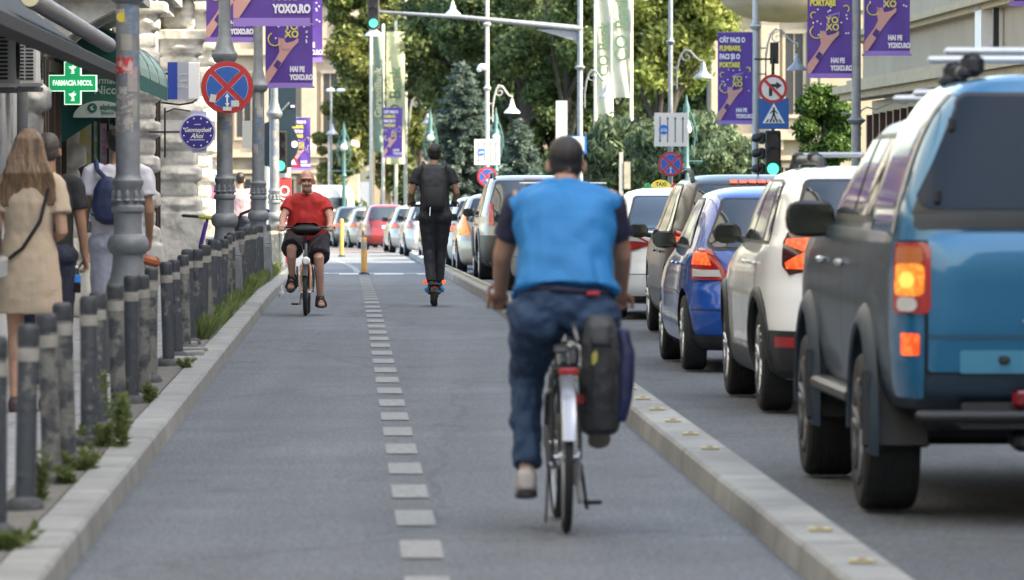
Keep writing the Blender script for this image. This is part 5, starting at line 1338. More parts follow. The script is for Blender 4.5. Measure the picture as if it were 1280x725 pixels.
banner('purple banner between the white flagpoles', 479, 503, 134, 196, 228, 1)
banner('whole purple banner left of the no turn sign with all its lettering', 897, 941, 42, 153, 115, -1)
banner('purple banner cut by the top edge, left of the right lamp post', 1009, 1065, -60, 95, 92, -1, curve=2)
banner('purple banner cut by the top edge, right of the right lamp post', 1080, 1137, -80, 67, 92, 1)
banner('tip of a purple banner at the top right corner of the photo', 1262, 1320, -150, 5, 92, 1)

# ---- signs
def disc(par, nm, r, m_, y, c=(0, 0), n=40, th=.004):
    m = MB(); m.lathe([(0, y-th), (r, y-th), (r, y), (0, y)], (c[0], 0, c[1]), n, 'y'); return m.build(nm, m_, par)
M_sblue = mat('sign_bright_blue', (.012,.13,.48), .4); M_swht = mat('sign_white', (.68,.68,.66), .4); M_back = mat('sign_back', (.2,.21,.22), .5, .3)
M_scream = mat('sign_panel_cream', (.66,.6,.55), .5)
def arrow(par, x, z0, z1, w, m_, y, head=.0, up=True, down=False):
    m = MB(); h = w*2.6; a, b_ = (z0+(h if down else 0)), (z1-(h if up else 0)); m.box(x-w/2, y-.004, a, x+w/2, y, b_)
    if up: m.prism([(x-w*1.5, z1-h), (x+w*1.5, z1-h), (x, z1)], y-.004, y)
    if down: m.prism([(x-w*1.5, z0+h), (x+w*1.5, z0+h), (x, z0)], y-.004, y)
    m.build('arrow', m_, par)
def no_stopping(label, px, py, Y, r, stickers=False, small=True):
    t = thing('no_stopping_sign', label, 'traffic sign', PX(px, py, Y)+Vector((0, -.12, 0)), 0)
    disc(t, 'plate', r, M_red, 0, n=48, th=.015); disc(t, 'rim', r*1.015, M_back, .006, th=.004)
    g = MB()
    for k in range(4):      # blue quadrants between the red cross bars
        a0 = 90*k; P = []; ri, hw = r*.79, r*.11
        P.append((hw*1.42*math.cos(R(a0)), hw*1.42*math.sin(R(a0))))
        d = math.degrees(math.asin(hw/ri))
        for q in range(9): a = R(a0-45+d+(90-2*d)*q/8); P.append((ri*math.cos(a), ri*math.sin(a)))
        g.prism(P, -.021, -.017)
    o = g.build('blue_field', M_blue, t)
    g = MB()
    for k in range(4):
        a0 = 90*k; P = []; ri, hw = r*.81, r*.095
        P.append((hw*1.42*math.cos(R(a0)), hw*1.42*math.sin(R(a0))))
        d = math.degrees(math.asin(hw/ri))
        for q in range(9): a = R(a0-45+d+(90-2*d)*q/8); P.append((ri*math.cos(a), ri*math.sin(a)))
        g.prism(P, -.0185, -.0155)
    g.build('white_edging', mat('edging', (.45,.4,.5), .5), t)
    arrow(t, 0, -r*.76, -r*.22, r*.06, M_swht, -.022, up=True, down=True)
    if stickers:
        m = MB(); m.cbox((-r*.55, -.024, -r*.42), (.07, .004, .09), Matrix.Rotation(.2, 3, 'Y')); m.cbox((r*.3, -.024, -r*.62), (.09, .004, .07)); m.cbox((0, -.024, -r*.82), (.1, .004, .045)); m.build('sticker', M_s2, t)
    m = MB(); m.cbox((0, .06, r*.3), (.2, .1, .03)); m.cbox((0, .06, -r*.3), (.2, .1, .03)); m.build('clamp', M_back, t)
    return t
no_stopping('large round red and blue no stopping sign with small stickers on the second lamp post', 285, 109.5, 62.8, .3, True)
def pole(name, label, px, Y, top_py, r=.045, m_=None, cat='pole', group=None, base=0, collar=(), white=False, taper=.85):
    zt = H0-(top_py-HOR)/F*Y-zg(Y)-base
    t = thing(name, label, cat, PG(px, Y, base), 0, group); m = MB()
    pr = [(r*1.8, 0), (r*1.8, .15), (r*1.15, .3), (r, .5), (r*taper, zt-.05), (r*.5*taper, zt)]; m.lathe(pr, (0,0,0), 14); m.build('shaft', m_ or M_lampgrey, t, 40)
    for c in collar: 
        z = H0-(c-HOR)/F*Y-zg(Y)-base; k = MB(); k.lathe([(r, z-.08), (r*1.7, z-.03), (r*1.9, z), (r*1.1, z+.04), (r*.9, z+.1)], (0,0,0), 14); k.build('collar', m_ or M_lampgrey, t, 40)
    return t
# right kerb poles
t = pole('street_lamp', 'grey lamp post holding two purple banners above the white SUV', 1070, 92, -80, .085, cat='lamp post', collar=(150,), base=.12)
t = pole('street_lamp', 'grey lamp post with a bell shaped lamp above the no turn sign', 944, 115, -60, .07, mat('light_grey_post', (.36,.37,.37), .5, .1, .1, 8), cat='lamp post', collar=(33,), base=.12); U = 115/F
zb = t.location.z
def L(px, py, t, Y): return ((px-640)/F*Y-t.location.x, H0-(py-HOR)/F*Y-t.location.z)
x, z = L(957, 72, t, 115); scroll_arm(t, x, z, 1, (997-957)*U, 34*U, mat('light_grey_post', (1,1,1)), .02)
m = MB(); m.tube([(0, 0, z+.2), (x, 0, z+.2)], .015, 6); m.tube([(0, 0, z-.35), (x, 0, z-.35)], .015, 6); m.tube([(x, 0, z-.5), (x, 0, z+.1)], .018, 6); m.build('arm_bracket', M_lampgrey, t)
x2, z2 = L(996, 85, t, 115); lamp_head(t, x2, z2, .9, mat('lamp_shade_grey', (.25,.27,.3), .4, .2))
M_shade = mat('lamp_shade_grey', (1,1,1))
# bell lamps of the other posts: (pole px, Y, top, lamp px, lamp py)
def bell(label, px, Y, top, r, lx, ly, ax, sc=1., m_=M_lampgrey, extra_arm=0, lm=None, collar=()):
    t = pole('street_lamp', label, px, Y, top, r, m_, cat='lamp post', group='bell lamps beyond the crossing', collar=collar); U = Y/F
    x, z = L(ax, ly-5, t, Y); xl, zl = L(lx, ly, t, Y); s = 1 if lx > ax else -1
    scroll_arm(t, x, z, s, abs(xl-x), 26*U, m_, .02*Y/115)
    m = MB(); m.tube([(0, 0, z+.1), (x, 0, z+.1)], .015, 6); m.tube([(0, 0, z-.3), (x, 0, z-.3)], .015, 6); m.tube([(x, 0, z-.4), (x, 0, z+.1)], .02, 6); m.build('arm_bracket', m_, t)
    lamp_head(t, xl, zl, sc, lm or M_shade); return t
bell('grey lamp post with a bell lamp standing behind the lane arrow sign', 838, 128, -40, .06, 879, 95, 846, .95, collar=(52,))
t = bell('grey mast post left of the bank banners carrying the long traffic arm', 725, 140, -40, .075, 758, 120, 731, .95, collar=(84,))
U = 140/F
m = MB(); xa, za = L(475, 15, t, 140); xb, zb_ = L(725, 36, t, 140); m.tube([(xa, 0, za), (xb*.4+xa*.6, 0, za-.13), (xb, 0, zb_)], [.035, .055, .085], 10); m.build('mast_arm', M_lampgrey, t, True)
m = MB(); m.prism([(-55*U, zb_-.02), (0, zb_-.02), (0, zb_-.35)], -.01, .01); m.build('gusset', M_lampgrey, t)
M_lw = mat('pale_post', (.33,.33,.31), .5)
bell('pale tall post with a bell lamp in front of the blue spruce', 609, 150, -40, .062, 640, 139, 616, .95, m_=M_lw, lm=M_white, collar=(110, 30))
bell('pale post right of the distant purple banner with a bell lamp', 507, 240, -40, .085, 534, 154, 512, 1.25, m_=M_lw, lm=M_shade)
pole('street_lamp', 'thin grey post behind the first banners with a shaded lamp high up', 414, 232, 108, .05, cat='lamp post')
t = thing('twin_floodlight', 'pair of pale floodlights on the far left lamp post', 'lamp', PX(420, 113, 231)); 
for s in (-1, 1): m = MB(); m.ball((s*.22, 0, 0), (.2, .14, .09), 12, 8); m.build('lamp_head', M_white, t, True)
t = pole('street_lamp', 'pale shaded street lamp beside the left turquoise lantern', 411, 228, 168, .04, M_lw, cat='lamp post'); lamp_head(t, 0.15, L(411, 166, t, 228)[1], 1.1, M_shade)
# small lamp hanging above the mast arm
t = thing('hanging_lamp', 'pale bell lamp hanging by the top edge above the mast arm', 'lamp', PX(566, 17, 158)); lamp_head(t, 0, 0, 1.0, M_white); m = MB(); m.tube([(0, 0, .3), (0, 0, 1.1)], .02, 6); m.build('hanger', M_lw, t)
t = thing('hanging_lamp', 'white camera like lamp on the pale tall post', 'lamp', PX(604, 84, 149.8)); m = MB(); m.ball((0, 0, 0), (.16, .12, .1), 12, 8); m.ball((-.1, 0, -.06), (.08, .08, .08), 10, 6); m.build('lamp_head', M_white, t, True)
t = thing('hanging_lamp', 'pale lamp below the green light of the left signal', 'lamp', PX(467, 40, 139.6)); lamp_head(t, 0, -.05, .95, M_white)

# ---- traffic lights
M_tl = mat('signal_black', (.012,.014,.014), .5); M_dark = mat('signal_dark_lens', (.03,.012,.012), .3); M_grl = mat('signal_green_lit', (.1,.7,.5), .3, emit=(.06,1,.5), es=.4)
def signal(label, px, py, Y, w=.3, lit=2, side_heads=False, arm=0):
    t = thing('traffic_light', label, 'traffic light', PX(px, py, Y), 0, 'traffic lights at the crossing'); h = w*2.95
    m = MB(); m.cbox((0, 0, 0), (w, w*.5, h), None, .03); m.build('housing', M_tl, t)
    for k in range(3):
        z = h/2-w*.5-k*w*.97; m = MB(); m.lathe([(0, -w*.27), (w*.36, -w*.27), (w*.36, -w*.24), (0, -w*.24)], (0, 0, z), 24, 'y'); m.build('lens', M_grl if k == lit else M_dark, t)
        m = MB(); rr = w*.41
        ring = [[Vector((rr*math.sin(R(a)), y, z+rr*math.cos(R(a)))) for a in range(-110, 111, 20)] for y in (-w*.26, -w*.62)]
        m.loft(ring, False, False); m.build('visor', M_tl, t, fix=False)
    if side_heads:
        for k in range(3):
            z = h/2-w*.5-k*w*.97; m = MB(); m.cbox((-w*.7, .05, z), (w*.4, w*.4, w*.75), None, .03); m.tube([(-w*.85, .05, z+w*.06), (-w*1.1, .05, z)], [w*.26, w*.28], 10); m.build('side_head', M_tl, t, 40)
    return t
signal('black traffic light showing green below the blue crossing sign', 966, 192, 113.7, .33, 2, True)
signal('black traffic light showing green hanging from the left end of the mast arm', 467, 15, 139.5, .3)
t = signal('traffic light seen edge on with a green glow left of the bald cyclist', 350, 190, 106, .28)
m = MB(); m.box(-.22, .1, -.3, .22, .12, .6); m.lathe([(0, .125), (.46, .125), (.46, .14), (0, .14)], (-.1, 0, .15), 32, 'y'); m.build('backing_board', mat('backboard_dark', (.012,.03,.045), .5), t)
disc(t, 'board_badge', .07, M_btx, .12, (.28, .15)); 
t = thing('sign_board', 'large dark blue rectangular board behind the fourth lamp post', 'board', PX(353, 133, 104)); U = 104/F
m = MB(); m.box(-17*U, 0, -25*U, 17*U, .05, 28*U); m.build('panel', mat('backboard_dark', (.012,.03,.045), .5), t); m = MB(); m.cbox((13*U, -.01, 0), (5*U, .01, 3*U)); m.build('small_label', M_btx, t)
m = MB(); m.tube([(-14*U, -.05, -20*U), (8*U, -.05, 4*U)], .02, 6); m.build('brace', M_lampgrey, t)
t = thing('sign_board', 'plain grey box shaped sign back left of the third lamp post', 'board', PX(311, 168, 100)); U = 100/F; m = MB(); m.box(-8*U, 0, -17*U, 8*U, .1, 17*U); m.build('panel', mat('grey_box', (.17,.18,.19), .6), t)
t = thing('warning_sign', 'triangular red and white warning sign beside the small distant banner', 'traffic sign', PX(363, 200, 127)); U = 127/F
m = MB(); m.prism([(-13*U, -9*U), (13*U, -9*U), (0, 14*U)], 0, .02); m.build('red_triangle', M_red, t); m = MB(); m.prism([(-8*U, -6*U), (8*U, -6*U), (0, 8*U)], -.006, -.001); m.build('white_field', M_swht, t); m = MB(); m.box(-.02, -.012, -.06, .02, -.007, .08); m.build('symbol', M_tl, t)
# round no turn sign, crossing sign
Y = 113.6; U = Y/F
t = thing('no_right_turn_sign', 'round white sign with a red ring and slash over a black turn arrow', 'traffic sign', PX(966, 111, Y))
disc(t, 'plate', 18*U, M_red, 0, n=40, th=.01); disc(t, 'white_field', 14.3*U, M_scream, -.011, n=40)
m = MB(); m.prism([(-5*U, -9*U), (-1*U, -9*U), (-1*U, 2*U), (4*U, 2*U), (4*U, -1*U), (11*U, 4*U), (4*U, 9*U), (4*U, 6*U), (-5*U, 6*U)], -.021, -.016); m.build('turn_arrow', M_tl, t)
m = MB(); m.prism([(-11.5*U, 9*U), (-9*U, 11.5*U), (11.5*U, -9*U), (9*U, -11.5*U)], -.027, -.022); m.build('slash', M_red, t)
t = thing('crossing_sign', 'square blue sign with a white triangle and a walking figure', 'traffic sign', PX(967, 142, Y))
m = MB(); m.box(-19*U, 0, -19.5*U, 19*U, .02, 19*U); m.build('plate', mat('sign_deep_blue', (.008,.085,.3), .4), t)
m = MB(); m.prism([(-14*U, -12*U), (14*U, -12*U), (0, 13*U)], -.006, -.001); m.build('white_triangle', M_swht, t)
m = MB()
for k in (-9, -4.5, 0, 4.5, 9): m.prism([((k-1.2)*U, -11*U), ((k+1.2)*U, -11*U), ((k*.75+.9)*U, -7*U), ((k*.75-.9)*U, -7*U)], -.012, -.007)
m.lathe([(0, -.012), (1.5*U, -.012), (1.5*U, -.007), (0, -.007)], (0, 0, 6.5*U), 12, 'y'); m.prism([(-1.5*U, 5*U), (1.5*U, 5*U), (1.5*U, -1*U), (4*U, -8*U), (2.2*U, -8.5*U), (0, -2.5*U), (-2.5*U, -8.5*U), (-4*U, -8*U), (-1.5*U, -1*U)], -.013, -.008)
m.prism([(-1.5*U, 4.5*U), (-1.2*U, 2.6*U), (-4.5*U, -.5*U), (-5*U, .6*U)], -.013, -.008); m.prism([(1.5*U, 4.5*U), (1.2*U, 2.6*U), (4.5*U, -.5*U), (5*U, .6*U)], -.013, -.008)
m.build('walking_figure', M_tl, t)
t = thing('sign_pole', 'thin post carrying the no turn sign, the blue crossing sign and the signal', 'pole', PG(966, 114.2, .12)); m = MB(); zt = L(966, 74, t, 114.2)[1]; m.tube([(0, 0, 0), (0, 0, zt)], .035, 8); m.box(-.06, .0, zt-.1, .12, .08, zt+.35); m.build('shaft', M_tl, t); m = MB(); m.tube([(-.38, 0, zt), (.05, 0, zt)], .02, 6); m.build('bracket', M_tl, t)
# lane arrow signs
def lanes(label, px, py, Y, w):
    t = thing('lane_sign', label, 'traffic sign', PX(px, py, Y), 0, 'lane arrow signs'); U = Y/F; k = w*U/42
    m = MB(); m.box(-21*k, 0, -21*k, 21*k, .03, 21*k); m.build('panel', M_scream, t)
    arrow(t, -14*k, -16*k, 16*k, 1.1*k, M_tl, -.001, up=False, down=True)
    for x in (-4.5, 5, 14.5): arrow(t, x*k, -16*k, 16*k, 1.1*k, M_tl, -.001)
    o = disc(t, 'blue_disc', 6*k, M_sblue, -.007, (-9.5*k, 0), 24)
    m = MB()
    for s in (-1, 1): m.lathe([(1.2*k, -.016), (1.9*k, -.016), (1.9*k, -.012), (1.2*k, -.012)], ((-9.5+2.3*s)*k, 0, -1*k), 12, 'y', False)
    m.tube([(-11.8*k, -.014, -1*k), (-10*k, -.014, 1.4*k), (-7.6*k, -.014, 1.6*k), (-7.2*k, -.014, -1*k)], .3*k, 5); m.build('bicycle_symbol', M_swht, t)
lanes('cream lane sign with one down arrow and three up arrows before the right bushes', 839, 162, 127.6, 42)
lanes('smaller cream lane sign with arrows in front of the spruce', 609, 190, 149.6, 32)
no_stopping('round no stopping sign under the right lane arrow sign', 838, 205, 127.6, .29)
no_stopping('round faded no stopping sign under the smaller lane arrow sign', 609, 221, 149.6, .27)
# ---- turquoise lanterns
M_tq = mat('turquoise_iron', (.05,.125,.125), .5, .1, .2, 8)
def turq(label, px, Y, top, sc=1.):
    t = thing('ornate_lantern', label, 'lantern post', PG(px, Y), 0, 'turquoise ornate lantern posts'); zt = L(px, top, t, Y)[1]; m = MB()
    m.lathe([(.2*sc, 0), (.2*sc, .3), (.12*sc, .6), (.07*sc, .9), (.06*sc, zt*.55), (.1*sc, zt*.56), (.06*sc, zt*.58), (.05*sc, zt*.8), (.12*sc, zt*.82), (.05*sc, zt*.86), (.08*sc, zt*.92), (.03*sc, zt*.96), (.01, zt)], (0,0,0), 14); m.build('post', M_tq, t, 40)
    m = MB()
    for s in (-1, 1):
        m.tube([(0, 0, zt*.62), (s*.15*sc, 0, zt*.66), (s*.2*sc, 0, zt*.74), (s*.14*sc, 0, zt*.8), (s*.1*sc, 0, zt*.84)], .022*sc, 6)
        m.tube([(s*.02, 0, zt*.92), (s*.12*sc, 0, zt*.88), (s*.22*sc, 0, zt*.8), (s*.24*sc, 0, zt*.72)], .018*sc, 6)
    m.tube([(-.35*sc, 0, zt*.6), (.35*sc, 0, zt*.6)], .02*sc, 6); m.build('scrollwork', M_tq, t, True)
    m = MB(); m.ball((-.0, -.1, zt*.79), .12*sc, 12, 8); m.build('globe', mat('lamp_globe', (.7,.68,.62), .3), t, True)
turq('turquoise ornate lantern post beside the right lane arrow sign', 858, 132, 118, 1.05)
turq('turquoise ornate lantern post at the left end of the park trees', 430, 226, 152, 1.3)
turq('turquoise ornate lantern post behind the scooter rider head', 538, 200, 136, 1.1)
turq('turquoise ornate lantern post behind the smaller lane sign pole', 620, 176, 134, 1.0)
# ---- flagpoles and bank banners
M_flag = mat('flagpole_white', (.5,.48,.42), .4)
for i, (px, top, Y) in enumerate(((464, 30, 231), (479, 30, 232), (495, 26, 233))):
    pole('flagpole', ['leftmost white flagpole left of the distant banner', 'middle white flagpole at the left edge of the distant banner', 'white flagpole through the distant banner'][i], px, Y, top, .075, M_flag, 'flagpole', 'white flagpoles in the park')
M_b1 = mat('bank_flag_cream', (.5,.5,.3), .7, 0, .15, 2); M_b2 = mat('bank_flag_green', (.16,.22,.17), .7, 0, .15, 2); M_b3 = mat('bank_flag_white', (.42,.42,.33), .7, 0, .12, 2); M_bt = mat('bank_letters', (.07,.13,.08), .6)
def flag(label, px0, px1, py0, py1, Y, mm, word, wx, size, tm, par=None, wz=0, amp=.08):
    U = Y/F; w = (px1-px0)*U; h = (py1-py0)*U
    t = thing('bank_flag', label, 'flag', PX((px0+px1)/2, py1, Y), 0, 'long vertical bank flags'); g = []
    for i in range(25):
        for j in range(9): g.append(Vector((-w/2+w*j/8, amp*math.sin(j*.8+i*.35)*(j/8+.2), h*i/24)))
    m = MB(); m.add(g, [(i*9+j, i*9+j+1, (i+1)*9+j+1, (i+1)*9+j) for i in range(24) for j in range(8)]); m.add([p+Vector((0, .01, 0)) for p in g], [(i*9+j, (i+1)*9+j, (i+1)*9+j+1, i*9+j+1) for i in range(24) for j in range(8)])
    m.build('cloth', mm, t, True, fix=False)
    if word: text(word, size, tm, t, (wx*U, -.11, h*.5+wz), rot=(90, -90, 0), bold=.01, xs=1.0)
flag('cream vertical bank flag with dark lettering left of the blue spruce', 483, 506, 40, 205, 232.5, M_b1, 'CO Bank', 0, .70, M_bt)
flag('dark green vertical flag between the two left flagpoles', 467, 479, 42, 190, 231.5, M_b2, 'GarantiBank', 0, .42, M_b1)
flag('wide sunlit cream bank flag with large pale letters, right of the mast post', 765, 789, -60, 122, 158, M_b3, 'CO Bank', 0, .52, M_bt, wz=-.1)
flag('narrower white bank flag with green letters next to the mast post', 745, 764, -60, 150, 159.5, M_b3, 'CO Bank', 0, .42, M_bt, wz=-.4)
pole('flagpole', 'white flagpole at the left side of the right bank flags', 744, 160, -40, .05, M_flag, 'flagpole', 'white flagpoles in the park')
pole('flagpole', 'white flagpole in the middle of the right bank flags', 764.5, 159, -40, .05, M_flag, 'flagpole', 'white flagpoles in the park')
pole('flagpole', 'white flagpole at the right side of the right bank flags', 789, 158, -40, .055, M_flag, 'flagpole', 'white flagpoles in the park')
t = thing('white_pylon', 'plain white slab like pylon behind the head of the cyclist in blue', 'pylon', PG(702, 170)); m = MB(); U = 170/F; m.box(-7*U, 0, 0, 7*U, .3, L(702, 126, t, 170)[1]); m.build('slab', M_flag, t)
t = thing('street_sign', 'white sign with a blue frame behind the head of the cyclist in blue', 'sign', PX(722, 180, 139)); U = 139/F
m = MB(); m.box(-10*U, 0, -12*U, 11*U, .02, 10*U); m.build('blue_frame', M_sblue, t); m = MB(); m.box(-7*U, -.006, -9*U, 8*U, -.001, 9*U); m.build('white_field', M_swht, t)
t = thing('small_post', 'short pale post with a worn board behind the taxi', 'post', PG(777, 140)); U = 140/F; z = L(777, 190, t, 140)[1]; m = MB(); m.box(-3*U, 0, 0, 2*U, .1, z); m.build('shaft', M_lw, t); m = MB(); m.box(3*U, -.02, z-.95, 11*U, .05, z-.25); m.build('worn_board', mat('worn_board', (.3,.28,.22), .8, 0, .3, 7), t)
# left background items
t = thing('direction_sign', 'small round blue sign with a white up arrow above a faded round sign', 'traffic sign', PX(264, 222, 92)); U = 92/F
disc(t, 'plate', 7.5*U, M_sblue, 0, n=24); arrow(t, 0, -5*U, 5*U, 1.6*U, M_swht, -.006); disc(t, 'faded_plate', 7.5*U, mat('faded_red', (.34,.14,.26), .6, 0, .2, 20), 0, (0, -17.5*U), 24); disc(t, 'round_back', 7*U, mat('grey_box', (1,1,1)), .03, (-1*U, 15*U), 24)
m = MB(); m.tube([(0, .03, -1.9), (0, .03, .55)], .02, 6); m.build('shaft', M_lw, t)
t = thing('red_totem', 'red totem sign with vertical white letters left of the bald cyclist', 'sign', PG(356.5, 118)); U = 118/F; z1 = L(0, 222, t, 118)[1]
m = MB(); m.box(-7.5*U, 0, 0, 7.5*U, .25, z1); m.build('pillar', mat('totem_red', (.45,.05,.05), .5), t); m = MB(); m.lathe([(.12, 0), (.12, .22), (.001, .25)], (.0, .1, z1), 12); m.build('cap', M_lw, t)
text('YDIVO', .3, M_swht, t, (0, -.01, z1-.62), rot=(90, -90, 0), bold=.006)
t = thing('pale_pole', 'pale thin pole between the third and fourth lamp posts', 'pole', PG(334, 116)); m = MB(); m.tube([(0, 0, 0), (0, 0, 2.4)], .05, 8); m.tube([(.13, 0, 0), (.13, 0, 2.2)], .035, 8); m.build('shaft', M_flag, t)
# arched rack and litter bin behind second post
t = thing('cycle_hoop', 'black arched hoop rail behind the second lamp post', 'rack', PG(303, 84, .1)); m = MB(); m.tube([(-.1, 0, 0), (-.1, 0, .8), (-.02, 0, 1.0), (.18, 0, 1.08), (.4, 0, 1.05)], .025, 8); m.build('hoop', M_black, t, True)

# ---- weeds along the verge
L_weed = leafmat('weed_leaves', (.10,.13,.04), (.2,.25,.09), .3)
def weed(label, px, py, h, w, seed, n=900, size=.028):
    Y = F*1.495/(py-HOR); g = np.random.default_rng(seed); V = []; x, y = ((px-640)/F*Y, Y); st = 7
    k = g.integers(0, st, n); tt = g.random(n)**.8; sx = g.normal(size=st)*w*.45; sy = g.normal(size=st)*w*.45; sh = h*(.55+.45*g.random(st))
    P = np.stack([sx[k]*(.3+tt)+g.normal(size=n)*w*.10, sy[k]*(.3+tt)+g.normal(size=n)*w*.10, tt*sh[k]], 1)
    ax = g.normal(size=(n, 3)); ax[:, 2] = np.abs(ax[:, 2])*1.2; ax /= np.linalg.norm(ax, axis=1)[:, None]; nn = g.normal(size=(n, 3)); b_ = np.cross(ax, nn); b_ /= np.linalg.norm(b_, axis=1)[:, None]; s = size*(.6+.9*g.random(n))[:, None]
    V = np.stack([P, P+ax*s+b_*s*.35, P+ax*s*2.2, P+ax*s-b_*s*.35], 1).reshape(-1, 3)
    o = link('weed', leafmesh('weed', V, n, L_weed), None, (x, y, zg(Y)+.1)); tag(o, label, 'weed', 'weeds at the foot of the bollards'); return o
weed('tall bright green weed between the near bollards', 152, 562, .42, .07, 1, 900, .017)
weed('thin weed beside the nearest whole bollard', 50, 632, .3, .035, 2, 260, .016)
weed('low leafy weed in front of the second and third bollards', 100, 590, .12, .1, 3, 420, .018)
weed('spreading weed with yellow green leaves on the verge', 90, 606, .08, .09, 4, 300, .018)
weed('weed clump in the bottom left corner of the photo', 8, 690, .1, .1, 5, 420, .02)
weed('dark weed at the foot of the tall weed', 128, 560, .16, .09, 6, 480, .017)
weed('small weed where the verge meets the kerb by the fifth bollard', 186, 505, .14, .06, 7, 300, .016)
weed('small weed near the clean bollard', 232, 462, .09, .06, 8, 240, .016)
# continuous grass tuft strip further on
g = np.random.default_rng(50); n = 9500; v = 49+44*g.random(n)**1.1; uu = np.array([uL(a) for a in v])-.24-.2*g.random(n); x = uu+.32-.0305*v
P = np.stack([x, v, np.array([zg(a) for a in v])+.1], 1); clump = (np.sin(v*1.3)+np.sin(v*.53+1)+1.2)*.5; hh = np.clip(.1+.16*clump, .03, .2)*(.5+.7*g.random(n))
lean_ = g.normal(size=(n, 2))*.05; tip = P+np.stack([lean_[:, 0], lean_[:, 1], hh], 1); sd_ = np.stack([np.cos(v*99), np.sin(v*99), v*0], 1)*.012
V = np.stack([P-sd_, P+sd_, (P+tip)/2+sd_*1.6, tip], 1).reshape(-1, 3)
o = link('grass', leafmesh('grass', V, n, L_weed)); stuff(o, 'strip of wild grass growing along the left kerb under the bollards', 'grass')

# ---- parked kick scooter by the second post
t = thing('kick_scooter', 'electric kick scooter with purple stem and yellow taped handlebar parked on the left pavement', 'kick scooter', PG(245, 72, .11), R(-14)); U = 72/F
M_purp = mat('scooter_purple', (.09,.03,.25), .4); M_cy = mat('scooter_cyan', (.05,.33,.45), .4)
m = MB(); m.tube([(0, 0, .3), (.08, .0, .6), (.16, 0, .92)], .022, 8); m.build('stem', M_black, t, True)
m = MB(); m.tube([(.06, -.001, .55), (.14, -.001, .86)], .029, 8); m.build('stem_wrap', M_purp, t, True)
m = MB(); m.tube([(-.18, 0, .96), (.12, 0, .94), (.34, 0, .92)], .02, 8); m.build('handlebar', M_black, t, True)
m = MB(); m.tube([(.06, 0, .945), (.24, 0, .93)], .03, 8); m.build('yellow_tape', mat('tape_yellow', (.4,.4,.04), .5), t, True)
m = MB(); m.tube([(-.02, 0, .12), (0, 0, .32)], .03, 8); m.build('fork', M_cy, t, True)
m = MB(); m.lathe([(.06, -.025), (.105, -.028), (.115, 0), (.105, .028), (.06, .025)], (-.02, 0, .115), 22, 'x'); m.build('wheel', M_rubber, t, 40)
m = MB(); m.lathe([(.06, -.025), (.105, -.028), (.115, 0), (.105, .028), (.06, .025)], (-.02, .95, .115), 22, 'x'); m.build('wheel', M_rubber, t, 40)
m = MB(); m.cbox((-.02, .48, .13), (.15, .7, .05), None, .02); m.build('deck', M_cy, t)
# bottle carried by the dark dressed man; handbag etc. come with the people
# ================================================================= PEOPLE
V3 = Vector
def ell(c, d, lat, rx, ry, n=22, p=2.3):
    d = V3(d).normalized(); lat = (V3(lat)-d*V3(lat).dot(d)).normalized(); dep = d.cross(lat)
    out = []
    for i in range(n):
        a = 2*math.pi*i/n; x = math.copysign(abs(math.cos(a))**(2/p), math.cos(a)); y = math.copysign(abs(math.sin(a))**(2/p), math.sin(a))
        out.append(V3(c)+lat*x*rx+dep*y*ry)
    return out
def spine(mb, keys, lat=(1,0,0), p=2.3):
    """keys: [(point, rx, ry)]"""
    pts = [V3(k[0]) for k in keys]; rings = []
    for i, k in enumerate(keys):
        d = pts[min(i+1, len(pts)-1)]-pts[max(i-1, 0)]; rings.append(ell(k[0], d, lat, k[1], k[2], p=p))
    mb.loft(rings); return mb
def smoothpts(pts, rad, m=4):
    """resample a joint chain so that bends are round"""
    P, Q = [], []
    n = len(pts)
    for i in range(n-1):
        p0 = V3(pts[max(i-1, 0)]); p1 = V3(pts[i]); p2 = V3(pts[i+1]); p3 = V3(pts[min(i+2, n-1)])
        for k in range(m):
            t = k/m; a = p1.lerp(p2, t)
            cr_ = .5*((2*p1)+(p2-p0)*t+(2*p0-5*p1+4*p2-p3)*t*t+(3*p1-p0-3*p2+p3)*t**3)
            P.append(a.lerp(cr_, .35)); Q.append(rad[i]+(rad[i+1]-rad[i])*t)
    P.append(V3(pts[-1])); Q.append(rad[-1]); return P, Q
def limb(mb, pts, rad, n=14, ends=True):
    P, Q = smoothpts(pts, rad); mb.tube(P, Q, n, ends); return mb
def hand(mb, w, d, nrm, curl=35, sc=1., thumb=1):
    """w wrist point, d direction of the palm, nrm palm normal (fingers close towards it)"""
    d = V3(d).normalized(); nrm = V3(nrm); nrm = (nrm-d*nrm.dot(d)).normalized(); lat = d.cross(nrm); w = V3(w)
    rings = [ell(w+d*k*sc, d, lat, a*sc, b*sc, 14, 2.6) for k, a, b in ((-.02, .027, .02), (.0, .028, .019), (.03, .037, .018), (.065, .042, .016), (.088, .041, .014))]
    mb.loft(rings)
    for i, (L, r) in enumerate(((.066, .0086), (.076, .009), (.072, .0086), (.055, .0076))):
        o = (-1.5+i)*.0215*sc; p = w+d*(.082-(abs(i-1.3))*.004)*sc+lat*o*thumb; P = [p-d*.02*sc, p]; a = 0
        for k, f in enumerate((.45, .3, .25)):
            a += curl*(.75+.12*k)*(1+.06*i); dd = d*math.cos(R(a))+nrm*math.sin(R(a))+lat*thumb*(-1.5+i)*.05; p = p+dd*L*f*sc; P.append(p)
        mb.tube(P, [r*sc*1.05, r*sc*1.05, r*sc, r*sc*.95, r*sc*.8], 8)
    p = w+d*.02*sc-lat*thumb*.03*sc; d1 = (d*.7-lat*thumb*.6+nrm*.3).normalized(); d2 = (d*.8-lat*thumb*.15+nrm*(.25+curl/90)).normalized()
    mb.tube([p, p+d1*.035*sc, p+d1*.035*sc+d2*.028*sc, p+d1*.035*sc+d2*.052*sc], [.013*sc, .0115*sc, .0105*sc, .0085*sc], 8)
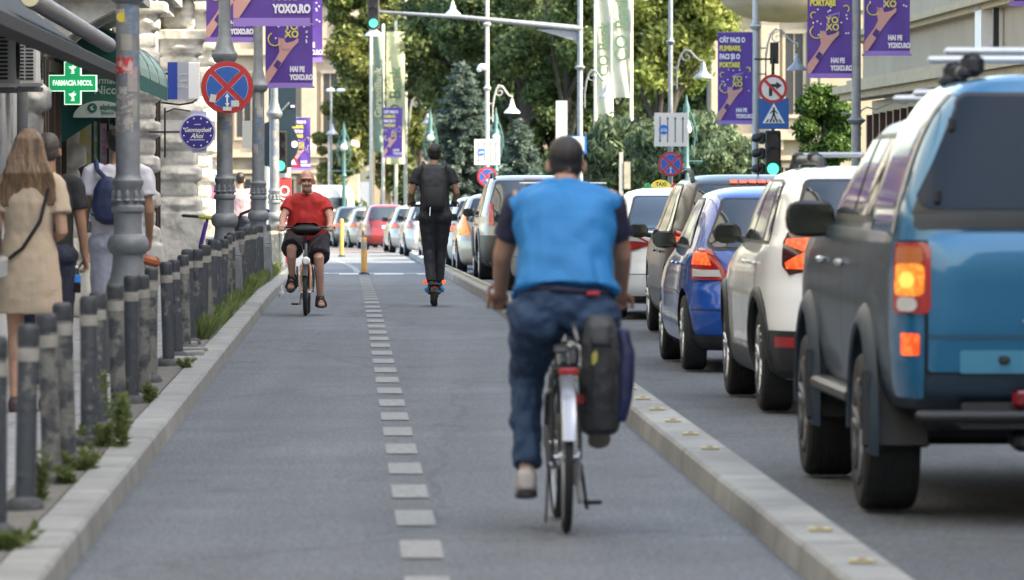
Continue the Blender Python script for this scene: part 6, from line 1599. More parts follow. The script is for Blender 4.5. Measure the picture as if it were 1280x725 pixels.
def foot(mb, an, d, up=(0,0,1), sc=1.):
    d = V3(d).normalized(); an = V3(an); up = (V3(up)-d*V3(up).dot(d)).normalized(); h = an-up*.07*sc
    pts = [h-d*.06*sc, h-d*.02*sc, h+d*.06*sc-up*.005, h+d*.13*sc-up*.02, h+d*.18*sc-up*.026]
    rr = [(.028, .035), (.036, .045), (.038, .036), (.044, .025), (.034, .018)]
    lat = d.cross(up); mb.loft([ell(p, d, lat, a*sc, b*sc, 14) for p, (a, b) in zip(pts, rr)])
def head(mb, c, face, up=(0,0,1), sc=1., full=True):
    """skull with jaw, nose, ears, brow; c head centre, face direction"""
    f = V3(face).normalized(); up = V3(up).normalized(); lat = f.cross(up).normalized(); c = V3(c); Rm = Matrix((lat, f, up)).transposed()
    mb.ball(c+up*.02*sc-f*.012*sc, (.077*sc, .096*sc, .103*sc), 20, 14, Rm)
    mb.ball(c-up*.055*sc+f*.028*sc, (.056*sc, .062*sc, .062*sc), 16, 10, Rm)
    mb.ball(c-up*.095*sc+f*.062*sc, (.026*sc, .02*sc, .018*sc), 10, 8, Rm)
    mb.tube([c+f*.08*sc+up*.012*sc, c+f*.102*sc-up*.014*sc, c+f*.108*sc-up*.03*sc], [.009*sc, .012*sc, .0155*sc], 8)
    for s in (-1, 1):
        mb.ball(c+lat*s*.084*sc-f*.008*sc-up*.012*sc, (.014*sc, .02*sc, .034*sc), 10, 8, Rm)
        mb.ball(c+lat*s*.034*sc+f*.078*sc-up*.03*sc, (.024*sc, .02*sc, .022*sc), 10, 8, Rm)
    mb.tube([c-lat*.05*sc+f*.078*sc+up*.032*sc, c+f*.09*sc+up*.036*sc, c+lat*.05*sc+f*.078*sc+up*.032*sc], .011*sc, 8)
def dress(name, label, loc, rz, J, skin, R_=None, vox=.007, hc=(25, 25), hn=None, hd=None, slim=.92, face=(0,1,0), heads=1., thumbs=(1, -1), belly=0.):
    """the continuous body. J: joints. returns the Empty"""
    t = thing(name, label, 'person', loc, rz); mb = MB(); g = dict(sh=.052, el=.040, wr=.026, hip=.088, kn=.056, an=.038, tw=.165, td=.105)
    if R_: g.update(R_)
    pel, wai, che, nek, hd_ = [V3(J[k]) for k in ('pelvis', 'waist', 'chest', 'neck', 'head')]
    tw, td = g['tw']*.94, g['td']*.92
    spine(mb, [(pel-(wai-pel)*.45, tw*.75, td*.8), (pel, tw*1.0, td*1.0+belly*.4), (wai, tw*.9, td*.88+belly), (wai.lerp(che, .5), tw*.97, td*.98+belly*.6), (che, tw*1.08, td*1.05), (che.lerp(nek, .55), tw*1.0, td*.9), (nek-(nek-che)*.16, tw*.6, td*.7), (nek, .058, .06), (nek.lerp(hd_, .5), .052, .056), (hd_, .05, .055)])
    head(mb, hd_, face, (hd_-nek).normalized().lerp(V3((0,0,1)), .6), heads)
    for i, s in enumerate('LR'):
        limb(mb, [J['sh'+s], J['el'+s], J['wr'+s]], [g['sh'], g['el'], g['wr']])
        limb(mb, [J['hip'+s], J['kn'+s], J['an'+s]], [g['hip']*slim, g['kn']*slim, g['an']*slim], 16)
        kn, an = V3(J['kn'+s]), V3(J['an'+s]); mb.ball(kn.lerp(an, .28)+V3((0, -.012, 0)), (g['kn']*.92*slim, g['kn']*1.0*slim, .11), 12, 8)
        d = hd[i] if hd else (V3(J['wr'+s])-V3(J['el'+s])); n = hn[i] if hn else (-1 if s == 'R' else 1, .2, 0)
        hand(mb, J['wr'+s], d, n, hc[i], 1.0, thumbs[i]); foot(mb, J['an'+s], J.get('ft'+s, (0, 1, 0)))
    remesh('body', mb, skin, t, vox, 2); return t, g
M_bskin = mat('cyclist_skin', (.34,.19,.13), .55, 0, .08, 20)
M_hair = mat('dark_hair', (.012,.009,.008), .5, 0, .3, 60, .4); M_hairb = mat('brown_hair', (.085,.048,.026), .45, 0, .0, 30, .35, col2=(.23,.145,.08), thr=(.36, .62), vscale=(1, 1, .08))
def torso_cloth(t, J, g, m, low, infl=.014, sleeve=.5, name='shirt', wr=.008, hem=1.0, belly=0., sl_r=1.25, neck_w=.075, vox=.01, seed=1, nosl=False, sleeve_m=None, wsc=9):
    mb = MB(); pel, wai, che, nek = [V3(J[k]) for k in ('pelvis', 'waist', 'chest', 'neck')]; tw, td = g['tw'], g['td']
    spine(mb, [(low, tw*1.02*hem+infl*1.6, td*1.05*hem+infl+belly*.6), (V3(low).lerp(wai, .5), tw*.99+infl*1.6, td*1.02+infl+belly), (wai, tw*.97+infl*1.8, td*.95+infl+belly*1.05), (wai.lerp(che, .5), tw*1.02+infl, td*1.0+infl+belly*.65), (che, tw*1.1+infl, td*1.07+infl), (che.lerp(nek, .5), tw*1.08+infl*.8, td*.96+infl*.6), (nek-(nek-che)*.2, tw*.72+infl*.6, td*.76+infl*.4), (nek-(nek-che)*.04, neck_w, .07)], p=2.5)
    for s in 'LR':
        sh, el = V3(J['sh'+s]), V3(J['el'+s])
        if nosl: limb(mb, [che.lerp(nek, .78), che.lerp(nek, .6).lerp(sh, .6), sh+V3((0, 0, -.015))], [.085, .085, .074], 16, True)
        else: limb(mb, [che.lerp(nek, .6).lerp(sh, .6), sh, sh.lerp(el, sleeve)], [g['sh']*1.15+infl*.5, g['sh']*1.2+infl*.5, g['sh']*sl_r+infl*.6], 16, False)
    return remesh(name, mb, m, t, vox, 4, wr, wsc, seed)
def sleeves(t, J, g, m, sleeve, name='sleeve', infl=.012, sl_r=1.2, vox=.01):
    for s in 'LR':
        mb = MB(); sh, el = V3(J['sh'+s]), V3(J['el'+s]); limb(mb, [sh.lerp(el, -.1)+V3((-.03 if s == 'R' else .03, 0, 0)), sh.lerp(el, .08), sh.lerp(el, sleeve*.5), sh.lerp(el, sleeve)], [g['sh']*.9, g['sh']*1.2+infl*.6, g['sh']*sl_r+infl*.5, g['sh']*sl_r+infl*.6], 16, False); remesh(name, mb, m, t, vox, 2, .006, 14)
def trousers(t, J, g, m, top, length=1.0, infl=.012, name='trousers', wr=.007, knee_w=None, ank_w=None, belly=0, vox=.01, seed=3, hemr=None, hipw=1.0):
    mb = MB(); pel = V3(J['pelvis']); tw, td = g['tw'], g['td']
    spine(mb, [(pel-V3((0, 0, .09)), tw*.78, td*.9), (pel, (tw*1.04+infl)*hipw, td*1.12+infl), (V3(top), tw*.98+infl*1.2, td*1.0+infl+belly)], p=2.5)
    for s in 'LR': mb.ball(V3(J['hip'+s])+V3((0, -.02, .0)), (g['hip']*1.22+infl, g['hip']*1.2+infl, g['hip']*1.15), 14, 10)
    for s in 'LR':
        hp, kn, an = V3(J['hip'+s]), V3(J['kn'+s]), V3(J['an'+s]); rh, rk, ra = g['hip']*1.12+infl, (knee_w or g['kn']*1.12+infl), (ank_w or g['an']*1.2+infl)
        if length >= 1: limb(mb, [hp, kn, an.lerp(kn, .04)], [rh, rk, ra], 18, False); mb.ball(kn, (rk*1.0,)*3, 14, 10); mb.ball(kn.lerp(an, .3)+V3((0, -.01, 0)), (rk*.84, rk*.92, .15), 12, 8)
        else: limb(mb, [hp, hp.lerp(kn, length)], [rh, hemr or rk*1.25], 18, False)
    return remesh(name, mb, m, t, vox, 3, wr, 11, seed)
def shoe(t, an, d, m, sole, sc=1., up=(0,0,1)):
    d = V3(d).normalized(); an = V3(an); up = (V3(up)-d*V3(up).dot(d)).normalized(); lat = d.cross(up); h = an-up*.062*sc; mb = MB()
    mb.loft([ell(h+d*k*sc+up*u*sc, d, lat, a*sc, b*sc, 16, 2.6) for k, u, a, b in ((-.085, .005, .025, .03), (-.07, .01, .04, .05), (-.01, .018, .045, .062), (.06, .0, .047, .045), (.12, -.012, .052, .035), (.175, -.022, .045, .026), (.2, -.026, .02, .015))])
    o = remesh('shoe', mb, m, t, .006, 2); mb = MB()
    mb.loft([ell(h+d*k*sc-up*.045*sc, d, lat, a*sc, .013*sc, 12, 4) for k, a in ((-.09, .02), (-.075, .042), (0, .044), (.1, .053), (.17, .046), (.203, .02))]); mb.build('sole', sole, o, 40)
    return o
def short_hair(t, c, face, m, sc=1., up=(0,0,1), vol=1.):
    f = V3(face).normalized(); upv = V3(up).normalized(); lat = f.cross(upv).normalized(); Rm = Matrix((lat, f, upv)).transposed(); mb = MB(); c = V3(c)
    mb.ball(c+upv*.045*sc-f*.02*sc, (.082*sc*vol, .098*sc*vol, .088*sc*vol), 20, 14, Rm); mb.ball(c-f*.04*sc-upv*.0*sc, (.074*sc, .064*sc, .078*sc), 16, 10, Rm)
    for s in (-1, 1): mb.ball(c+lat*s*.058*sc-f*.03*sc+upv*.022*sc, (.024*sc, .03*sc, .045*sc), 10, 8, Rm)
    return remesh('hair', mb, m, t, .006, 4, .003, 55, 5)

# ---------------------------------------------------------------- bicycles
def bike_wheel(parent, y, r, x=0, tyre=.02, rimm=M_steel, rot=0, z=None, nsp=28):
    o = bpy.data.objects.new('wheel', None); COL.objects.link(o); o.parent = parent; o.location = (x, y, r if z is None else z); o.rotation_euler = (0, 0, rot); m = MB()
    m.lathe([(r-tyre*1.9, -tyre*.7), (r-tyre, -tyre), (r-tyre*.3, -tyre*.75), (r, 0), (r-tyre*.3, tyre*.75), (r-tyre, tyre), (r-tyre*1.9, tyre*.7), (r-tyre*1.9, -tyre*.7)], (0,0,0), 40, 'x', False); m.build('tyre', M_rubber, o, 50, fix=False)
    m = MB(); m.lathe([(r-tyre*1.8, -.012), (r-tyre*2.9, -.009), (r-tyre*2.9, .009), (r-tyre*1.8, .012)], (0,0,0), 40, 'x', False); m.build('rim', rimm, o, 50, fix=False)
    m = MB()
    for k in range(nsp):
        a = 2*math.pi*k/nsp; s = 1 if k % 2 else -1; m.tube([(s*.025, .02*math.cos(a+.9*s), .02*math.sin(a+.9*s)), (0, (r-tyre*2.8)*math.cos(a), (r-tyre*2.8)*math.sin(a))], .0014, 4, False)
    m.build('spokes', M_steel, o, fix=False); m = MB(); m.lathe([(.018, -.035), (.026, -.02), (.018, 0), (.026, .02), (.018, .035)], (0,0,0), 12, 'x'); m.tube([(-.06, 0, 0), (.06, 0, 0)], .008, 8); m.build('hub', M_chrome, o, 40)
    return o
def bicycle(name, label, loc, rz, fm, r=.34, wb=1.08, saddle=.93, hb=(.76, 1.0, .31), crank=90, guard=None, rackp=True, stemm=None, tyre=.02, steer=0, forkm=None, bb=(.46, .28), guardf=None):
    t = thing(name, label, 'bicycle', loc, rz); BB = V3((0, *bb)); RA = V3((0, 0, r)); FA = V3((0, wb, r)); ST = V3((0, bb[0]-.26*.75, saddle-.12)); HT = V3((0, wb-.24, hb[1]-.2)); HL = V3((0, wb-.18, hb[1]-.36))
    m = MB(); m.tube([BB, BB.lerp(ST, .85)], .017, 10); m.tube([BB, HL], .02, 10); m.tube([BB.lerp(ST, .55), HT], .016, 10); m.tube([HL, HT], .022, 10)
    for s in (-1, 1): m.tube([BB+V3((s*.03, 0, 0)), V3((s*.062, .12, r-.01)), RA+V3((s*.062, 0, 0))], .011, 8); m.tube([BB.lerp(ST, .8)+V3((s*.015, 0, 0)), V3((s*.055, .1, r+.25)), RA+V3((s*.062, 0, 0))], .009, 8)
    m.build('frame', fm, t, True)
    m = MB(); m.tube([HL, HL.lerp(FA, .15)], .02, 8)
    for s in (-1, 1): m.tube([HL+V3((0, .02, -.02)), HL.lerp(FA, .2)+V3((s*.05, 0, 0)), FA+V3((s*.055, -.01, .0))], [.016, .015, .01], 8)
    m.build('fork', forkm or fm, t, True)
    m = MB(); m.tube([HT, V3((0, wb-.28, hb[1]-.02)), V3((0, hb[0]+.08, hb[1]))], .014, 8)
    m.tube([(-hb[2], hb[0], hb[1]-.005), (-hb[2]*.7, hb[0]+.03, hb[1]), (-.1, hb[0]+.09, hb[1]), (.1, hb[0]+.09, hb[1]), (hb[2]*.7, hb[0]+.03, hb[1]), (hb[2], hb[0], hb[1]-.005)], .0125, 8); o = m.build('handlebar', stemm or M_black, t, True)
    for s in (-1, 1):
        m = MB(); m.tube([(s*(hb[2]-.11), hb[0]+.012, hb[1]-.002), (s*(hb[2]+.01), hb[0]-.002, hb[1]-.006)], .018, 10); m.build('grip', M_black, o, True)
        m = MB(); m.tube([(s*(hb[2]-.13), hb[0]+.04, hb[1]-.01), (s*(hb[2]-.03), hb[0]+.07, hb[1]-.03)], .006, 6); m.build('brake_lever', M_steel, o, True)
    m = MB(); c = V3((0, ST.y-.02, saddle)); rg = [ell(c+V3((0, k, z)), (0, 1, 0), (1, 0, 0), a, b_, 14) for k, z, a, b_ in ((-.13, -.01, .05, .02), (-.1, 0, .085, .032), (-.02, -.0, .075, .03), (.06, -.01, .035, .022), (.14, -.015, .018, .014))]; m.loft(rg); m.build('saddle', M_black, t, 50)
    m = MB(); m.tube([BB.lerp(ST, .7), ST, (0, ST.y-.01, saddle-.02)], .0135, 8); 
    for s in (-1, 1): m.tube([(s*.02, ST.y-.1, saddle-.03), (s*.02, ST.y+.07, saddle-.04)], .004, 5)
    for k in range(5): m.lathe([(.028, 0), (.03, .006), (.028, .012)], (0, ST.y-.09, saddle-.1+k*.014), 10)
    m.build('seat_post', M_chrome, t, True)
    a = R(crank); m = MB(); m.lathe([(.085, .045), (.095, .046), (.095, .05), (.085, .051)], (0, BB.y, BB.z), 26, 'x', True); m.tube([BB+V3((-.06, 0, 0)), BB+V3((.06, 0, 0))], .018, 8)
    for s in (-1, 1):
        e = BB+V3((s*.075, math.sin(a)*.17*s, math.cos(a)*.17*s)); m.tube([BB+V3((s*.06, 0, 0)), e], [.014, .011], 8); k = MB(); k.cbox(e+V3((s*.06, 0, 0)), (.09, .09, .022), None, .008); k.build('pedal', M_black, t)
    m.build('crankset', M_steel, t, True)
    m = MB(); m.tube([(.055, BB.y, BB.z+.09), (.055, 0, r+.035)], .005, 5); m.tube([(.055, BB.y, BB.z-.09), (.055, 0, r-.035)], .005, 5); m.lathe([(.02, .05), (.04, .05), (.04, .058), (.02, .058)], (0, 0, r), 14, 'x'); m.tube([(.058, .0, r-.02), (.06, .02, r-.1)], .01, 6); m.build('chain', M_steel, t, True)
    bike_wheel(t, 0, r, tyre=tyre); bike_wheel(t, wb, r, tyre=tyre, rot=steer)
    if guard:
        for yy, a0, a1, gm in ((0, 14, 150, guard), (wb, 30, 140, guardf or guard)):
            m = MB(); rg = []
            for i in range(15):
                a = R(a0+(a1-a0)*i/14) if yy == 0 else R(a0+(a1-a0)*i/14)
                cy, cz = -math.cos(a), math.sin(a); rr = r+.018
                rg.append([V3((x, yy+cy*(rr+h), r+cz*(rr+h))) for x, h in ((-.034, -.014), (-.03, .004), (0, .012), (.03, .004), (.034, -.014))])
            m.loft(rg, False, False); m.build('mudguard', gm, t, True, fix=False)
    if rackp:
        m = MB(); z = r*2+.06
        for s in (-1, 1): m.tube([(s*.06, -.22, z), (s*.06, .22, z)], .006, 6); m.tube([(s*.06, -.15, z), (s*.065, 0, r+.02)], .005, 6); m.tube([(s*.06, .1, z), (s*.065, 0, r+.02)], .005, 6)
        for y in (-.22, -.1, .02, .14, .22): m.tube([(-.06, y, z), (.06, y, z)], .005, 6)
        m.build('rack', M_black, t, True)
        m = MB(); m.cbox((0, -.235, z-.01), (.09, .02, .035), None, .008); m.build('tail_light', M_lampred, t)
    return t

# ---- cyclist in blue
M_jean = mat('denim', (.01,.03,.075), .8, 0, .0, 5, .3, col2=(.025,.06,.13), thr=(.35, .75), bscale=60)
M_bluev = mat('bright_blue_vest', (.003,.15,.40), .65, 0, .08, 3, .12, bscale=70); M_navy = mat('navy_cotton', (.012,.014,.04), .8, 0, .15, 6)
BY = 24.25; loc_ = V3(((708-640)/F*BY, BY, 0)); yw = math.atan(.03)
bk = bicycle('bicycle', 'city bicycle with silver rear mudguard ridden by the cyclist in blue', loc_, yw, mat('bike_frame_dark', (.03,.035,.04), .4, .3), guard=mat('mudguard_silver', (.33,.34,.38), .3, .5), crank=-168, steer=.03, saddle=.95, hb=(.76, 1.0, .285))
m = MB(); m.cbox((.055, -.08, .6), (.05, .03, .05), None, .01); m.build('red_reflector', M_lampred, bk)
m = MB(); m.cbox((.035, .03, .79), (.05, .1, .1), None, .02); m.tube([(.05, -.02, .86), (.03, .06, .95)], .012, 6); m.cbox((-.02, .06, .82), (.07, .08, .04), None, .01); m.build('lock', mat('lock_grey', (.12,.12,.14), .3, .6), bk, 40)
m = MB(); m.tube([(-.075, .12, .3), (-.09, .05, .05)], .007, 6); m.tube([(.07, .12, .3), (.1, .2, .1)], .009, 6); m.build('kickstand', M_black, bk)
J = dict(pelvis=(0, .16, 1.0), waist=(0, .19, 1.14), chest=(.005, .27, 1.36), neck=(.01, .36, 1.55), head=(.015, .42, 1.645),
    shL=(-.195, .31, 1.475), elL=(-.272, .42, 1.235), wrL=(-.275, .655, 1.055), shR=(.205, .31, 1.475), elR=(.268, .42, 1.235), wrR=(.275, .655, 1.055),
    hipL=(-.115, .17, .96), knL=(-.155, .56, .68), anL=(-.165, .345, .265), hipR=(.115, .17, .96), knR=(.165, .60, .86), anR=(.17, .44, .53), ftL=(0, 1, -.12), ftR=(0, 1, -.35))
Rg = dict(tw=.192, td=.125, sh=.06, el=.045, wr=.03, hip=.105, kn=.066, an=.044)
t, g_ = dress('person', 'cyclist from behind in a bright blue vest over a navy shirt and blue jeans', loc_, yw, J, M_bskin, Rg, .0065, slim=.78, hc=(58, 58), hd=((0, 1, -.25), (0, 1, -.25)), hn=((0, 0, -1), (0, 0, -1)), thumbs=(-1, 1), heads=.97, belly=.02)
torso_cloth(t, J, g_, M_bluev, (0, .16, 1.06), .018, name='vest', wr=.02, belly=.03, nosl=True, neck_w=.07, wsc=5.5, hem=1.08, vox=.008)
sleeves(t, J, g_, M_navy, .66, 'navy_sleeve', infl=.01, sl_r=1.12)
trousers(t, J, g_, M_jean, (0, .17, 1.09), 1.0, .016, 'jeans', .02, knee_w=.08, ank_w=.06, seed=4, hipw=1.0)
m = MB(); m.tube([V3((.225*math.cos(R(a)), .17+.155*math.sin(R(a)), 1.085+.01*math.sin(R(a)*2))) for a in range(0, 361, 20)], .016, 8); m.build('belt', M_navy, t, True)
m = MB(); m.cbox((.12, .01, 1.07), (.06, .01, .018), None, .004); m.build('red_tag', M_red, t)
short_hair(t, J['head'], (0, 1, 0), M_hair, 1.0)
shoe(t, J['anL'], J['ftL'], mat('pale_shoe', (.42,.38,.36), .6, 0, .1, 12), M_black, 1.02); shoe(t, J['anR'], J['ftR'], mat('dark_shoe', (.03,.026,.024), .6), mat('tan_sole', (.16,.13,.1), .6), 1.02)
m = MB(); m.tube([(-.3+.03*math.cos(R(a)), .645+.02*math.sin(R(a)), 1.062+.03*math.sin(R(a))) for a in range(0, 361, 30)], .009, 6); m.build('wristwatch', mat('bracelet_red', (.12,.03,.03), .5), t, True)
# pannier hanging on the right of the rack
M_pan = mat('pannier_black', (.018,.02,.026), .7, 0, .25, 6, .4, bscale=22); M_pang = mat('pannier_grey', (.03,.033,.04), .6, 0, .2, 6, .3); M_pann = mat('pannier_navy', (.008,.012,.06), .6, 0, .15, 6)
t = thing('pannier', 'large black and navy roll top pannier with a yellow mark hanging from the bicycle rack', 'bag', loc_, yw)
m = MB(); m.loft([ell((x, y, z), (0, 0, 1), (1, 0, 0), a, b_, 24, 3.6) for x, y, z, a, b_ in ((.155, .04, .44, .06, .1), (.155, .04, .46, .082, .14), (.16, .04, .6, .095, .16), (.165, .04, .8, .098, .165), (.16, .04, .88, .085, .15), (.15, .04, .95, .06, .12), (.145, .04, .965, .05, .1))]); remesh('bag_body', m, M_pan, t, .01, 4, .009, 8, 3)
m = MB(); m.loft([ell((x, y, z), (0, 0, 1), (1, 0, 0), a, b_, 20, 3.2) for x, y, z, a, b_ in ((.238, .04, .5, .03, .13), (.255, .04, .6, .04, .155), (.265, .04, .8, .04, .16), (.25, .04, .91, .03, .14))]); remesh('side_pocket', m, M_pann, t, .01, 3, .005, 8, 6)
m = MB(); m.loft([ell((x, y, z), (0, 0, 1), (1, 0, 0), a, b_, 20, 3) for x, y, z, a, b_ in ((.145, -.0, .84, .078, .14), (.145, .0, .93, .066, .13), (.135, .02, .975, .04, .1))]); remesh('top_flap', m, M_pang, t, .01, 3, .006, 9, 9)
m = MB(); m.prism([(.105, .80), (.125, .82), (.135, .8), (.13, .77), (.115, .755), (.10, .765)], -.142, -.132); m.build('yellow_mark', mat('mark_yellow', (.3,.26,.05), .5), t)
for x in (.1, .2): m = MB(); m.tube([(x, -.13, .55), (x, -.145, .7), (x, -.135, .88)], .008, 6); m.build('strap', M_black, t, True)

# ---- bald cyclist in red, coming towards us
M_redt = mat('red_tshirt', (.44,.02,.018), .75, 0, .1, 4, .15, bscale=60); M_shorts = mat('black_shorts', (.012,.012,.02), .7, 0, .2, 6)
M_pale = mat('pale_skin', (.52,.28,.21), .55, 0, .08, 20)
RY = 62.45; loc_ = V3(((385-640)/F*RY, RY, 0)); rz = math.pi+.01
bk = bicycle('bicycle', 'small wheeled bicycle with orange and silver fork ridden by the bald man in red', loc_, rz, mat('bike_frame_grey', (.1,.1,.11), .4, .3), r=.27, wb=1.02, saddle=.9, hb=(.62, 1.0, .30), crank=155, guard=mat('guard_black', (.02,.02,.02), .5), rackp=False, tyre=.024, forkm=mat('fork_orange', (.55,.25,.12), .4), bb=(.44, .28))
m = MB(); m.lathe([(.045, 0), (.05, .03), (.03, .06)], (0, .86, .62), 16, 'y'); m.build('headlamp', M_white, bk, 40)
m = MB(); m.cbox((0, .74, .98), (.34, .16, .14), None, .06); m.build('handlebar_bag', M_black, bk, 40)
m = MB()
for s in (-1, 1): m.tube([(s*.26, .62, 1.0), (s*.2, .78, .93), (s*.05, .84, .8), (0, .86, .55)], .006, 6); m.tube([(s*.1, .86, .55), (s*.09, .98, .34)], .012, 6)
m.build('brake_cables', M_black, bk, True)
J = dict(pelvis=(0, .22, .92), waist=(0, .26, 1.06), chest=(0, .30, 1.24), neck=(0, .35, 1.40), head=(.0, .42, 1.525),
    shL=(-.185, .32, 1.285), elL=(-.265, .42, 1.12), wrL=(-.27, .57, 1.03), shR=(.185, .32, 1.285), elR=(.27, .42, 1.12), wrR=(.275, .57, 1.03),
    hipL=(-.12, .24, .88), knL=(-.14, .62, .64), anL=(-.15, .44, .225), hipR=(.12, .24, .88), knR=(.17, .64, .74), anR=(.17, .50, .47), ftL=(-.12, 1, -.1), ftR=(.1, 1, -.55))
t, g_ = dress('person', 'bald bearded man with glasses in a red T-shirt and black shorts riding towards the viewer', loc_, rz, J, M_pale, dict(tw=.2, td=.135, sh=.054, el=.046, wr=.031, hip=.105, kn=.064, an=.042), .007, hc=(60, 60), hd=((0, 1, -.35), (0, 1, -.35)), hn=((0, 0, -1), (0, 0, -1)), thumbs=(-1, 1), face=(0, 1, -.08), heads=1.06, belly=.05)
torso_cloth(t, J, g_, M_redt, (0, .24, .87), .018, .62, 'tshirt', .012, belly=.06, sl_r=1.3, hem=1.05, wsc=8, seed=9)
trousers(t, J, g_, M_shorts, (0, .24, .95), .92, .02, 'shorts', .008, hemr=.125, seed=12)
m = MB(); m.cbox((.19, .52, .82), (.07, .02, .012), None, .003); m.build('shorts_stripe', M_white, t)
hc_ = V3(J['head'])
def facepart(nm, pts, r, mm): k = MB(); [k.tube(p, r, 6) if len(p) > 1 else k.ball(p[0], r) for p in pts]; return k.build(nm, mm, t, True)
facepart('glasses', [[hc_+V3((s*.036+.028*math.cos(R(a)), .112, .008+.02*math.sin(R(a)))) for a in range(0, 361, 40)] for s in (-1, 1)]+[[hc_+V3((-.01, .118, .012)), hc_+V3((.01, .118, .012))], [hc_+V3((-.064, .108, .012)), hc_+V3((-.088, .0, .012))], [hc_+V3((.064, .108, .012)), hc_+V3((.088, .0, .012))]], .0028, M_black)
facepart('eyes', [[hc_+V3((s*.035, .09, .008))] for s in (-1, 1)], .013, mat('eye_dark', (.05,.035,.03), .3))
k = MB(); k.ball(hc_+V3((0, .045, -.09)), (.056, .058, .05), 16, 10); remesh('beard', k, mat('grey_beard', (.3,.18,.135), .8, 0, .3, 50, .3), t, .006, 1, .003, 40)
facepart('mouth', [[hc_+V3((-.024, .1, -.062)), hc_+V3((0, .106, -.06)), hc_+V3((.024, .1, -.062))]], .0055, mat('lips', (.25,.07,.06), .5))
for s in 'LR':      # sandals
    an = V3(J['an'+s]); d = V3(J['ft'+s]).normalized(); up = (V3((0,0,1))-d*d.z).normalized(); lat = d.cross(up); h = an-up*.062; k = MB()
    k.loft([ell(h+d*q-up*.05, d, lat, a, .012, 12, 4) for q, a in ((-.095, .02), (-.075, .045), (0, .046), (.1, .056), (.19, .05), (.225, .02))]); o = k.build('sandal', M_black, t, 40)
    k = MB()
    for q, w_, hh in ((.13, .056, .03), (.075, .05, .05), (.0, .046, .085)): k.tube([h+d*q+lat*w_*math.cos(R(a))+up*(-.045+(hh+.05)*math.sin(R(a))) for a in range(0, 181, 20)], .013, 6)
    k.build('strap', M_black, o, True)

# ---- man on the electric kick scooter
SY = 65.9; loc_ = V3(((543-640)/F*SY, SY, 0)); rz = .03
t = thing('kick_scooter', 'electric kick scooter with small red side lights under the rider in black', 'kick scooter', loc_, rz)
for y in (0, .88): m = MB(); m.lathe([(.07, -.032), (.115, -.036), (.128, -.018), (.13, 0), (.128, .018), (.115, .036), (.07, .032), (.03, .04), (.01, .05)], (0, y, .13), 26, 'x'); m.build('wheel', M_rubber, t, 40)
m = MB(); m.cbox((0, .44, .165), (.17, .62, .05), None, .02); m.tube([(0, .74, .18), (0, .85, .3), (0, .82, .5)], .03, 8); m.build('deck', mat('scooter_dark', (.03,.035,.04), .5), t, 40)
m = MB(); m.tube([(0, .83, .3), (0, .66, 1.2)], .022, 10); m.build('stem', M_black, t, True); m = MB(); m.tube([(-.27, .62, 1.22), (0, .66, 1.22), (.27, .62, 1.22)], .016, 8); m.build('handlebar', M_black, t, True)
m = MB(); rg = []
for i in range(12): a = R(20+110*i/11); rg.append([V3((x, -math.cos(a)*.155, .13+math.sin(a)*.155)) for x in (-.045, 0, .045)])
m.loft(rg, False, False); m.cbox((0, -.1, .27), (.14, .06, .05), None, .02); m.build('rear_mudguard', M_black, t, 40, fix=False)
for s in (-1, 1):
    m = MB(); m.cbox((s*.115, -.03, .30), (.045, .03, .045), None, .012); m.build('side_light', M_lamplit, t)
    m = MB(); m.cbox((s*.095, .03, .21), (.05, .1, .07), None, .02); m.build('blue_fitting', mat('scooter_blue', (.03,.22,.5), .4), t)
m = MB(); m.cbox((0, -.155, .235), (.05, .01, .03), None, .008); m.build('rear_reflector', M_lampred, t)
M_blk = mat('black_cotton', (.014,.015,.018), .8, 0, .2, 7, .2); M_blk2 = mat('black_trousers', (.012,.014,.02), .75, 0, .2, 7, .2)
J = dict(pelvis=(.02, .3, 1.13), waist=(.01, .31, 1.28), chest=(.0, .33, 1.5), neck=(.0, .35, 1.70), head=(.005, .385, 1.845),
    shL=(-.195, .33, 1.63), elL=(-.275, .3, 1.38), wrL=(-.255, .52, 1.27), shR=(.195, .33, 1.63), elR=(.275, .3, 1.38), wrR=(.25, .52, 1.27),
    hipL=(-.08, .3, 1.08), knL=(-.06, .34, .66), anL=(-.035, .2, .28), hipR=(.11, .3, 1.08), knR=(.08, .42, .67), anR=(.06, .42, .28), ftL=(-.1, 1, 0), ftR=(.1, 1, 0))
t, g_ = dress('person', 'young man in black with a black backpack riding a kick scooter away from the viewer', loc_, rz, J, M_skin2, dict(tw=.155, td=.1, sh=.05, el=.04, wr=.027, hip=.09, kn=.056, an=.038), .007, slim=.78, hc=(58, 58), hd=((0, 1, -.2), (0, 1, -.2)), hn=((0, 0, -1), (0, 0, -1)), thumbs=(-1, 1))
torso_cloth(t, J, g_, M_blk, (.01, .3, 1.14), .016, .6, 'tshirt', .01, sl_r=1.35)
trousers(t, J, g_, M_blk2, (.01, .3, 1.2), 1.0, .012, 'trousers', .008, hipw=1.12)
short_hair(t, J['head'], (0, 1, 0), M_hair, 1.02)
for s in 'LR': shoe(t, J['an'+s], J['ft'+s], M_black, M_black)
for s in 'LR':
    m = MB(); w_ = V3(J['wr'+s]); m.tube([w_+V3((0, -.01, 0)), w_+V3((0, .05, -.01))], .035, 10); m.build('glove', M_black, t, True)
t = thing('backpack', 'black backpack on the back of the kick scooter rider', 'backpack', loc_, rz)
m = MB(); m.loft([ell((0, .15-k, z), (0, 0, 1), (1, 0, 0), a, b_, 22, 3.2) for z, a, b_, k in ((1.17, .10, .05, 0), (1.2, .135, .07, .0), (1.35, .15, .08, .0), (1.55, .15, .07, -.01), (1.68, .12, .05, -.03), (1.72, .08, .035, -.04))]); remesh('bag_body', m, mat('backpack_black', (.017,.018,.021), .6, 0, .2, 8, .2), t, .009, 3, .006, 9)
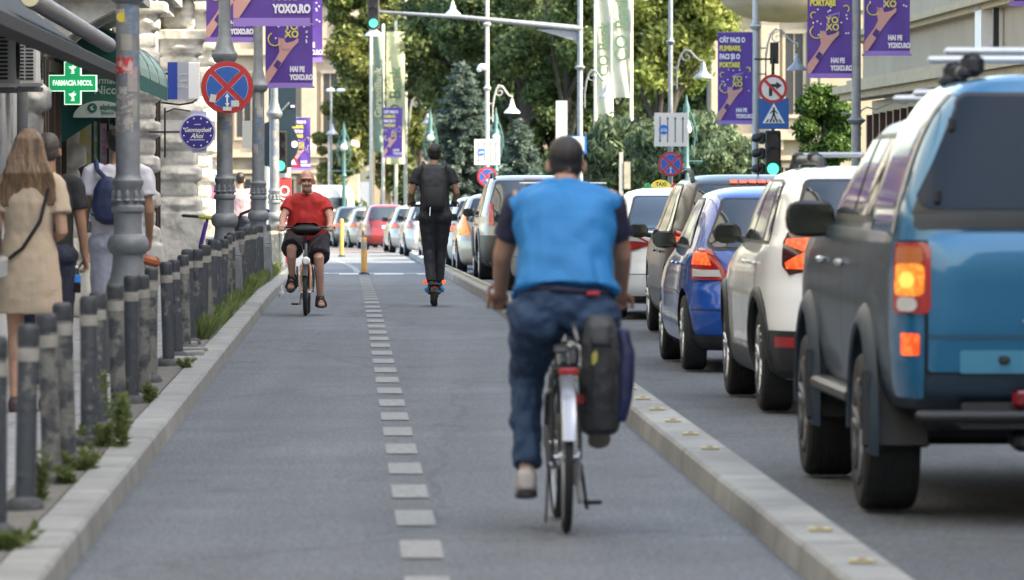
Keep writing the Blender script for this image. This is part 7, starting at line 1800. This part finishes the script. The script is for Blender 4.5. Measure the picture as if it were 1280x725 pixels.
m = MB(); m.loft([ell((0, .075, z), (0, 0, 1), (1, 0, 0), a, b_, 18, 3.2) for z, a, b_ in ((1.22, .1, .03), (1.26, .125, .04), (1.4, .125, .04), (1.44, .1, .03))]); m.build('front_pocket', mat('backpack_black', (1,1,1)), t, 50)
for s in (-1, 1): m = MB(); m.tube([(s*.11, .2, 1.66), (s*.13, .33, 1.745), (s*.14, .43, 1.6), (s*.14, .42, 1.4)], .02, 8); m.build('shoulder_strap', M_black, t, True)
m = MB(); m.tube([(-.05, .04, 1.2), (-.055, .03, 1.1)], .006, 5); m.build('zip_pull', M_chrome, t)

# ---- pedestrians on the left
# woman in a beige dress
WY = 34.3; loc_ = PG(36, WY, .105); J = dict(pelvis=(0, 0, .95), waist=(0, 0, 1.1), chest=(0, .01, 1.28), neck=(0, .02, 1.455), head=(-.0, .05, 1.60),
    shL=(-.165, .01, 1.385), elL=(-.2, -.02, 1.12), wrL=(-.2, .16, .98), shR=(.165, .01, 1.385), elR=(.205, -.04, 1.1), wrR=(.13, .16, 1.05),
    hipL=(-.085, 0, .9), knL=(-.085, .03, .48), anL=(-.085, -.04, .085), hipR=(.085, 0, .9), knR=(.09, .06, .48), anR=(.09, .1, .085))
t, g_ = dress('person', 'woman from behind with long light brown hair in a short beige dress', loc_, .02, J, M_skin, dict(tw=.15, td=.1, sh=.045, el=.037, wr=.024, hip=.085, kn=.052, an=.034), .007, hc=(30, 30))
M_bei = mat('beige_cotton', (.44,.35,.26), .85, 0, .03, 5, .2, bscale=50)
m = MB(); pel = V3(J['pelvis'])
spine(m, [((0, 0, .60), .205, .145), ((0, 0, .64), .208, .15), ((0, 0, .8), .2, .145), ((0, 0, .95), .178, .13), ((0, 0, 1.1), .148, .105), ((0, .0, 1.14), .15, .108), ((0, .01, 1.28), .175, .118), ((0, .01, 1.37), .165, .1), ((0, .02, 1.425), .11, .075), ((0, .02, 1.45), .075, .06)])
for s in 'LR': limb(m, [V3(J['chest']).lerp(V3(J['sh'+s]), .7)+V3((0, 0, .06)), J['sh'+s], V3(J['sh'+s]).lerp(V3(J['el'+s]), .62)], [.06, .064, .076], 16, False)
remesh('dress', m, M_bei, t, .009, 3, .007, 9, 4)
m = MB(); c = V3(J['head'])       # long loose hair
m.ball(c+V3((0, -.02, .03)), (.095, .1, .1), 20, 14); m.loft([ell(c+V3((0, -.045-k, z)), (0, 0, 1), (1, 0, 0), a, b_, 26, 2.2) for z, a, b_, k in ((.06, .085, .07, 0), (-.03, .108, .075, .0), (-.12, .13, .065, .02), (-.22, .148, .052, .04), (-.30, .125, .04, .05), (-.36, .07, .022, .05))])
rr_ = random.Random(4)
for k in range(95):
    x = rr_.uniform(-.135, .135); z1 = -.33-rr_.uniform(-.06, .1)+abs(x)*.55; ph = rr_.uniform(0, 6)
    m.tube([c+V3((x*.25, -.045, .125)), c+V3((x*.5, -.105, .07)), c+V3((x*.85+.01*math.sin(ph), -.125, -.06)), c+V3((x+.016*math.sin(ph+1.5), -.132-.02*rr_.random(), -.14)), c+V3((x*1.08+.022*math.sin(ph+3), -.13, -.22)), c+V3((x*1.12+.026*math.sin(ph+4.4), -.125, (z1-.22)/2-.05)), c+V3((x*1.0+.026*math.sin(ph+6), -.1-.02*rr_.random(), z1))], [.009, .010, .011, .012, .012, .010, .002], 7)
remesh('hair', m, M_hairb, t, .0055, 1, .0015, 60, 2)
for s in 'LR': shoe(t, J['an'+s], (0, 1, 0), mat('dark_ballerina', (.05,.03,.03), .5), mat('pale_sole', (.4,.38,.36), .6), .9)
t.scale = (1.03,)*3
t = thing('shoulder_bag', 'small pale grey handbag on a dark strap carried by the woman in beige', 'handbag', loc_, .02)
m = MB(); m.cbox((-.165, -.07, .90), (.18, .09, .16), Matrix.Rotation(-.3, 3, 'Y'), .03); m.build('bag_body', mat('handbag_grey', (.42,.4,.39), .5, 0, .1, 6), t, 40)
m = MB(); m.tube([(.115, .03, 1.465), (.13, -.09, 1.4), (.08, -.135, 1.2), (-.03, -.15, 1.03), (-.11, -.14, .97)], .012, 6); m.tube([(.115, .03, 1.465), (.1, .13, 1.35), (-.1, .15, 1.05)], .012, 6); m.build('strap', M_black, t, True)

# man in black beside her
DY = 38.8; loc_ = PG(60, DY, .105); J = dict(pelvis=(0, 0, .96), waist=(0, 0, 1.11), chest=(0, 0, 1.3), neck=(0, .01, 1.50), head=(0, .04, 1.66),
    shL=(-.19, 0, 1.43), elL=(-.24, -.01, 1.14), wrL=(-.25, .06, .9), shR=(.185, 0, 1.43), elR=(.235, .0, 1.15), wrR=(.262, .04, .905),
    hipL=(-.09, 0, .91), knL=(-.095, .06, .49), anL=(-.1, .1, .09), hipR=(.09, 0, .91), knR=(.095, .0, .49), anR=(.1, -.08, .1))
t, g_ = dress('person', 'grey haired man in a black T-shirt and dark trousers walking just right of the woman', loc_, .02, J, M_skin2, dict(tw=.16, td=.105), .007, slim=.8, hc=(38, 55), hn=((1, 0, 0), (-.6, -.2, 0)))
torso_cloth(t, J, g_, M_blk, (0, 0, .95), .015, .66, 'tshirt', .01, sl_r=1.3); trousers(t, J, g_, mat('dark_navy_trousers', (.012,.016,.035), .8, 0, .15, 6), (0, 0, 1.0), 1.0, .02, 'trousers', .01, knee_w=.085, ank_w=.075)
short_hair(t, J['head'], (0, 1, 0), mat('greying_hair', (.07,.06,.055), .6, 0, .3, 50), 1.02)
for s in 'LR': shoe(t, J['an'+s], (0, 1, 0), M_black, M_black)
t = thing('drink_bottle', 'small dark drink bottle with a blue label held by the man in black', 'bottle', PX(95, 366, DY))
m = MB(); m.lathe([(.03, 0), (.034, .01), (.034, .09), (.03, .12), (.014, .16), (.013, .175)], (0,0,0), 18); m.build('bottle_body', mat('cola', (.012,.008,.01), .1), t, 40)
m = MB(); m.lathe([(.035, .075), (.035, .125), (.0335, .13)], (0,0,0), 18, 'z', False); m.build('label_band', mat('label_blue', (.02,.2,.55), .4), t); m = MB(); m.lathe([(.015, .175), (.015, .195), (.001, .197)], (0,0,0), 12); m.build('bottle_cap', M_white, t)

# man in white with a navy sling bag
MY = 43; loc_ = PG(147, MY, .105); J = dict(pelvis=(0, 0, 1.0), waist=(0, 0, 1.16), chest=(0, 0, 1.37), neck=(0, .01, 1.585), head=(0, .04, 1.745),
    shL=(-.2, 0, 1.51), elL=(-.255, -.02, 1.2), wrL=(-.28, .04, .96), shR=(.2, 0, 1.51), elR=(.25, -.02, 1.2), wrR=(.245, .1, .98),
    hipL=(-.095, 0, .95), knL=(-.1, .02, .51), anL=(-.105, -.06, .1), hipR=(.095, 0, .95), knR=(.1, .07, .51), anR=(.105, .12, .09))
t, g_ = dress('person', 'tall man in a white T-shirt and pale grey shorts behind the nearest lamp post', loc_, .02, J, M_skin2, dict(tw=.175, td=.115, hip=.095, kn=.06), .007, hc=(38, 50), hn=((1, .3, 0), (-1, .3, 0)))
M_wt = mat('white_cotton', (.55,.54,.6), .85, 0, .05, 5, .2, bscale=50)
torso_cloth(t, J, g_, M_wt, (0, 0, .93), .022, .6, 'tshirt', .012, sl_r=1.4, hem=1.05, seed=7); trousers(t, J, g_, mat('grey_shorts', (.34,.36,.44), .85, 0, .08, 5), (0, 0, 1.04), .98, .025, 'shorts', .009, hemr=.11)
short_hair(t, J['head'], (0, 1, 0), M_hair, 1.03)
for s in 'LR': shoe(t, J['an'+s], (0, 1, 0), mat('light_trainers', (.5,.5,.5), .6), M_white)
t = thing('sling_bag', 'navy sling backpack worn on one shoulder by the man in white', 'backpack', loc_, .02)
m = MB(); m.loft([ell((-.07+k, -.17, z), (0, 0, 1), (1, 0, 0), a, b_, 20, 2.6) for z, a, b_, k in ((1.1, .06, .04, .02), (1.14, .11, .065, .01), (1.25, .125, .07, 0), (1.38, .11, .06, 0), (1.45, .07, .04, 0), (1.48, .03, .02, 0))]); remesh('bag_body', m, mat('bag_navy', (.012,.022,.075), .6, 0, .15, 8), t, .009, 2, .005, 9)
m = MB(); m.tube([(-.07, -.16, 1.45), (-.15, -.13, 1.53), (-.17, .0, 1.6), (-.15, .12, 1.5)], .02, 8); m.tube([(-.1, -.15, 1.14), (-.2, -.06, 1.18), (-.21, .05, 1.2)], .008, 6); m.build('shoulder_strap', mat('bag_navy', (1,1,1)), t, True)
t = thing('pouch', 'small orange brown leather pouch in the right hand of the man in white', 'pouch', PX(188, 326, MY)); m = MB(); m.cbox((0, 0, 0), (.16, .06, .08), Matrix.Rotation(.25, 3, 'Y'), .025); m.build('pouch_body', mat('tan_leather', (.35,.1,.04), .5), t, 40)

# distant pedestrians and a sitting-out area beyond the corner
def walker(label, px, Y, h, top_m, leg_m, skin, hair, ph=.1, face=1, base=.1):
    k = h/1.75; L = lambda *p: tuple(q*k for q in p)
    J = dict(pelvis=L(0, 0, .95), waist=L(0, 0, 1.1), chest=L(0, 0, 1.28), neck=L(0, .01, 1.47), head=L(0, .03, 1.63), shL=L(-.18, 0, 1.4), elL=L(-.22, -.02, 1.12), wrL=L(-.22, .08, .9), shR=L(.18, 0, 1.4), elR=L(.22, .02, 1.12), wrR=L(.22, .14, .92),
        hipL=L(-.09, 0, .9), knL=L(-.09, ph, .48), anL=L(-.09, ph*1.2, .09), hipR=L(.09, 0, .9), knR=L(.09, -ph*.3, .48), anR=L(.09, -ph*1.6, .1))
    t, g_ = dress('person', label, PG(px, Y, base), 0 if face > 0 else math.pi, J, skin, None, .011); torso_cloth(t, J, g_, top_m, L(0, 0, .95), .016, .6, 'top', .008, vox=.014); trousers(t, J, g_, leg_m, L(0, 0, 1.0), 1 if leg_m is not M_shorts else .9, .016, 'legwear', .008, vox=.014); short_hair(t, J['head'], (0, 1, 0), hair, 1.03)
walker('distant passer-by in dark shorts beyond the stone corner on the left', 237, 112, 1.72, mat('pinkish_top', (.4,.25,.24), .8, 0, .1, 4), M_shorts, M_skin, M_hairb)
walker('distant walker in a pale pink shirt beyond the second lamp post', 300, 98, 1.75, mat('pink_shirt', (.42,.3,.34), .8, 0, .1, 4), mat('dark_navy_trousers', (1,1,1)), M_skin, M_hair)

t = thing('plastic_bottle', 'small clear plastic bottle standing at the foot of the left kerb near the red cyclist', 'bottle', PG(352, 71))
m = MB(); m.lathe([(.03, 0), (.033, .01), (.033, .12), (.014, .17), (.013, .2), (.001, .202)], (0,0,0), 14); m.build('bottle_body', mat('clear_plastic', (.4,.42,.42), .2), t, 40)
m = MB(); m.lathe([(.0335, .05), (.0335, .09)], (0,0,0), 14, 'z', False); m.build('label_band', M_s2, t, fix=False)
